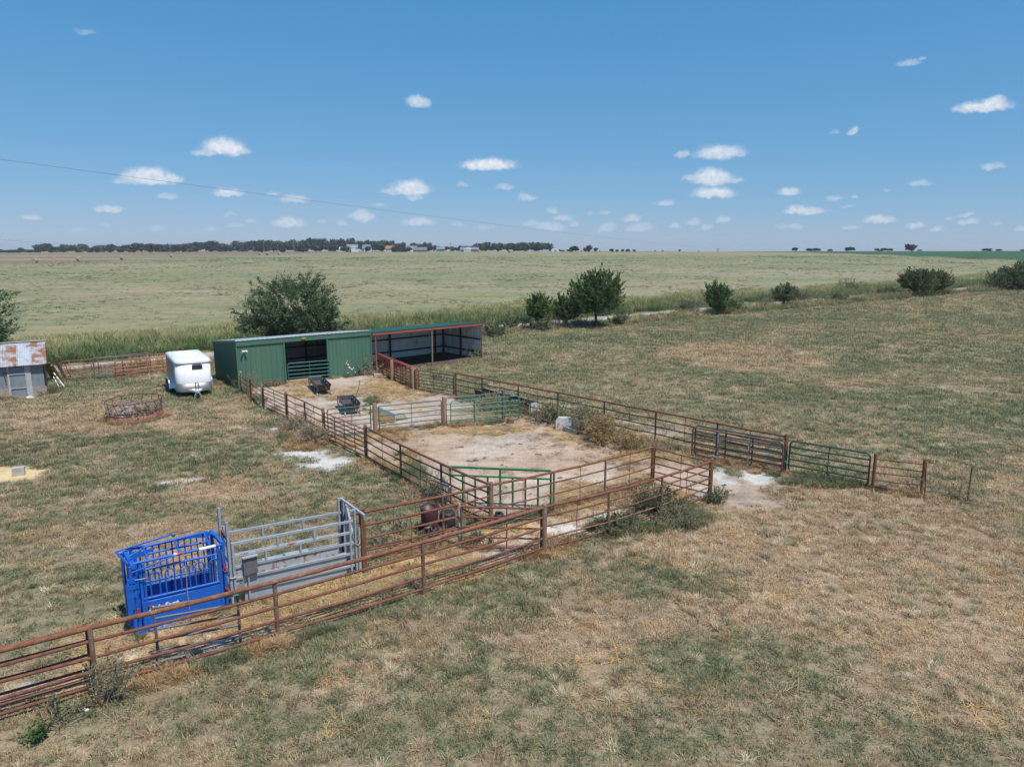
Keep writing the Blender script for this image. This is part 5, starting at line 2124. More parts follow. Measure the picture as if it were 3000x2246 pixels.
# concrete bunk with a low front curb
def curb_bunk():
    a = P(1628, 1258)
    b = P(1698, 1274)
    d = (b - a).normalized()
    t = thing('concrete_bunk', 'short pale concrete feed bunk with chamfered end wall against the orange brush', 'feed bunk', tuple(a), math.atan2(d.y, d.x) + .22)
    Ln = (b - a).length
    mb = MB()   # end wall seen broad side
    mb.prism([(0, -.05), (.78, -.05), (.78, .62), (.14, .62), (0, .46)], (.92, .40, 0), (0, 0, 1), (-.10, .22, 0), (0, 0, 0))
    mb.build('end_wall', WHITE if False else mat('limewashed_concrete', (.66, .65, .62), (.55, .53, .5), rough=.9, scale=4, bump=.3), t)
    mb = MB()
    mb.beam((.72, .42, .29), (1.55, .10, .26), .09, .64)
    mb.build('back_wall', CONC, t)
    mb = MB()
    mb.beam((.42, .04, .10), (1.36, -.34, .08), .09, .26)
    mb.build('front_curb', CONC, t)
    mb = MB()
    mb.beam((.42, .06, .20), (.72, .30, .30), .08, .12)
    mb.build('side_curb', CONC, t)
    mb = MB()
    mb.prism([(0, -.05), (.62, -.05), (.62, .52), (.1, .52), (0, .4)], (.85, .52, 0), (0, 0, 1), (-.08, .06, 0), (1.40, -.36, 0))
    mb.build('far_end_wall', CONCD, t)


curb_bunk()


# long dark bunk behind the bright green gate
def dark_bunk():
    a, b = P(1392, 1168), P(1550, 1212)
    d = (b - a)
    t = thing('long_bunk', 'long dark weathered feed bunk with a pale end beside the right fence', 'feed bunk', tuple(a), math.atan2(d.y, d.x))
    Ln = d.length
    for y, nm in ((0, 'side_wall'), (.62, 'side_wall')):
        mb = MB()
        mb.beam((0, y, .28), (Ln, y, .26), .08, .6)
        mb.build(nm, CONCD, t)
    mb = MB()
    mb.beam((0, .31, .12), (Ln, .31, .1), .6, .08)
    mb.build('bed', CONCD, t)
    for k in range(4):
        mb = MB()
        mb.beam((Ln * (.02 + .24 * k), .62, .60), (Ln * (.23 + .24 * k), .6, .585), .12, .04)
        mb.build('cap_board', WOODG, t)
    mb = MB()
    mb.box((Ln + .06, .3, .27), (.08, .72, .62))
    mb.build('end_wall', mat('pale_end', (.5, .5, .5), (.42, .41, .4), rough=.9, scale=4), t)


dark_bunk()


# barrels, buckets and odds and ends in the alley
def drum(name, label, cat, c, prof, mm, rim=None, rx=0, ry=0, seg=22, group=None):
    t = thing(name, label, cat, tuple(c), group=group)
    t.rotation_euler = (rx, ry, .4)
    mb = MB()
    mb.lathe(prof, (0, 0, 0), seg)
    mb.build('body', mm, t)
    if rim:
        for (r, z, rr, m2) in rim:
            mb = MB()
            mb.tube([(r * math.cos(2 * math.pi * i / seg), r * math.sin(2 * math.pi * i / seg), z) for i in range(seg)], rr, 6, closed=True)
            mb.build('rim', m2, t)
    return t


drum('maroon_barrel', 'open maroon plastic barrel with a black rim behind the inner fences', 'barrel', P(1259, 1552), [(0, .0), (.26, .0), (.275, .04), (.275, .3), (.262, .33), (.275, .36), (.285, .74), (.27, .78), (.255, .78), (.25, .1), (0, .08)], MAROONP, [(.278, .77, .028, BLACK)])
drum('black_tub', 'upturned black rubber tub beside the maroon barrel', 'tub', P(1311, 1540), [(0, .50), (.2, .51), (.235, .49), (.25, .44), (.27, .2), (.285, .05), (.285, 0)], BLACK, [(.235, .46, .02, BLKP), (.28, .05, .02, BLKP)])
drum('black_bucket', 'small black bucket lying at the foot of the maroon barrel', 'bucket', P(1229, 1556) + Vector((0, 0, .13)), [(0, 0), (.11, 0), (.15, .3), (.135, .3), (.1, .03), (0, .03)], BLACK, rx=R(70))
drum('maroon_tub', 'low maroon tub full of straw in front of the barrels', 'tub', P(1262, 1575), [(0, 0), (.24, 0), (.3, .24), (.28, .24), (.22, .04), (0, .03)], MAROONP, rx=R(12))
drum('black_bucket', 'black bucket hanging on the fence beside the thick corner post', 'bucket', P(1456, 1536), [(0, .0), (.11, .0), (.15, .28), (.15, .42), (.13, .42), (.1, .04), (0, .04)], BLACK, rx=R(8), ry=R(10))
o = thing('ladder_frame', 'grey metal frame leaning on the left fence above the barrels', 'frame', tuple(P(1303, 1478)))
f0, f1 = P(1303, 1478), P(1318, 1424, .95)
g0_, g1_ = P(1290, 1470), P(1294, 1416, .85)
for p, q in ((f0, f1), (g0_, g1_)):
    mb = MB()
    mb.beam(p, q, .05, .04)
    mb.build('side', GALV, o, world=True)
for s in (.5, .95):
    mb = MB()
    mb.beam(f0.lerp(f1, s), g0_.lerp(g1_, s), .04, .035)
    mb.build('rung', GALV, o, world=True)
mb = MB()
a, b = f1, P(1265, 1405, .75)
mb.beam(a, b, .05, .04)
mb.build('arm', GALVD, o, world=True)
mb = MB()
a = P(1085, 1164)
mb.tube([P(1040, 1164), Vector((P(1040, 1164).x + .25, P(1040, 1164).y + .05, .6)), P(1055, 1111, 1.12)], .02, 6)
tag(mb.build('leaning_stake', GALVD), 'thin steel stake leaning in the upper pen right of the feed bunk', 'stake')
mb = MB()
q = P(1495, 1240)
mb.box((q.x, q.y, .10), (.30, .24, .22), rz=.5, ry=.35)
tag(mb.build('red_block', BRICKR), 'dull red mineral block on the ground at the open end of the bright green gate', 'block')
mb = MB()
q = P(2027, 1434)
mb.tube([(q.x, q.y, 0), P(2024, 1411, .36)], .03, 8)
tag(mb.build('white_stake', WHITE), 'short white plastic stake standing at the right end of the alley', 'stake')
mb = MB()
q = P(56, 1391)
mb.box((q.x, q.y, .16), (.42, .26, .34), rz=.45)
o = mb.build('concrete_block', CONC)
tag(o, 'concrete block standing on the bare sandy pad in the yard', 'block')
mb = MB()
q = P(1107, 1103)
mb.box((q.x, q.y, .10), (.55, .32, .2), rz=.3, ry=.1)
tag(mb.build('pale_slab', CONC), 'pale slab on the grass at the right corner of the green shed', 'slab')
rg = random.Random(3)
for px, py, s, lb in ((913, 1304, .15, 'round white rock among the dry weeds by the red gate'), (252, 2080, .06, 'white rock lying in the grass below the front fence')):
    q = P(px, py)
    mb = MB()
    prof = [(0, -.3), (.8, -.1), (1, .3), (.75, .7), (.3, .9), (0, .95)]
    mb.lathe([(r * s, z * s) for r, z in prof], tuple(q), 9, Matrix.Diagonal((1.2, .9, .9)))
    tag(mb.build('white_rock', ROCKW), lb, 'rock')
# dung pats in the pens: nobody would count them
mb = MB()
rg = random.Random(21)
spots = [(1420, 1342, 16, 5), (1388, 1350, 22, 5), (1577, 1330, 16, 5), (1660, 1262, 14, 3), (1538, 1257, 12, 2.5), (1590, 1275, 12, 3), (1470, 1362, 12, 3), (1370, 1350, 18, 4), (955, 1163, 14, 5), (1000, 1160, 22, 4), (1480, 1427, 12, 4), (1720, 1355, 10, 3), (2000, 1345, 12, 3),
         (1870, 1357, 16, 4), (1880, 1345, 14, 4), (1525, 1300, 16, 3), (1640, 1400, 18, 7), (1130, 1145, 12, 3), (2140, 1391, 14, 4), (2118, 1421, 18, 6), (1848, 1862, 24, 10), (1600, 1655, 16, 7), (1921, 1569, 12, 5), (1240, 1290, 12, 3), (1350, 1310, 14, 3), (1700, 1300, 14, 3), (1790, 1330, 12, 3), (1500, 1330, 10, 3),
         (1230, 1200, 10, 2), (1180, 1165, 10, 2), (1290, 1190, 10, 2)]
for px, py, rx, ry in spots:
    c = P(px, py)
    rr = abs(P(px + rx, py).x - c.x) * .72
    for k in range(rg.randint(2, 4)):
        x, y = c.x + rg.uniform(-.6, .6) * rr, c.y + rg.uniform(-.5, .5) * rr
        r0 = rr * rg.uniform(.35, .7)
        n = 9
        z0 = float(gz(np.array([x]), np.array([y]))[0])
        rim = [(x + r0 * rg.uniform(.7, 1.15) * math.cos(2 * math.pi * i / n), y + r0 * rg.uniform(.7, 1.15) * math.sin(2 * math.pi * i / n), z0 - .015) for i in range(n)]
        mid = [(x + (p[0] - x) * .6, y + (p[1] - y) * .6, z0 + .03) for p in rim]
        vs = rim + mid + [(x, y, z0 + .04)]
        fs = [(i, (i + 1) % n, n + (i + 1) % n, n + i) for i in range(n)] + [(n + i, n + (i + 1) % n, 2 * n) for i in range(n)]
        mb.add(vs, fs, True)
o = mb.build('dung', DUNG)
tag(o, 'dark dung pats scattered over the pens and pasture', None, None, 'stuff')


# ------------------------------------------------------------------ fence of steel posts along the lane and at the right
def wire_fence(label, pts, h, nw, r=.028, wr=.004, mm=None):
    o = thing('wire_fence', label, 'fence', tuple(pts[0]))
    me = None
    for i, p in enumerate(pts):
        mb = MB()
        mb.beam((0, 0, -.2), (0, 0, h), r * 1.6, r)
        mb.tube([(0, 0, h - .02), (0, 0, h + .10)], r * .9, 5)
        if me is None:
            me = mb.mesh('steel_post', [mm or GALVD])
        q = put('post', me, o, p - Vector(pts[0]), ((i * 37 % 7 - 3) * .012, (i * 53 % 7 - 3) * .012, 0))
    for k in range(nw):
        z = h * (1 - k * .8 / max(1, nw))
        mb = MB()
        mb.tube([p + Vector((0, 0, z)) for p in pts], wr, 4, cap=False)
        mb.build('wire', WIRE, o, world=True)


lane_px = [(1300, 985), (1380, 978), (1440, 969), (1540, 959), (1640, 952), (1760, 946), (1877, 937), (1950, 930), (2030, 921), (2110, 914), (2240, 901), (2363, 893), (2460, 885), (2542, 879), (2585, 875), (2624, 871), (2700, 867), (2796, 861), (2826, 858), (2855, 855), (2930, 849), (3010, 842), (3120, 832)]
wire_fence('wire fence of steel posts along the near side of the gravel lane', [PT(*p) for p in lane_px], 1.15, 3)
e0 = Vector((Z1.x, Z1.y, 0))
tp = base(2846, 1378, 1.2)
wire_fence('wire fence of thin steel posts running right from the rusty brace', [e0 + (tp - e0) * .08, tp, tp + (tp - e0) * 2.6], 1.2, 4, r=.026, mm=RUST2)


# ------------------------------------------------------------------ power lines
def power_line(label, A, B, sag, mm, r=.012):
    pts = []
    for i in range(40):
        s = i / 39
        q = A.lerp(B, s)
        pts.append((q.x, q.y, q.z - 4 * sag * s * (1 - s)))
    mb = MB()
    mb.tube(pts, r, 5)
    tag(mb.build('power_line', mm), label, 'wire')


def at_depth(px, py, y):
    d = ray_dir(px, py)
    t = y / d.y
    return Vector((d.x * t, y, EYE + d.z * t))


power_line('long upper wire crossing the sky from the left down to the horizon', at_depth(-260, 432, 60), at_depth(2215, 734, 420), 1.5, WIRE, .014)
power_line('lower wire drooping across the trees and the hay field at the left', at_depth(-200, 686, 70), at_depth(1830, 828, 130), .35, WIREG, .010)
power_line('thin wire low over the bushes along the lane at the right', at_depth(2150, 845, 135), at_depth(3080, 789, 150), .3, WIREG, .010)

# ------------------------------------------------------------------ hay bales on the far fields
def bale_mesh():
    mb = MB()
    n = 24
    m3 = Matrix.Rotation(math.pi / 2, 3, 'X')
    r, w = .86, 1.5
    mb.lathe([(r * .96, -w / 2), (r, -w * .45), (r * 1.01, 0), (r, w * .45), (r * .96, w / 2)], (0, 0, r * .97), n, m3)
    mb.mi = 1
    mb.lathe([(0, -w / 2 - .02), (r * .5, -w / 2 + .01), (r * .96, -w / 2)], (0, 0, r * .97), n, m3)
    mb.lathe([(r * .96, w / 2), (r * .5, w / 2 - .01), (0, w / 2 + .02)], (0, 0, r * .97), n, m3)
    return mb.mesh('hay_bale', [HAYM, HAYE])


BM = bale_mesh()
bales = [(103, 770, 0, 'nearest round hay bale at the far left edge of the brown field'), (158, 766, .6, 'second round hay bale from the left on the brown field'), (233, 765, 1.1, 'third round hay bale from the left on the brown field'),
         (360, 761, 1.2, 'tall round hay bale alone in the middle of the brown field'), (505, 755, .9, 'round hay bale half sunk behind the hay field left of the trees'), (763, 747, .8, 'left bale of the three hay bales before the dark tree row'),
         (786, 747, 1.2, 'middle and largest of the three hay bales before the dark tree row'), (820, 747, .7, 'right bale of the three hay bales before the dark tree row'), (1404, 740, .5, 'small hay bale in front of the white house on the horizon'),
         (1494, 740, .9, 'hay bale at the right end of the dark wood on the horizon'), (1705, 737, .6, 'hay bale between two round bushes on the horizon'), (1757, 736, .9, 'low pale hay bale right of the small bush on the horizon'),
         (1919, 737, 1.0, 'left of the two hay bales on the bare horizon'), (1942, 737, .5, 'right of the two hay bales on the bare horizon'), (2047, 737, 1.0, 'single hay bale farthest right on the bare horizon')]
for px, py, rz, lb in bales:
    o = put('hay_bale', BM, None, PT(px, py), (0, 0, rz))
    tag(o, lb, 'hay bale', 'hay bales on the far fields')

# ------------------------------------------------------------------ far houses
FARW = mat('far_white_wall', (.74, .75, .76), rough=.6)
RBLUE = mat('blue_grey_roof', (.17, .22, .28), rough=.6)
RGREY = mat('grey_roof', (.15, .15, .16), rough=.7)
RTERR = mat('terracotta_roof', (.36, .17, .09), rough=.8)
WBLUE = mat('blue_grey_wall', (.28, .33, .40), rough=.7)
DARKW = mat('far_window', (.05, .06, .08), rough=.2)


def house(name, label, px0, px1, py0, py1, Y, rz, wall, roof, gable=.45, depth=.6, wing=None, nwin=3):
    c = at_depth((px0 + px1) / 2, py1, Y)
    z0 = tzf(c.x, Y)
    w = (px1 - px0) * Y / FPX * .96
    htot = max(3.2, (EYE - (py0 - 0) * 0) * 0 + at_depth((px0 + px1) / 2, py0, Y).z - z0)
    hw = htot * (1 - gable)
    dp = w * depth
    t = thing(name, label, 'house', (c.x, Y, z0 - .3), rz)
    mb = MB()
    mb.box((0, 0, hw / 2), (w * .94, dp * .92, hw))
    mb.build('wall', wall, t)
    mb = MB()
    e = .4
    mb.prism([(-dp / 2 - e, hw), (dp / 2 + e, hw), (0, htot)], (0, 1, 0), (0, 0, 1), (w, 0, 0), (-w / 2, 0, 0))
    mb.build('roof', roof, t)
    for k in range(nwin):
        x = w * .9 * ((k + .5) / nwin - .5)
        mb = MB()
        mb.box((x, -dp * .46 - .03, hw * .55), (1.1, .1, 1.2))
        f = mb.build('window', FARW, t)
        mb = MB()
        mb.box((x, -dp * .46 - .07, hw * .55), (.9, .1, 1.0))
        mb.build('pane', DARKW, f)
    if wing:
        wx, ww = wing
        mb = MB()
        mb.box((w * wx, -dp * .55, hw / 2), (w * ww, dp * .5, hw))
        mb.build('wing_wall', FARW, t)
        mb = MB()
        hh = hw + w * ww * .34
        mb.prism([(-w * ww * .56, hw), (w * ww * .56, hw), (0, hh)], (1, 0, 0), (0, 0, 1), (0, dp * .6, 0), (w * wx, -dp * .82, 0))
        mb.prism([(-w * ww * .47, hw), (w * ww * .47, hw), (0, hh - .3)], (1, 0, 0), (0, 0, 1), (0, .06, 0), (w * wx, -dp * .84, 0))
        mb.build('wing_gable', FARW, t)
    return t


house('farm_house', 'low white building leftmost of the far houses', 994, 1022, 723, 737, 690, .1, FARW, FARW, .3, .5)
house('farm_house', 'far house with a blue grey roof and a white gabled wing', 1016, 1050, 715, 737, 680, .15, FARW, RBLUE, .4, .5, (.1, .4))
house('farm_house', 'far white house with a steep gable rising over dark shrubs', 1062, 1088, 715, 737, 700, -.3, FARW, RBLUE, .5, .6, (.1, .5))
house('farm_house', 'far white house with a terracotta roof', 1128, 1156, 719, 737, 690, .05, FARW, RTERR, .42, .5)
house('farm_house', 'far white gabled house behind the round dark shrubs', 1188, 1222, 719, 737, 700, .1, FARW, RGREY, .45, .5, (.15, .5))
house('farm_house', 'far house with a broad dark grey roof', 1210, 1252, 723, 738, 660, .0, WBLUE, RGREY, .6, .5)
house('farm_house', 'far blue grey house with a dark porch', 1278, 1304, 722, 736, 690, .0, WBLUE, RBLUE, .45, .5)
house('farm_house', 'far white house farthest right with a grey roof and bright gable', 1348, 1404, 723, 740, 640, -.1, WBLUE, RBLUE, .5, .4, (-.08, .38), 4)
c = at_depth(1627, 737, 560)
t = thing('round_roof_barn', 'white round roofed barn on the horizon right of the dark wood', 'barn', (c.x, c.y, tzf(c.x, c.y) - .3))
mb = MB()
n = 10
mb.prism([(3.2 * math.cos(math.pi * i / n), 3.0 * math.sin(math.pi * i / n)) for i in range(n + 1)], (1, 0, 0), (0, 0, 1), (0, 12, 0))
mb.build('shell', FARW, t)
mb = MB()
mb.box((0, -.05, 1.0), (1.8, .1, 2.0))
mb.build('door', WBLUE, t)
c = at_depth(1312, 735, 640)
t = thing('white_truck', 'white pickup parked beside the far blue grey house', 'truck', (c.x, c.y, tzf(c.x, c.y)))
mb = MB()
mb.prism([(-2.6, .45), (2.6, .45), (2.6, 1.1), (1.4, 1.2), (.8, 1.85), (-.7, 1.85), (-.8, 1.15), (-2.6, 1.15)], (1, 0, 0), (0, 0, 1), (0, 1.8, 0))
mb.build('body', FARW, t)
for x in (-1.7, 1.7):
    mb = MB()
    mb.lathe([(0, -.1), (.38, -.1), (.38, .1), (0, .1)], (x, .1, .38), 12, Matrix.Rotation(math.pi / 2, 3, 'X'))
    mb.build('wheel', BLACK, t)
for px, py0, lb in ((774, 707, 'thin power pole left of the far wood'), (815, 715, 'power pole standing before the dark far trees'), (862, 714, 'power pole standing at the left of the far white building'), (1321, 712, 'power pole between the far blue grey and white houses'), (2103, 727, 'short pole on the horizon at the end of the upper wire')):
    Y = 620 if px < 2000 else 420
    c = at_depth(px, 737, Y)
    z0 = tzf(c.x, Y)
    top = at_depth(px, py0, Y).z
    t = thing('power_pole', lb, 'pole', (c.x, Y, z0 - .3), 0, 'power poles on the horizon')
    mb = MB()
    mb.tube([(0, 0, 0), (0, 0, top - z0 + .3)], [.24, .18], 7)
    mb.build('pole', WOODG, t)
    mb = MB()
    mb.beam((-1.1, 0, top - z0 - .3), (1.1, 0, top - z0 - .3), .2, .2)
    mb.build('crossarm', WOODG, t)
# ------------------------------------------------------------------ trees
def leaf_mesh(name, pos, axis, size, mats, rng, ratio=.5, shade=None):
    """one small folded leaf spray (two triangles) at each point, long axis along axis"""
    n = len(pos)
    ax = axis / (np.linalg.norm(axis, axis=1, keepdims=True) + 1e-9)
    rv = rng.normal(size=(n, 3))
    sd = np.cross(ax, rv)
    sd /= (np.linalg.norm(sd, axis=1, keepdims=True) + 1e-9)
    nm = np.cross(ax, sd)
    s = size[:, None]
    v0 = pos - ax * s * .5
    v1 = pos + sd * s * ratio * .5 + nm * s * .10
    v2 = pos + ax * s * .5
    v3 = pos - sd * s * ratio * .5 + nm * s * .10
    co = np.stack([v0, v1, v2, v3], 1).reshape(-1, 3)
    me = bpy.data.meshes.new(name)
    me.vertices.add(4 * n)
    me.vertices.foreach_set('co', co.astype(np.float32).ravel())
    idx = np.arange(4 * n).reshape(n, 4)
    tri = np.concatenate([idx[:, [0, 1, 2]], idx[:, [0, 2, 3]]], 1).reshape(-1, 3)
    me.loops.add(tri.size)
    me.loops.foreach_set('vertex_index', tri.astype(np.int32).ravel())
    me.polygons.add(len(tri))
    me.polygons.foreach_set('loop_start', np.arange(0, tri.size, 3, dtype=np.int32))
    me.update()
    sh = shade if shade is not None else rng.random(n)
    a = me.attributes.new('shade', 'FLOAT', 'POINT')
    a.data.foreach_set('value', np.repeat(sh, 4).astype(np.float32))
    for m in mats:
        me.materials.append(m)
    return me


def grow(rng, H, Rx, trunk_h, n_main, n_sub, n_twig, el=(25, 75), squash=1.0, spread0=.15, droop=0.0, lob=None):
    """limbs as point lists with radii, and twig segments that carry leaves"""
    limbs, twigs = [], []
    r0 = H * .022 + .02
    base_top = Vector((rng.normal(0, .05), rng.normal(0, .05), trunk_h))
    limbs.append(([Vector((0, 0, -.2)), Vector((0, 0, trunk_h * .5)), base_top], [r0 * 1.3, r0, r0 * .85]))
    for i in range(n_main):
        az = 2 * math.pi * (i + rng.random() * .8) / n_main
        e = R(rng.uniform(*el))
        d = Vector((math.cos(az) * math.cos(e), math.sin(az) * math.cos(e), math.sin(e)))
        # reach to an ellipsoid
        zc = trunk_h + (H - trunk_h) * .42
        a_, b_ = Rx, (H - zc)
        reach = 1 / math.sqrt((d.x ** 2 + d.y ** 2) / a_ ** 2 + (d.z ** 2) / (H - trunk_h) ** 2)
        if lob is not None:
            reach *= lob(az)
        reach *= rng.uniform(.70, .95)
        start = base_top.lerp(Vector((0, 0, trunk_h * .55)), rng.random() * .8)
        pts, p, dd = [start], start.copy(), d.copy()
        k = 6
        for s in range(k):
            dd = (dd + Vector((rng.normal(0, .10), rng.normal(0, .10), .05 - droop * s / k))).normalized()
            p = p + dd * reach / k
            pts.append(p.copy())
        limbs.append((pts, [r0 * .6 * (1 - .85 * s / k) + .008 for s in range(k + 1)]))
        for j in range(n_sub):
            t = spread0 + (1 - spread0) * (j + rng.random()) / n_sub
            s = min(k - 1, int(t * k))
            q = pts[s].lerp(pts[s + 1], t * k - s)
            dirb = (pts[s + 1] - pts[s]).normalized()
            pr = Vector(rng.normal(size=3)).normalized()
            d2 = (dirb * .75 + pr * .75 + Vector((0, 0, .22 - droop))).normalized()
            l2 = reach * rng.uniform(.22, .42) * (1.05 - .45 * t)
            q2 = q + d2 * l2 * .5 + Vector((0, 0, l2 * .06))
            q3 = q2 + (d2 + Vector((0, 0, .25 - droop * 1.3))).normalized() * l2 * .5
            limbs.append(([q, q2, q3], [.022, .015, .006]))
            for m in range(n_twig):
                tt = rng.random()
                a = q.lerp(q2, tt * 2) if tt < .5 else q2.lerp(q3, tt * 2 - 1)
                d3 = (d2 * .8 + Vector(rng.normal(size=3)) * .55 + Vector((0, 0, .25 - droop))).normalized()
                twigs.append((a, d3, l2 * rng.uniform(.35, .75)))
            twigs.append((q2, (q3 - q2).normalized(), l2 * .75))
        twigs.append((pts[-2], (pts[-1] - pts[-2]).normalized(), reach * .22))
    return limbs, twigs


def tree_meshes(seed, H, Rx, trunk_h, n_main, n_sub, n_twig, per, leaf, mats, ratio=.5, tube_min=.0, jitter=.10, fill=0, fl_len=.7, upward=.5, **kw):
    rng = np.random.default_rng(seed)
    limbs, twigs = grow(rng, H, Rx, trunk_h, n_main, n_sub, n_twig, **kw)
    mb = MB()
    for pts, rr in limbs:
        if rr[0] > tube_min:
            mb.tube(pts, rr, 6 if rr[0] > .04 else 4, cap=False)
    # sprays that fill out the crown between the limbs
    zc = trunk_h * .7 + (H - trunk_h) * .45
    lobes = [(rng.normal(size=3), rng.uniform(.10, .30)) for _ in range(9)]
    for k in range(fill):
        d = rng.normal(size=3)
        d /= np.linalg.norm(d)
        b = 1.0
        for (q, s) in lobes:
            q = q / np.linalg.norm(q)
            b += s * (max(0, d @ q) ** 6) - .09 * s
        rr = b * rng.uniform(.35, 1.0) ** .55 * rng.uniform(.86, 1.06)
        up_ = (H - zc) if d[2] > 0 else (zc - trunk_h * .8)
        p = Vector((d[0] * Rx * rr, d[1] * Rx * rr, zc + d[2] * up_ * rr))
        if p.z < .3:
            continue
        o = Vector((d[0], d[1], d[2] * .6 + upward)).normalized()
        ln = fl_len * rng.uniform(.6, 1.5)
        twigs.append((p - o * ln * .5, (o + Vector(rng.normal(size=3)) * .35).normalized(), ln))
    A = np.array([t[0] for t in twigs])
    D = np.array([t[1] for t in twigs])
    Ln = np.array([t[2] for t in twigs])
    n = len(twigs)
    tt = rng.random((n, per))
    pos = A[:, None, :] + D[:, None, :] * (Ln[:, None] * tt)[..., None] + rng.normal(0, jitter, (n, per, 3)) * (Ln[:, None, None] * .6 + .05)
    ax = D[:, None, :] + rng.normal(0, .55, (n, per, 3))
    pos, ax = pos.reshape(-1, 3), ax.reshape(-1, 3)
    keep = pos[:, 2] > .15
    pos, ax = pos[keep], ax[keep]
    size = leaf * rng.uniform(.6, 1.25, len(pos))
    cl = np.repeat(rng.random(n), per)[keep]
    shade = np.clip(.55 * cl + .45 * rng.random(len(pos)), 0, 1)
    return mb, leaf_mesh('crown', pos, ax, size, mats, rng, ratio, shade)


def tree(name, label, cat, loc, mbs, group=None, sc=1.0, rz=0.0, bark=BARK):
    t = thing(name, label, cat, tuple(loc), rz, group)
    t.scale = (sc, sc, sc)
    mb, cm = mbs
    tr = mb if isinstance(mb, bpy.types.Mesh) else mb.mesh('trunk', [bark])
    put('trunk', tr, t)
    put('crown', cm, t)
    return t, (tr, cm)


g_ = PT(838, 1012)
g_ = Vector((-18.6, 61.0, 0))
lobf = lambda az: 1.0 + .22 * math.sin(az * 2 + 1.0) + .18 * math.sin(az * 3 + 2.2)
tree('elm_tree', 'big spreading dark green tree rising behind the green shed', 'tree', g_,
     tree_meshes(5, 7.35, 4.3, .9, 16, 11, 4, 30, .19, [LEAF_A], ratio=.42, el=(8, 60), droop=.2, lob=lobf, spread0=.22, jitter=.16, fill=900, fl_len=.8, upward=.1), 'trees along the lane')
tree('elm_tree', 'dark tree at the left edge behind the tin shed', 'tree', (-38.6, 49.5, 0),
     tree_meshes(9, 6.3, 3.4, 1.0, 14, 10, 4, 30, .19, [LEAF_A], ratio=.42, el=(6, 66), droop=.12, jitter=.16, fill=700, fl_len=.8, upward=.1), 'trees along the lane')


def lane_tree(label, px, pyb, pyt, wpx, seed, mats, n_main=11, n_sub=9, n_twig=4, per=15, leaf=.24, th=.14, el=(30, 80), name='lane_tree', cat='tree', **kw):
    b = PT(px, pyb)
    dep = b.y
    H = at_depth(px, pyt, dep).z - b.z
    Rx = wpx / 2 / FPX * dep * 1.02
    per = int(per * 1.7)
    leaf *= .9
    kw.setdefault('fill', int(34 * Rx * H))
    kw.setdefault('upward', .9)
    return tree(name, label, cat, b, tree_meshes(seed, H, Rx, H * th, n_main, n_sub, n_twig, per, leaf, mats, el=el, **kw), 'trees along the lane')


lane_tree('tallest upright green tree of the clump on the lane right of the shelter', 1745, 958, 786, 176, 31, [LEAF_B], 15, 11, 5, 16, .24, .30, (28, 85), jitter=.08)
lane_tree('rounded middle tree of the clump on the lane half hidden by the tallest', 1655, 957, 862, 104, 32, [LEAF_B], 10, 9, 5, 14, .23, .2, (20, 75))
lane_tree('small pointed tree at the left of the clump on the lane', 1576, 963, 850, 86, 33, [LEAF_B], 9, 9, 4, 14, .22, .3, (35, 85), jitter=.08)
lane_tree('single fan shaped tree on the lane right of the clump', 2104, 920, 820, 92, 34, [LEAF_B], 16, 9, 3, 14, .22, .08, (28, 88), jitter=.06)
lane_tree('sparse yellowish small tree on the lane between the fan shaped tree and the wide bush', 2297, 897, 826, 84, 35, [LEAF_C], 10, 8, 4, 12, .22, .25, (20, 80))
lane_tree('wide many stemmed bushy tree on the lane at the right', 2680, 868, 778, 118, 36, [LEAF_C, LEAF_B], 18, 9, 4, 14, .27, .2, (28, 85), jitter=.06)
lane_tree('twin of the wide bushy tree standing close on its right side', 2738, 864, 786, 96, 37, [LEAF_C], 15, 9, 4, 13, .27, .2, (28, 85), jitter=.06)
lane_tree('bushy olive tree cut by the right edge of the view', 2990, 849, 768, 150, 38, [LEAF_C], 15, 10, 4, 13, .27, .12, (15, 80), jitter=.08)
lane_tree('low olive bush just left of the tree at the right edge', 2925, 850, 800, 80, 39, [LEAF_C], 10, 8, 4, 10, .25, .1, (10, 80), name='lane_bush', cat='bush')


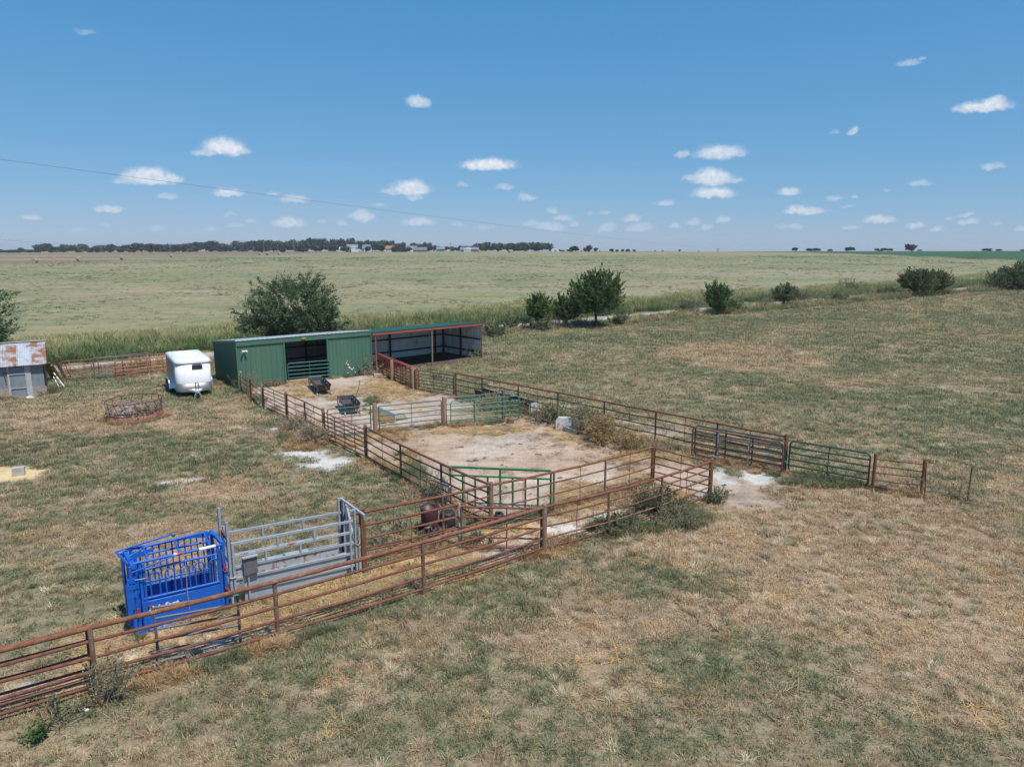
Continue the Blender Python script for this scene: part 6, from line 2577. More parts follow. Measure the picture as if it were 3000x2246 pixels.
def bush(name, label, c, H, Rx, seed, leafm, leaf, nst=16, per=16, nsub=4, ntw=2, group=None, el=(25, 85), bark=TWIG, ratio=.4, jitter=.12, stem=.012, cat='weed'):
    rng = np.random.default_rng(seed)
    limbs, twigs = [], []
    mb = MB()
    if name == 'weed_bush':
        nst, per, leaf = int(nst * .8), max(5, int(per * .62)), leaf * .95
        Hs = H
    for i in range(nst):
        az = rng.random() * 2 * math.pi
        e = R(rng.uniform(*el))
        d = Vector((math.cos(az) * math.cos(e), math.sin(az) * math.cos(e), math.sin(e)))
        reach = 1 / math.sqrt((d.x ** 2 + d.y ** 2) / Rx ** 2 + d.z ** 2 / H ** 2) * rng.uniform(.5, 1.15)
        p = Vector((rng.normal(0, .26) * Rx, rng.normal(0, .26) * Rx, 0))
        pts = [p.copy()]
        for s in range(4):
            d = (d + Vector((rng.normal(0, .13), rng.normal(0, .13), rng.normal(0, .08)))).normalized()
            p = p + d * reach / 4
            pts.append(p.copy())
        mb.tube(pts, [stem, stem * .85, stem * .7, stem * .5, stem * .25], 4, cap=False)
        for j in range(nsub):
            t = .25 + .75 * (j + rng.random()) / nsub
            s = min(3, int(t * 4))
            q = pts[s].lerp(pts[s + 1], t * 4 - s)
            d2 = ((pts[s + 1] - pts[s]).normalized() * .7 + Vector(rng.normal(size=3)) * .5).normalized()
            l2 = reach * rng.uniform(.15, .35)
            mb.tube([q, q + d2 * l2], [stem * .5, stem * .2], 3, cap=False)
            for m in range(ntw):
                twigs.append((q + d2 * l2 * rng.random(), (d2 + Vector(rng.normal(size=3)) * .4).normalized(), l2 * .7))
        twigs.append((pts[3], (pts[4] - pts[3]).normalized(), reach * .28))
    n = len(twigs)
    A = np.array([t[0] for t in twigs])
    D = np.array([t[1] for t in twigs])
    Ln = np.array([t[2] for t in twigs])
    pos = A[:, None, :] + D[:, None, :] * (Ln[:, None] * rng.random((n, per)))[..., None] + rng.normal(0, jitter, (n, per, 3)) * Ln[:, None, None]
    ax = D[:, None, :] + rng.normal(0, .5, (n, per, 3))
    pos, ax = pos.reshape(-1, 3), ax.reshape(-1, 3)
    k = pos[:, 2] > .01
    size = leaf * rng.uniform(.5, 1.3, k.sum())
    t = thing(name, label, cat, tuple(c), 0, group)
    mb.build('stems', bark, t)['kind'] = 'stuff'
    if leafm is not None:
        put('leaves', leaf_mesh('leaves', pos[k], ax[k], size, [leafm], rng, ratio), t)
    return t


def gpt(px, py):
    v = P(px, py)
    return Vector((v.x, v.y, 0))


WG = 'weeds grown up along the fences'
bush('weed_bush', 'grey green weed bush growing round the fence post at the lower left', gpt(312, 2045), .95, .62, 1, WEED_S, .05, 44, 15, 5, 2, WG)
bush('weed_bush', 'large orange brown weed behind the right end of the concrete bunk', gpt(1765, 1292), 1.15, 1.25, 2, WEED_O, .08, 100, 20, 5, 2, WG)
bush('weed_bush', 'greenish seedy weed behind the middle of the concrete bunk', gpt(1712, 1262), 1.35, 1.1, 3, WEED_S, .07, 80, 22, 5, 2, WG)
bush('weed_bush', 'orange brown weed behind the left end of the concrete bunk', gpt(1615, 1238), 0.9, 1.1, 4, WEED_S, .08, 90, 20, 5, 2, WG)
bush('weed_bush', 'withered weed trailing right from the orange brush along the right fence', gpt(1840, 1318), .7, 1.3, 5, WEED_O, .075, 70, 16, 4, 2, WG)
bush('weed_bush', 'thin withered weed on the right fence below the folded gates', gpt(1925, 1322), .7, .7, 6, WEED_B, .06, 22, 10, 4, 2, WG)
bush('weed_bush', 'dark green weed clump outside the alley left of its end post', gpt(1920, 1498), .75, 1.3, 7, WEED_G, .06, 120, 24, 5, 2, WG)
bush('weed_bush', 'low green weed clump outside the alley farther from its end post', gpt(1810, 1552), .45, 1.1, 8, WEED_G, .055, 90, 20, 4, 2, WG)
bush('weed_bush', 'grey seedy weed clump outside the alley in front of the green ones', gpt(1975, 1535), .5, 1.2, 9, WEED_S, .055, 90, 20, 4, 2, WG)
bush('weed_bush', 'green weed at the foot of the end post of the alley', gpt(2098, 1470), .5, .6, 10, WEED_G, .055, 50, 18, 4, 2, WG)
bush('weed_bush', 'dead brown weeds in front of the rusty fence left of the red gate', gpt(872, 1262), .8, 1.25, 11, WEED_B, .055, 100, 16, 5, 2, WG)
bush('weed_bush', 'dead brown weeds just left of the red gate post', gpt(918, 1296), .8, 1.0, 12, WEED_B, .06, 90, 18, 5, 2, WG)
bush('weed_bush', 'tan weed climbing the fence at the left corner of the green shed', gpt(730, 1145), 1.3, .8, 13, WEED_O, .06, 26, 10, 5, 2, WG)
bush('weed_bush', 'dark dry weed heap against the shed front left of the doorway', gpt(806, 1132), .6, .8, 14, WEED_B, .06, 30, 12, 4, 2, WG, bark=BARK)
bush('weed_bush', 'dry thistle on the right corner of the green shed', gpt(1092, 1098), 1.6, .9, 15, WEED_B, .07, 30, 8, 5, 2, WG)
bush('weed_bush', 'small grey weed against the shed front near its right corner', gpt(1060, 1098), .75, .45, 16, WEED_G, .05, 18, 12, 4, 2, WG)
bush('weed_bush', 'dry weed on the left fence above the grey ladder frame', gpt(1262, 1458), 1.1, .9, 17, WEED_S, .05, 60, 14, 5, 2, WG)
bush('weed_bush', 'leafy green weed standing in the yard behind the grey alley', gpt(1178, 1560), 1.0, .5, 18, WEED_G, .09, 14, 8, 4, 1, WG)
bush('weed_bush', 'tall thin leafy weed inside the inner fence near the grey alley', gpt(1120, 1600), 1.1, .55, 19, WEED_G, .07, 14, 7, 4, 1, WG)
bush('weed_bush', 'green weed under the maroon gate in the alley', gpt(1400, 1590), .5, .6, 20, WEED_G, .055, 30, 14, 4, 2, WG)
bush('weed_bush', 'bright green low weed alone in the grass at the bottom left', gpt(112, 2165), .24, .3, 21, leaf_mat('bright_weed', (.085, .17, .05)), .05, 36, 16, 4, 2, WG)
bush('weed_bush', 'sprawling dark weed below the front fence at the left edge', gpt(170, 2100), .3, .7, 22, WEED_G, .05, 36, 12, 4, 2, WG)
bush('weed_bush', 'tall tan grass stalks leaning over the rusty brace at the right', gpt(2690, 1452), .9, .9, 23, WEED_S, .05, 24, 8, 4, 1, WG)
bush('weed_bush', 'tan weed tuft along the wire fence at the far right', gpt(2800, 1462), .7, 1.1, 24, WEED_O, .05, 34, 12, 4, 2, WG)
bush('weed_bush', 'dark reddish weed under the closed dark green gate', gpt(2400, 1408), .5, .9, 25, WEED_G, .055, 30, 12, 4, 2, WG)
bush('weed_bush', 'green weed behind the red panels beside the shelter', gpt(1275, 1112), .8, .7, 26, WEED_G, .06, 24, 14, 4, 2, WG)
bush('weed_bush', 'dry weed at the foot of the shelter end wall', gpt(1395, 1048), .9, 1.2, 27, WEED_S, .08, 34, 14, 4, 2, WG)
bush('weed_bush', 'orange weed round the long dark bunk', gpt(1440, 1205), .85, 1.5, 29, WEED_O, .07, 100, 16, 4, 2, WG)
bush('weed_bush', 'greener weed at the far end of the long dark bunk', gpt(1520, 1210), .8, 1.2, 30, WEED_S, .07, 70, 16, 4, 2, WG)
bush('weed_bush', 'tall grass tuft under the post before the maroon gate', gpt(1260, 1600), .5, .8, 41, WEED_S, .05, 36, 12, 4, 2, WG)
bush('weed_bush', 'weeds at the right corner of the tin shed under the leaning boards', gpt(160, 1150), .6, 1.0, 43, WEED_G, .06, 40, 14, 4, 2, WG)

TB = 'scrub along the lane fence'
for i, (px, py, h, r, lm, lb) in enumerate([(2030, 923, 1.9, 1.5, None, 'leafless grey thorn bush left of the fan shaped tree'), (2010, 915, 1.7, 1.4, WEED_G, 'dull green scrub behind the grey thorn bush'), (2252, 901, 1.6, 1.5, None, 'leafless grey thorn bush beside the yellowish small tree'),
        (2395, 893, 1.5, 1.3, None, 'grey twiggy bush right of the yellowish small tree'), (2450, 887, 1.9, 1.6, WEED_G, 'dark rounded scrub between the small tree and the wide bush'), (2510, 881, 1.4, 1.8, None, 'low grey twiggy bush right of the dark rounded scrub'),
        (2780, 862, 2.0, 1.3, None, 'leaning bare thorn bush at the right side of the wide bush'), (2885, 853, 1.9, 1.7, None, 'bare thorn bush left of the trees at the right edge'), (2960, 850, 1.5, 1.6, None, 'bare twiggy bush under the trees at the right edge'),
        (1690, 960, 1.7, 1.9, None, 'bare fallen branches under the clump of trees'), (1625, 962, 1.4, 1.3, None, 'bare twigs at the left foot of the clump of trees'), (1815, 950, 1.5, 1.2, WEED_G, 'green scrub at the right foot of the clump of trees'),
        (1500, 962, 1.6, 1.6, WEED_G, 'leafy scrub left of the small pointed tree'), (1440, 985, 1.3, 1.8, WEED_G, 'low green scrub right of the open shelter'), (2150, 912, 1.5, 1.4, WEED_G, 'scrub at the right foot of the fan shaped tree'),
        (2340, 880, 1.6, 2.2, WEED_S, 'tan scrub beyond the yellowish small tree'), (2495, 850, 2.0, 2.2, WEED_S, 'brownish scrub beyond the lane left of the wide bush'), (2600, 862, 1.4, 2.2, WEED_G, 'green scrub beyond the lane beside the wide bush'), (1590, 968, 1.2, 1.4, WEED_G, 'leafy scrub at the foot of the small pointed tree')]):
    bush('scrub', lb, PT(px, py), h, r, 60 + i, lm, .14, 34, 12, 6, 3, TB, (20, 85), TWIG, .45, .14, .022, 'bush')

# ------------------------------------------------------------------ trees on the horizon
def far_mesh(seed, mats, rnd=1.0, n=430):
    """crown about 1 unit high and wide, made of leaf clumps round several lobes"""
    rng = np.random.default_rng(seed)
    lobes = [(np.array([0, 0, .55]), .36)]
    for k in range(9):
        a = rng.random() * 6.28
        rr = rng.uniform(.18, .36)
        lobes.append((np.array([math.cos(a) * rr, math.sin(a) * rr, rng.uniform(.26, .72)]), rng.uniform(.15, .25)))
    pos = []
    for c, r in lobes:
        k = int(n * r * r * 4)
        d = rng.normal(size=(k, 3))
        d /= np.linalg.norm(d, axis=1, keepdims=True)
        pos.append(c + d * r * rng.uniform(.65, 1.06, (k, 1)) * np.array([1, 1, .9]))
    pos = np.concatenate(pos)
    pos = pos[pos[:, 2] > .06]
    return leaf_mesh('far_tree', pos, rng.normal(size=pos.shape), rng.uniform(.08, .17, len(pos)), mats, rng, .8)


FM = [far_mesh(100 + i, [LEAF_F if i % 3 else LEAF_F2]) for i in range(7)]
runs = [(-40, 105, 728, 26, 742, 'far_tree'), (108, 148, 715, 36, 742, 'far_tree'), (150, 172, 724, 24, 742, 'far_tree'), (172, 202, 718, 32, 742, 'far_tree'), (205, 256, 717, 34, 742, 'far_tree'), (258, 312, 720, 30, 742, 'far_tree'),
        (312, 342, 713, 34, 742, 'far_tree'), (344, 392, 719, 32, 742, 'far_tree'), (390, 452, 711, 40, 742, 'far_tree'), (455, 512, 711, 42, 742, 'far_tree'), (512, 546, 717, 30, 742, 'far_tree'), (546, 592, 711, 42, 741, 'far_tree'),
        (596, 642, 705, 40, 741, 'far_tree'), (642, 684, 715, 32, 741, 'far_tree'), (686, 752, 704, 40, 741, 'far_tree'), (752, 806, 704, 38, 740, 'far_tree'), (806, 872, 706, 38, 740, 'far_tree'), (872, 960, 701, 42, 740, 'far_tree'),
        (880, 900, 712, 30, 741, 'far_tree'), (960, 1012, 702, 34, 736, 'far_tree'), (1010, 1062, 702, 34, 728, 'far_tree'), (1060, 1132, 705, 32, 730, 'far_tree'), (1132, 1150, 707, 18, 733, 'far_tree'), (1150, 1184, 711, 26, 734, 'far_tree'),
        (1180, 1192, 711, 14, 734, 'far_tree'), (1200, 1238, 710, 26, 732, 'far_tree'), (1240, 1262, 711, 18, 733, 'far_tree'), (1266, 1276, 715, 12, 733, 'far_tree'), (1278, 1352, 720, 20, 733, 'far_tree'), (1352, 1384, 722, 18, 734, 'far_tree'),
        (1386, 1442, 712, 38, 738, 'far_tree'), (1440, 1474, 712, 34, 738, 'far_tree'), (1474, 1502, 714, 28, 737, 'far_tree'), (1500, 1545, 715, 30, 738, 'far_tree'), (1525, 1620, 711, 40, 738, 'far_tree'), (1620, 1668, 731, 14, 738, 'far_tree')]
rgf = random.Random(77)
ft = 0


def far_tree(px, pyt, pyb, wpx, Y, label, group, name='far_tree'):
    global ft
    c = at_depth(px, pyb, Y)
    z0 = tzf(c.x, Y)
    top = at_depth(px, pyt, Y).z
    bot = min(z0, at_depth(px, pyb, Y).z) if Y > 450 else z0
    h = top - bot
    w = wpx * Y / FPX
    o = put(name, FM[ft % 7], None, (c.x, Y, bot - .05 * h), (0, 0, ft * 1.7))
    o.scale = (w * 1.08, w * 1.08, h * 1.22)
    ft += 1
    return tag(o, label, 'tree', group)


PLACES = [(60, 'at the left edge of the view'), (131, 'above the leftmost hay bale'), (196, 'above the second hay bale'), (297, 'above the third hay bale'), (432, 'above the lone tall hay bale'), (560, 'above the half sunk hay bale'),
          (640, 'right of the half sunk hay bale'), (720, 'left of the three hay bales'), (795, 'above the three hay bales'), (850, 'by the second power pole'), (905, 'behind the pale olive tree'), (960, 'right of the pale olive tree'), (1005, 'over the low white building'), (1055, 'over the blue grey roof'),
          (1100, 'over the steep white gable'), (1160, 'over the terracotta roof'), (1230, 'over the white gabled house'), (1290, 'over the broad grey roof'), (1345, 'by the parked white truck'), (1400, 'over the rightmost house'), (1445, 'at the left of the small wood'), (1505, 'above the bale by the small wood'), (1570, 'in the middle of the small wood'), (1625, 'at the right end of the small wood'), (9999, 'by the round roofed barn')]
ORD = ['first', 'second', 'third', 'fourth', 'fifth', 'sixth', 'seventh', 'eighth', 'ninth']
plan_ = []
for (x0, x1, yt, w, yb, nm) in runs:
    k = max(1, round((x1 - x0) / (w * .62)))
    for i in range(k):
        px = x0 + (x1 - x0) * (i + .5) / k + rgf.uniform(-3, 3)
        plan_.append((px, yt + rgf.uniform(-2, 5), yb, w * rgf.uniform(.85, 1.2), rgf.uniform(780, 860) if px < 960 else rgf.uniform(720, 800)))
plan_.sort()
count = {}
for px, yt, yb, w, Y in plan_:
    pl = next(p for q, p in PLACES if px < q)
    count[pl] = count.get(pl, 0) + 1
    far_tree(px, yt, yb, w, Y, '%s far tree from the left %s' % (ORD[count[pl] - 1], pl), 'trees on the horizon')
for px, pyt, wpx, pyb, lb in [(1015, 722, 30, 741, 'dark shrub below the blue grey roofed far house'), (1078, 722, 22, 738, 'shrub in front of the far house with the steep gable'), (1113, 717, 32, 738, 'round dark shrub between two far houses'), (1160, 722, 36, 741, 'left of the wide dark shrubs before the far houses'), (1188, 724, 40, 741, 'right of the wide dark shrubs before the far houses'),
        (1262, 718, 20, 737, 'dark tree right of the broad grey roofed far house'), (1326, 726, 14, 737, 'small dark shrub left of the rightmost far house'), (1391, 727, 12, 738, 'small dark shrub right of the rightmost far house'), (887, 716, 46, 741, 'pale olive tree before the long row near the far white building'), (760, 722, 24, 741, 'dark bush above the three hay bales'), (830, 727, 16, 741, 'small bush left of the far olive tree'), (975, 718, 30, 737, 'bush left of the low white far building')]:
    far_tree(px, pyt, pyb, wpx, 640, lb, 'shrubs by the far houses', 'far_shrub')
for px, pyt, wpx, pyb, lb in [(1684, 721, 30, 737, 'round dark bush on the horizon left of a hay bale'), (1713, 726, 12, 736, 'tiny dark bush between the bale and the olive tree on the horizon'), (1726, 719, 18, 737, 'olive rounded tree on the horizon right of a hay bale'), (1745, 726, 12, 736, 'small bush right of the olive tree on the horizon'), (1792, 729, 14, 736, 'small dark bush on the horizon right of the pale bale'), (1808, 731, 10, 736, 'very small bush on the open horizon'), (1824, 730, 10, 736, 'first of three tiny bushes close together on the horizon'), (1840, 730, 14, 736, 'second of three tiny bushes close together on the horizon'), (1857, 731, 12, 736, 'third of three tiny bushes close together on the horizon'), (1991, 731, 8, 736, 'speck of a bush between the bales on the horizon'),
        (2329, 725, 16, 735, 'single round bush at the left end of the green crop'), (2372, 728, 22, 736, 'left of two low bushes on the crop horizon'), (2393, 727, 24, 735, 'right of two low bushes on the crop horizon'), (2431, 730, 16, 735, 'low bush right of the pair on the crop horizon'), (2490, 724, 30, 736, 'olive domed tree on the crop horizon'), (2568, 728, 18, 735, 'left part of the long low scrub on the crop horizon'), (2588, 727, 22, 735, 'middle of the long low scrub on the crop horizon'), (2608, 728, 16, 735, 'right part of the long low scrub on the crop horizon'), (2668, 716, 32, 737, 'lone dark round tree standing tallest on the crop horizon'), (2695, 731, 14, 736, 'low bush at the foot of the lone round tree'), (2888, 728, 28, 736, 'low dark bush on the crop horizon at the right'), (2925, 730, 18, 736, 'small bush right of the low dark one on the crop horizon'), (2995, 731, 16, 736, 'bush on the crop horizon at the right edge')]:
    far_tree(px, pyt, pyb, wpx, 470, lb, 'bushes on the open horizon')

# ------------------------------------------------------------------ grass
def tuft(name, seed, n, rad, h, w, lean_, curl, flat=0.0, seg=2, tip=.35, seed_head=0.0):
    """n bent blades round a centre; each blade its own brightness"""
    rng = np.random.default_rng(seed)
    vs, fs, sh = [], [], []
    for i in range(n):
        a = rng.random() * 6.283
        rr = rad * math.sqrt(rng.random())
        bx, by = rr * math.cos(a), rr * math.sin(a)
        hh = h * rng.uniform(.45, 1.1)
        la = a + rng.normal(0, .8) if rng.random() < .75 else rng.random() * 6.283
        ln = abs(rng.normal(lean_, lean_ * .5))
        el = R(90) * (1 - min(.97, flat + (1 - flat) * ln))
        dx, dy = math.cos(la), math.sin(la)
        sx, sy = -dy, dx
        ww = w * rng.uniform(.6, 1.3)
        c = curl * rng.uniform(.3, 1.4)
        pts = []
        e = el
        p = np.array([bx, by, 0.0 if flat < .5 else rng.uniform(.0, .05)])
        pts.append(p)
        for s in range(seg):
            p = p + hh / seg * np.array([dx * math.cos(e), dy * math.cos(e), math.sin(e)])
            if p[2] < .005:
                p[2] = .005
            pts.append(p)
            e -= c
        b = len(vs)
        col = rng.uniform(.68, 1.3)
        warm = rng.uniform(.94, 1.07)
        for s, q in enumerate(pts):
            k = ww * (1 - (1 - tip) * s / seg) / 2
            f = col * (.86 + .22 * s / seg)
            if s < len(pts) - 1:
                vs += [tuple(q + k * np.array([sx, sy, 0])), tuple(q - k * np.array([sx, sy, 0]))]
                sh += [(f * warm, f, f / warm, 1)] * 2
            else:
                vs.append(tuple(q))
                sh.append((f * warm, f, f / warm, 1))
        for s in range(seg - 1):
            o_ = b + 2 * s
            fs.append((o_, o_ + 1, o_ + 3, o_ + 2))
        o_ = b + 2 * (seg - 1)
        fs.append((o_, o_ + 1, o_ + 2))
    me = bpy.data.meshes.new(name)
    me.from_pydata(vs, [], fs)
    a = me.attributes.new('shade', 'FLOAT_COLOR', 'POINT')
    a.data.foreach_set('color', np.array(sh, np.float32).ravel())
    me.materials.append(BLADE)
    return bpy.data.objects.new(name, me)


def kinds(name, objs):
    c = bpy.data.collections.new(name)
    for o in objs:
        c.objects.link(o)
    return c


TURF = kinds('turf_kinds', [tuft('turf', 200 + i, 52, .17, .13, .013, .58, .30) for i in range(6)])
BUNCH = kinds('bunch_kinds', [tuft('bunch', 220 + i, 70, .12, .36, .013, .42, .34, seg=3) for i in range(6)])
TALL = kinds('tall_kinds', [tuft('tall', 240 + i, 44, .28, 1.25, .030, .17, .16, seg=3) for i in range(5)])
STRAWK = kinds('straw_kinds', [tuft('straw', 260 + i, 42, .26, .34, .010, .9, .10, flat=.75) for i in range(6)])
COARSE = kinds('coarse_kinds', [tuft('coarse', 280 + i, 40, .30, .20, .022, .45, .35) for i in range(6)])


def scatter_group(kc):
    ng = bpy.data.node_groups.new('scatter_' + kc.name, 'GeometryNodeTree')
    ng.interface.new_socket('Geometry', in_out='INPUT', socket_type='NodeSocketGeometry')
    ng.interface.new_socket('Geometry', in_out='OUTPUT', socket_type='NodeSocketGeometry')
    N, L = ng.nodes.new, ng.links.new
    gi, go = N('NodeGroupInput'), N('NodeGroupOutput')
    ci = N('GeometryNodeCollectionInfo')
    ci.inputs['Collection'].default_value = kc
    ci.inputs['Separate Children'].default_value = True
    ci.inputs['Reset Children'].default_value = True
    iop = N('GeometryNodeInstanceOnPoints')
    iop.inputs['Pick Instance'].default_value = True

    def na(nm, ty):
        n = N('GeometryNodeInputNamedAttribute')
        n.data_type = ty
        n.inputs['Name'].default_value = nm
        return n.outputs['Attribute']
    L(gi.outputs[0], iop.inputs['Points'])
    L(ci.outputs[0], iop.inputs['Instance'])
    L(na('kind_index', 'INT'), iop.inputs['Instance Index'])
    L(na('turn', 'FLOAT_VECTOR'), iop.inputs['Rotation'])
    L(na('grow', 'FLOAT_VECTOR'), iop.inputs['Scale'])
    L(iop.outputs[0], go.inputs[0])
    return ng


def scatter(name, label, x, y, z, tint, sc, kc, rng, lean_=.12):
    n = len(x)
    me = bpy.data.meshes.new(name)
    me.vertices.add(n)
    me.vertices.foreach_set('co', np.stack([x, y, z], 1).astype(np.float32).ravel())
    a = me.attributes.new('tint', 'FLOAT_COLOR', 'POINT')
    a.data.foreach_set('color', np.concatenate([np.clip(tint, 0, .9), np.ones((n, 1))], 1).astype(np.float32).ravel())
    a = me.attributes.new('kind_index', 'INT', 'POINT')
    a.data.foreach_set('value', rng.integers(0, len(kc.objects), n).astype(np.int32))
    a = me.attributes.new('turn', 'FLOAT_VECTOR', 'POINT')
    a.data.foreach_set('vector', np.stack([rng.normal(0, lean_, n), rng.normal(0, lean_, n), rng.random(n) * 6.283], 1).astype(np.float32).ravel())
    a = me.attributes.new('grow', 'FLOAT_VECTOR', 'POINT')
    a.data.foreach_set('vector', sc.astype(np.float32).ravel())
    me.materials.append(BLADE)
    o = bpy.data.objects.new(name, me)
    C.objects.link(o)
    md = o.modifiers.new('scatter', 'NODES')
    md.node_group = scatter_group(kc)
    return tag(o, label, None, None, 'stuff')


def band(rng, y0, y1, per_m2, wfac=.84, pad=8.0):
    """evenly spread points over the land between two distances"""
    w1 = wfac * y1 + pad
    n = int(per_m2 * 2 * w1 * (y1 - y0))
    x = rng.uniform(-w1, w1, n)
    y = rng.uniform(y0, y1, n)
    k = np.abs(x) < wfac * y + pad
    return x[k], y[k]


rng = np.random.default_rng(5)


def clear(x, y):
    """keeps grass out of buildings, off the trailer and troughs"""
    k = np.ones(len(x), bool)
    for poly in ([FL, FL + ue * SL, FL + ue * SL + un * SDEP, FL + un * SDEP], [O2 + vn * .6, O2 + ve * WL + vn * 2.0, O2 + ve * WL + vn * SH_D, O2 + vn * SH_D], [A0, A0 - te * TLEN, A0 - te * TLEN + tn * 4.2, A0 + tn * 4.2]):
        k &= ~inside([(v.x, v.y) for v in poly], x, y)
    return k


# short turf, denser near by
parts = []
for (y0, y1, d, s) in ((6.5, 16, 70, .9), (16, 24, 50, 1.0), (24, 36, 28, 1.3)):
    x, y = band(rng, y0, y1, d)
    parts.append((x, y, np.full(len(x), s)))
x = np.concatenate([p[0] for p in parts])
y = np.concatenate([p[1] for p in parts])
s0 = np.concatenate([p[2] for p in parts])
gc, dens, tint, hgt, g, st, vg, pf = cover(x, y)
k = (rng.random(len(x)) < dens) & clear(x, y) & (seg_dist(ROAD, x, y) < -1.9)
x, y, s0, tint, hgt, g, st = x[k], y[k], s0[k], tint[k], hgt[k], g[k], st[k]
n = len(x)
pick = rng.random(n)
# each tuft leans to living or dead as a whole
alive = pick < np.clip(g * 1.1 - .05, 0, .84)
yd = x < -(y - 30) * .75 - 3.5
m5 = fbm(x, y, 1.3, 66, 2)[:, None]
tint = np.where(alive[:, None], c_green * (1 - .7 * m5) + c_olive * .7 * m5, np.where((g < .6)[:, None], tint * .4 + .6 * (c_dry * (1 - .6 * m5) + c_pale * .6 * m5), c_dry * .8 + c_olive * .2))
tint = tint * np.where(yd, 1.08, 1.2)[:, None] * rng.uniform(.7, 1.36, (n, 1)) * rng.uniform(.95, 1.05, (n, 3))
sc = (s0 * rng.uniform(.7, 1.3, n))[:, None] * np.stack([np.ones(n), np.ones(n), hgt * np.where(alive, .9, 1.1)], 1)
scatter('pasture_grass', 'short dry and green pasture grass over the near ground', x, y, gz(x, y) - .01, tint, sc, TURF, rng)

# coarser turf farther off
parts = []
for (y0, y1, d, s) in ((36, 55, 15, 1.15), (55, 100, 6, 1.7), (100, 175, 2.6, 2.3)):
    x, y = band(rng, y0, y1, d)
    parts.append((x, y, np.full(len(x), s)))
x = np.concatenate([p[0] for p in parts])
y = np.concatenate([p[1] for p in parts])
s0 = np.concatenate([p[2] for p in parts])
gc, dens, tint, hgt, g, st, vg, pf = cover(x, y)
k = (rng.random(len(x)) < dens * 1.0) & clear(x, y) & (seg_dist(ROAD, x, y) < -1.9)
x, y, s0, tint, hgt, g = x[k], y[k], s0[k], tint[k], hgt[k], g[k]
n = len(x)
alive = rng.random(n) < g
tint = np.where(alive[:, None], c_green * .45 + c_olive * .55, tint * .35 + c_dry * .35 + c_olive * .3)
tint = tint * 1.2 * rng.uniform(.78, 1.25, (n, 1))
sc = (s0 * rng.uniform(.7, 1.3, n))[:, None] * np.stack([np.ones(n), np.ones(n), hgt * .8], 1)
scatter('far_pasture_grass', 'short mixed pasture grass beyond the pens up to the lane', x, y, gz(x, y) - .01, tint, sc, COARSE, rng)

# pale bunch grass in clumps
parts = []
for (y0, y1, d, s) in ((6.5, 18, 34, .85), (18, 30, 20, .95), (30, 60, 6, 1.2)):
    x, y = band(rng, y0, y1, d)
    parts.append((x, y, np.full(len(x), s)))
x = np.concatenate([p[0] for p in parts])
y = np.concatenate([p[1] for p in parts])
s0 = np.concatenate([p[2] for p in parts])
gc, dens, tint, hgt, g, st, vg, pf = cover(x, y)
cl = fbm(x, y, 1.9, 60, 2) * .6 + fbm(x, y, 6, 61, 2) * .4
yard = x < -(y - 30) * .75 - 3.5
front = (y < 26) & ~yard
p = (.08 + .88 * sstep(.54, .69, cl)) * np.where(front, 1.0, np.where(yard, .22, .28)) * (1 - pf) * np.where(dens > .3, 1, .2)
p = np.clip(p + .35 * front * sstep(13.5, 10.5, y) * (cl > .45), 0, 1)
k = (rng.random(len(x)) < p) & clear(x, y) & (seg_dist(ROAD, x, y) < -2)
x, y, s0, g, cl = x[k], y[k], s0[k], g[k], cl[k]
n = len(x)
r_ = rng.random(n)
gr = r_ < .28 + .5 * g
tint = np.where(gr[:, None], c_olive * 1.05, c_pale * 1.0)
tint = np.where((r_ > .86)[:, None], c_dry * 1.05, tint) * 1.25 * rng.uniform(.8, 1.2, (n, 1))
sc = (s0 * rng.uniform(.45, 1.0, n))[:, None] * np.ones((1, 3))
scatter('bunch_grass', 'pale tufts of taller bunch grass in the near pasture', x, y, gz(x, y) - .01, tint, sc, BUNCH, rng, .2)

# loose straw
x, y = band(rng, 12, 54, 26)
gc, dens, tint, hgt, g, st, vg, pf = cover(x, y)
p = np.clip(st * 1.1, 0, 1) + .05 * (1 - pf) * (g < .5) * (y < 30) + .035 * pf
k = (rng.random(len(x)) < p * np.where(y > 30, .6, 1)) & clear(x, y)
x, y = x[k], y[k]
n = len(x)
tint = np.where((rng.random(n) < .7)[:, None], c_straw * 1.1, c_pale) * rng.uniform(.75, 1.2, (n, 1))
pf_ = pf[k]
tint = np.where(((pf_ > .5) & (st[k] < .3))[:, None], c_brown * rng.uniform(.5, 1.2, (n, 1)), tint)
sc = rng.uniform(.6, 1.25, (n, 1)) * np.array([[1, 1, 1.1]])
scatter('loose_straw', 'golden straw and dead stalks lying in the alley and round the pens', x, y, gz(x, y), tint, sc, STRAWK, rng, .05)

# fringe grass along the foot of the fences and sheds
fl = [(L5, L8, .5), (L8, M3, .2), (N6 + Vector((.12, -.25, 0)), N5 + Vector((.12, -.25, 0)), .28), (N5 + Vector((.12, -.25, 0)), N4 + Vector((.12, -.25, 0)), .28), (N4, N3, .35), (N3, R1, .4), (L0, L4, .5), (Q0, Q9, .6), (V0, V2, .5), (BL, FL, .5), (FL, FL + ue * DL, .4), (FL + ue * DR, FR, .5), (A0 - te * TLEN, A0, .5), (W1, W2, .35), (B0, B1, .5), (Z0, Z1, .5), (K0, K1, .5), (AR, P(690, 1778), .35), (P(664, 1783), P(398, 1862), .35), (a3, b3, .6), (a, b, .6), (E0, E1, .6)]
xs_, ys_, ws_ = [], [], []
rc_ = P(398, 1222)
for i in range(10):
    q0 = rc_ + Vector((1.5 * math.cos(i * .628), 1.5 * math.sin(i * .628), 0))
    q1 = rc_ + Vector((1.5 * math.cos(i * .628 + .628), 1.5 * math.sin(i * .628 + .628), 0))
    fl.append((q0, q1, .35))
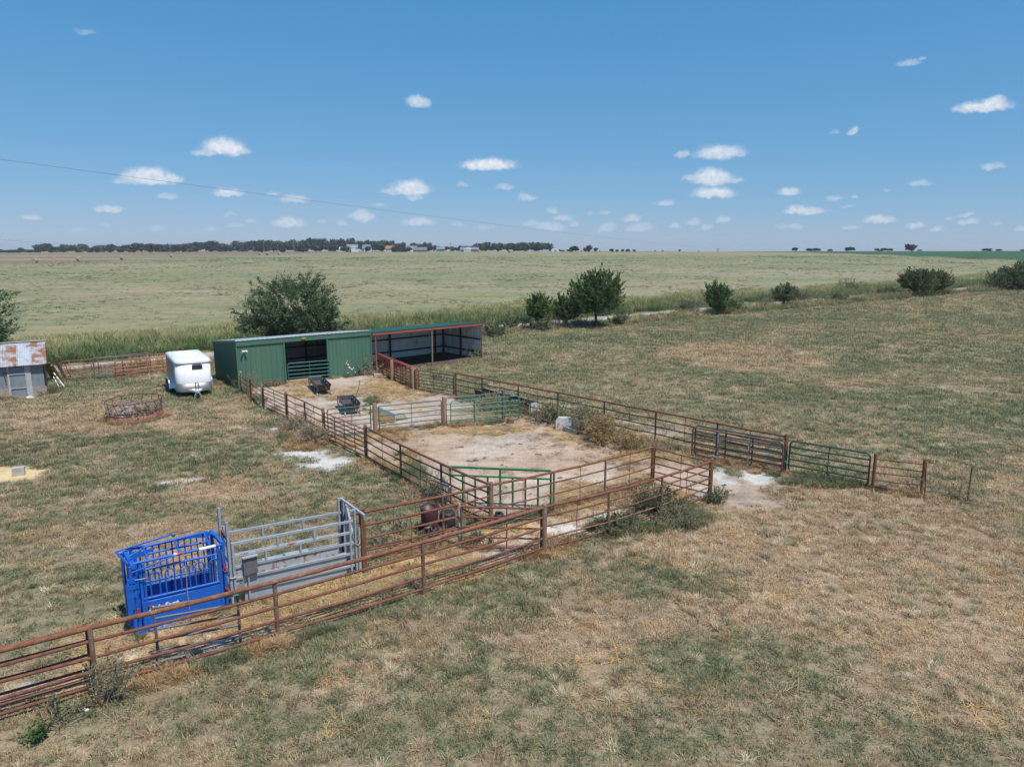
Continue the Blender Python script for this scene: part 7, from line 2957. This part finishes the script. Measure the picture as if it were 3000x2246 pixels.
for a_, b_, w_ in fl:
    a_, b_ = Vector(a_), Vector(b_)
    L_ = (b_ - a_).length
    kk = int(L_ * 26)
    t_r = rng.random(kk)
    dd = (b_ - a_) / L_
    o_r = rng.normal(0, w_ * .45, kk)
    xs_.append(a_.x + (b_.x - a_.x) * t_r - dd.y * o_r)
    ys_.append(a_.y + (b_.y - a_.y) * t_r + dd.x * o_r)
for (px, py, rx, ry, cnt) in ((1965, 1525, 120, 34, 420), (1830, 1548, 110, 26, 300), (885, 1285, 75, 36, 420), (2420, 1412, 130, 22, 240)):
    bl = blob(px, py, rx, ry)
    an, rr = rng.random(cnt) * 6.283, np.sqrt(rng.random(cnt))
    dy_ = bl[3] * rr * np.sin(an)
    xs_.append(bl[0] + bl[2] * rr * np.cos(an) + dy_ * bl[4])
    ys_.append(bl[1] + dy_)
x, y = np.concatenate(xs_), np.concatenate(ys_)
k = clear(x, y) & (fbm(x, y, 1.4, 71, 2) > .40)
x, y = x[k], y[k]
n = len(x)
m_ = fbm(x, y, 3, 72, 2)
tint = np.where((m_ > .56)[:, None], c_green * .6 + c_olive * .4, np.where((rng.random(n) < .5)[:, None], c_straw * .8 + c_dry * .2, c_dry)) * rng.uniform(.75, 1.2, (n, 1))
gp = np.maximum(soft(blob(1965, 1525, 140, 45), x, y), soft(blob(1830, 1548, 130, 35), x, y))
tint = np.where((rng.random(n) < gp * .8)[:, None], np.array([.15, .19, .10]) * rng.uniform(.75, 1.3, (n, 1)), tint)
sc = rng.uniform(.5, 1.05, (n, 1)) * np.ones((1, 3))
scatter('fence_line_grass', 'taller unmown grass along the fence lines and shed walls', x, y, gz(x, y) - .01, tint, sc, BUNCH, rng, .2)

# tall verge beyond and before the lane
x, y = band(rng, 22, 190, 3.0, .80, 6)
rd = seg_dist(ROAD, x, y)
ed = (fbm(x, y, 8, 81, 2) - .5) * 7
right = sstep(5, 60, x)
k = (rd > 2.2) & (rd < 22 + 1.6 * ed - 4 * right) & (rng.random(len(x)) < sstep(.28, .5, fbm(x, y, 5, 82, 2)) * .8 + .2)
k2 = (rd < -1.4) & (rd > np.where(x < -20, -2.4, -6.0 + ed * .3)) & (rng.random(len(x)) < .75 * sstep(.34, .55, fbm(x, y, 5, 83, 2)) + .25)
kk = (k | k2) & clear(x, y)
near = k2[kk]
x, y, rd = x[kk], y[kk], rd[kk]
n = len(x)
m1 = fbm(x, y, 6, 84, 2)
lush = np.array([.15, .215, .085])
yel = np.array([.35, .35, .165])
tan = np.array([.40, .30, .17])
tt = sstep(3.5, 14, rd + (m1 - .5) * 9)
tt = np.where(rd < 0, sstep(.4, .65, m1), tt)
tint = lush * (1 - tt[:, None]) + yel * tt[:, None]
tint = np.where((rng.random(n) < .16 + .3 * near)[:, None], tan, tint) * rng.uniform(.75, 1.25, (n, 1))
hh = np.where(near, .60 + .35 * sstep(18, 45, x), (1.05 - .25 * sstep(5, 60, x)) * (1 - .5 * sstep(6, 24, rd))) * rng.uniform(.5, 1.15, n) * (.62 + .7 * fbm(x, y, 2.6, 86, 2))
sc = np.stack([np.full(n, 1.35), np.full(n, 1.35), hh], 1)
scatter('tall_lane_grass', 'tall green and yellow grass in the verge along the lane', x, y, gz(x, y) - .02, tint, sc, TALL, rng, .20)

# darker forbs and stubble clumps in the hay field
x, y = band(rng, 80, 330, .62, .80, 6)
rd = seg_dist(ROAD, x, y)
pch = fbm(x, y, 14, 91, 2) * .6 + fbm(x, y, 4, 92, 2) * .4
k = (rd > 11) & (rng.random(len(x)) < .16 + .8 * sstep(.56, .68, pch)) & (~inside(BROWN, x, y))
x, y, pch = x[k], y[k], pch[k]
n = len(x)
tint = np.where((pch > .6)[:, None], np.array([.13, .165, .09]), np.array([.25, .23, .14])) * rng.uniform(.75, 1.25, (n, 1))
tint = np.where((fbm(x, y, 30, 93, 2) > .6)[:, None], np.array([.17, .23, .10]) * rng.uniform(.8, 1.2, (n, 1)), tint)
sc = rng.uniform(.9, 1.8, (n, 1)) * np.array([[1, 1, .8]])
scatter('field_clumps', 'dark weeds and stubble clumps dotted over the hay field', x, y, gz(x, y), tint, sc, COARSE, rng)
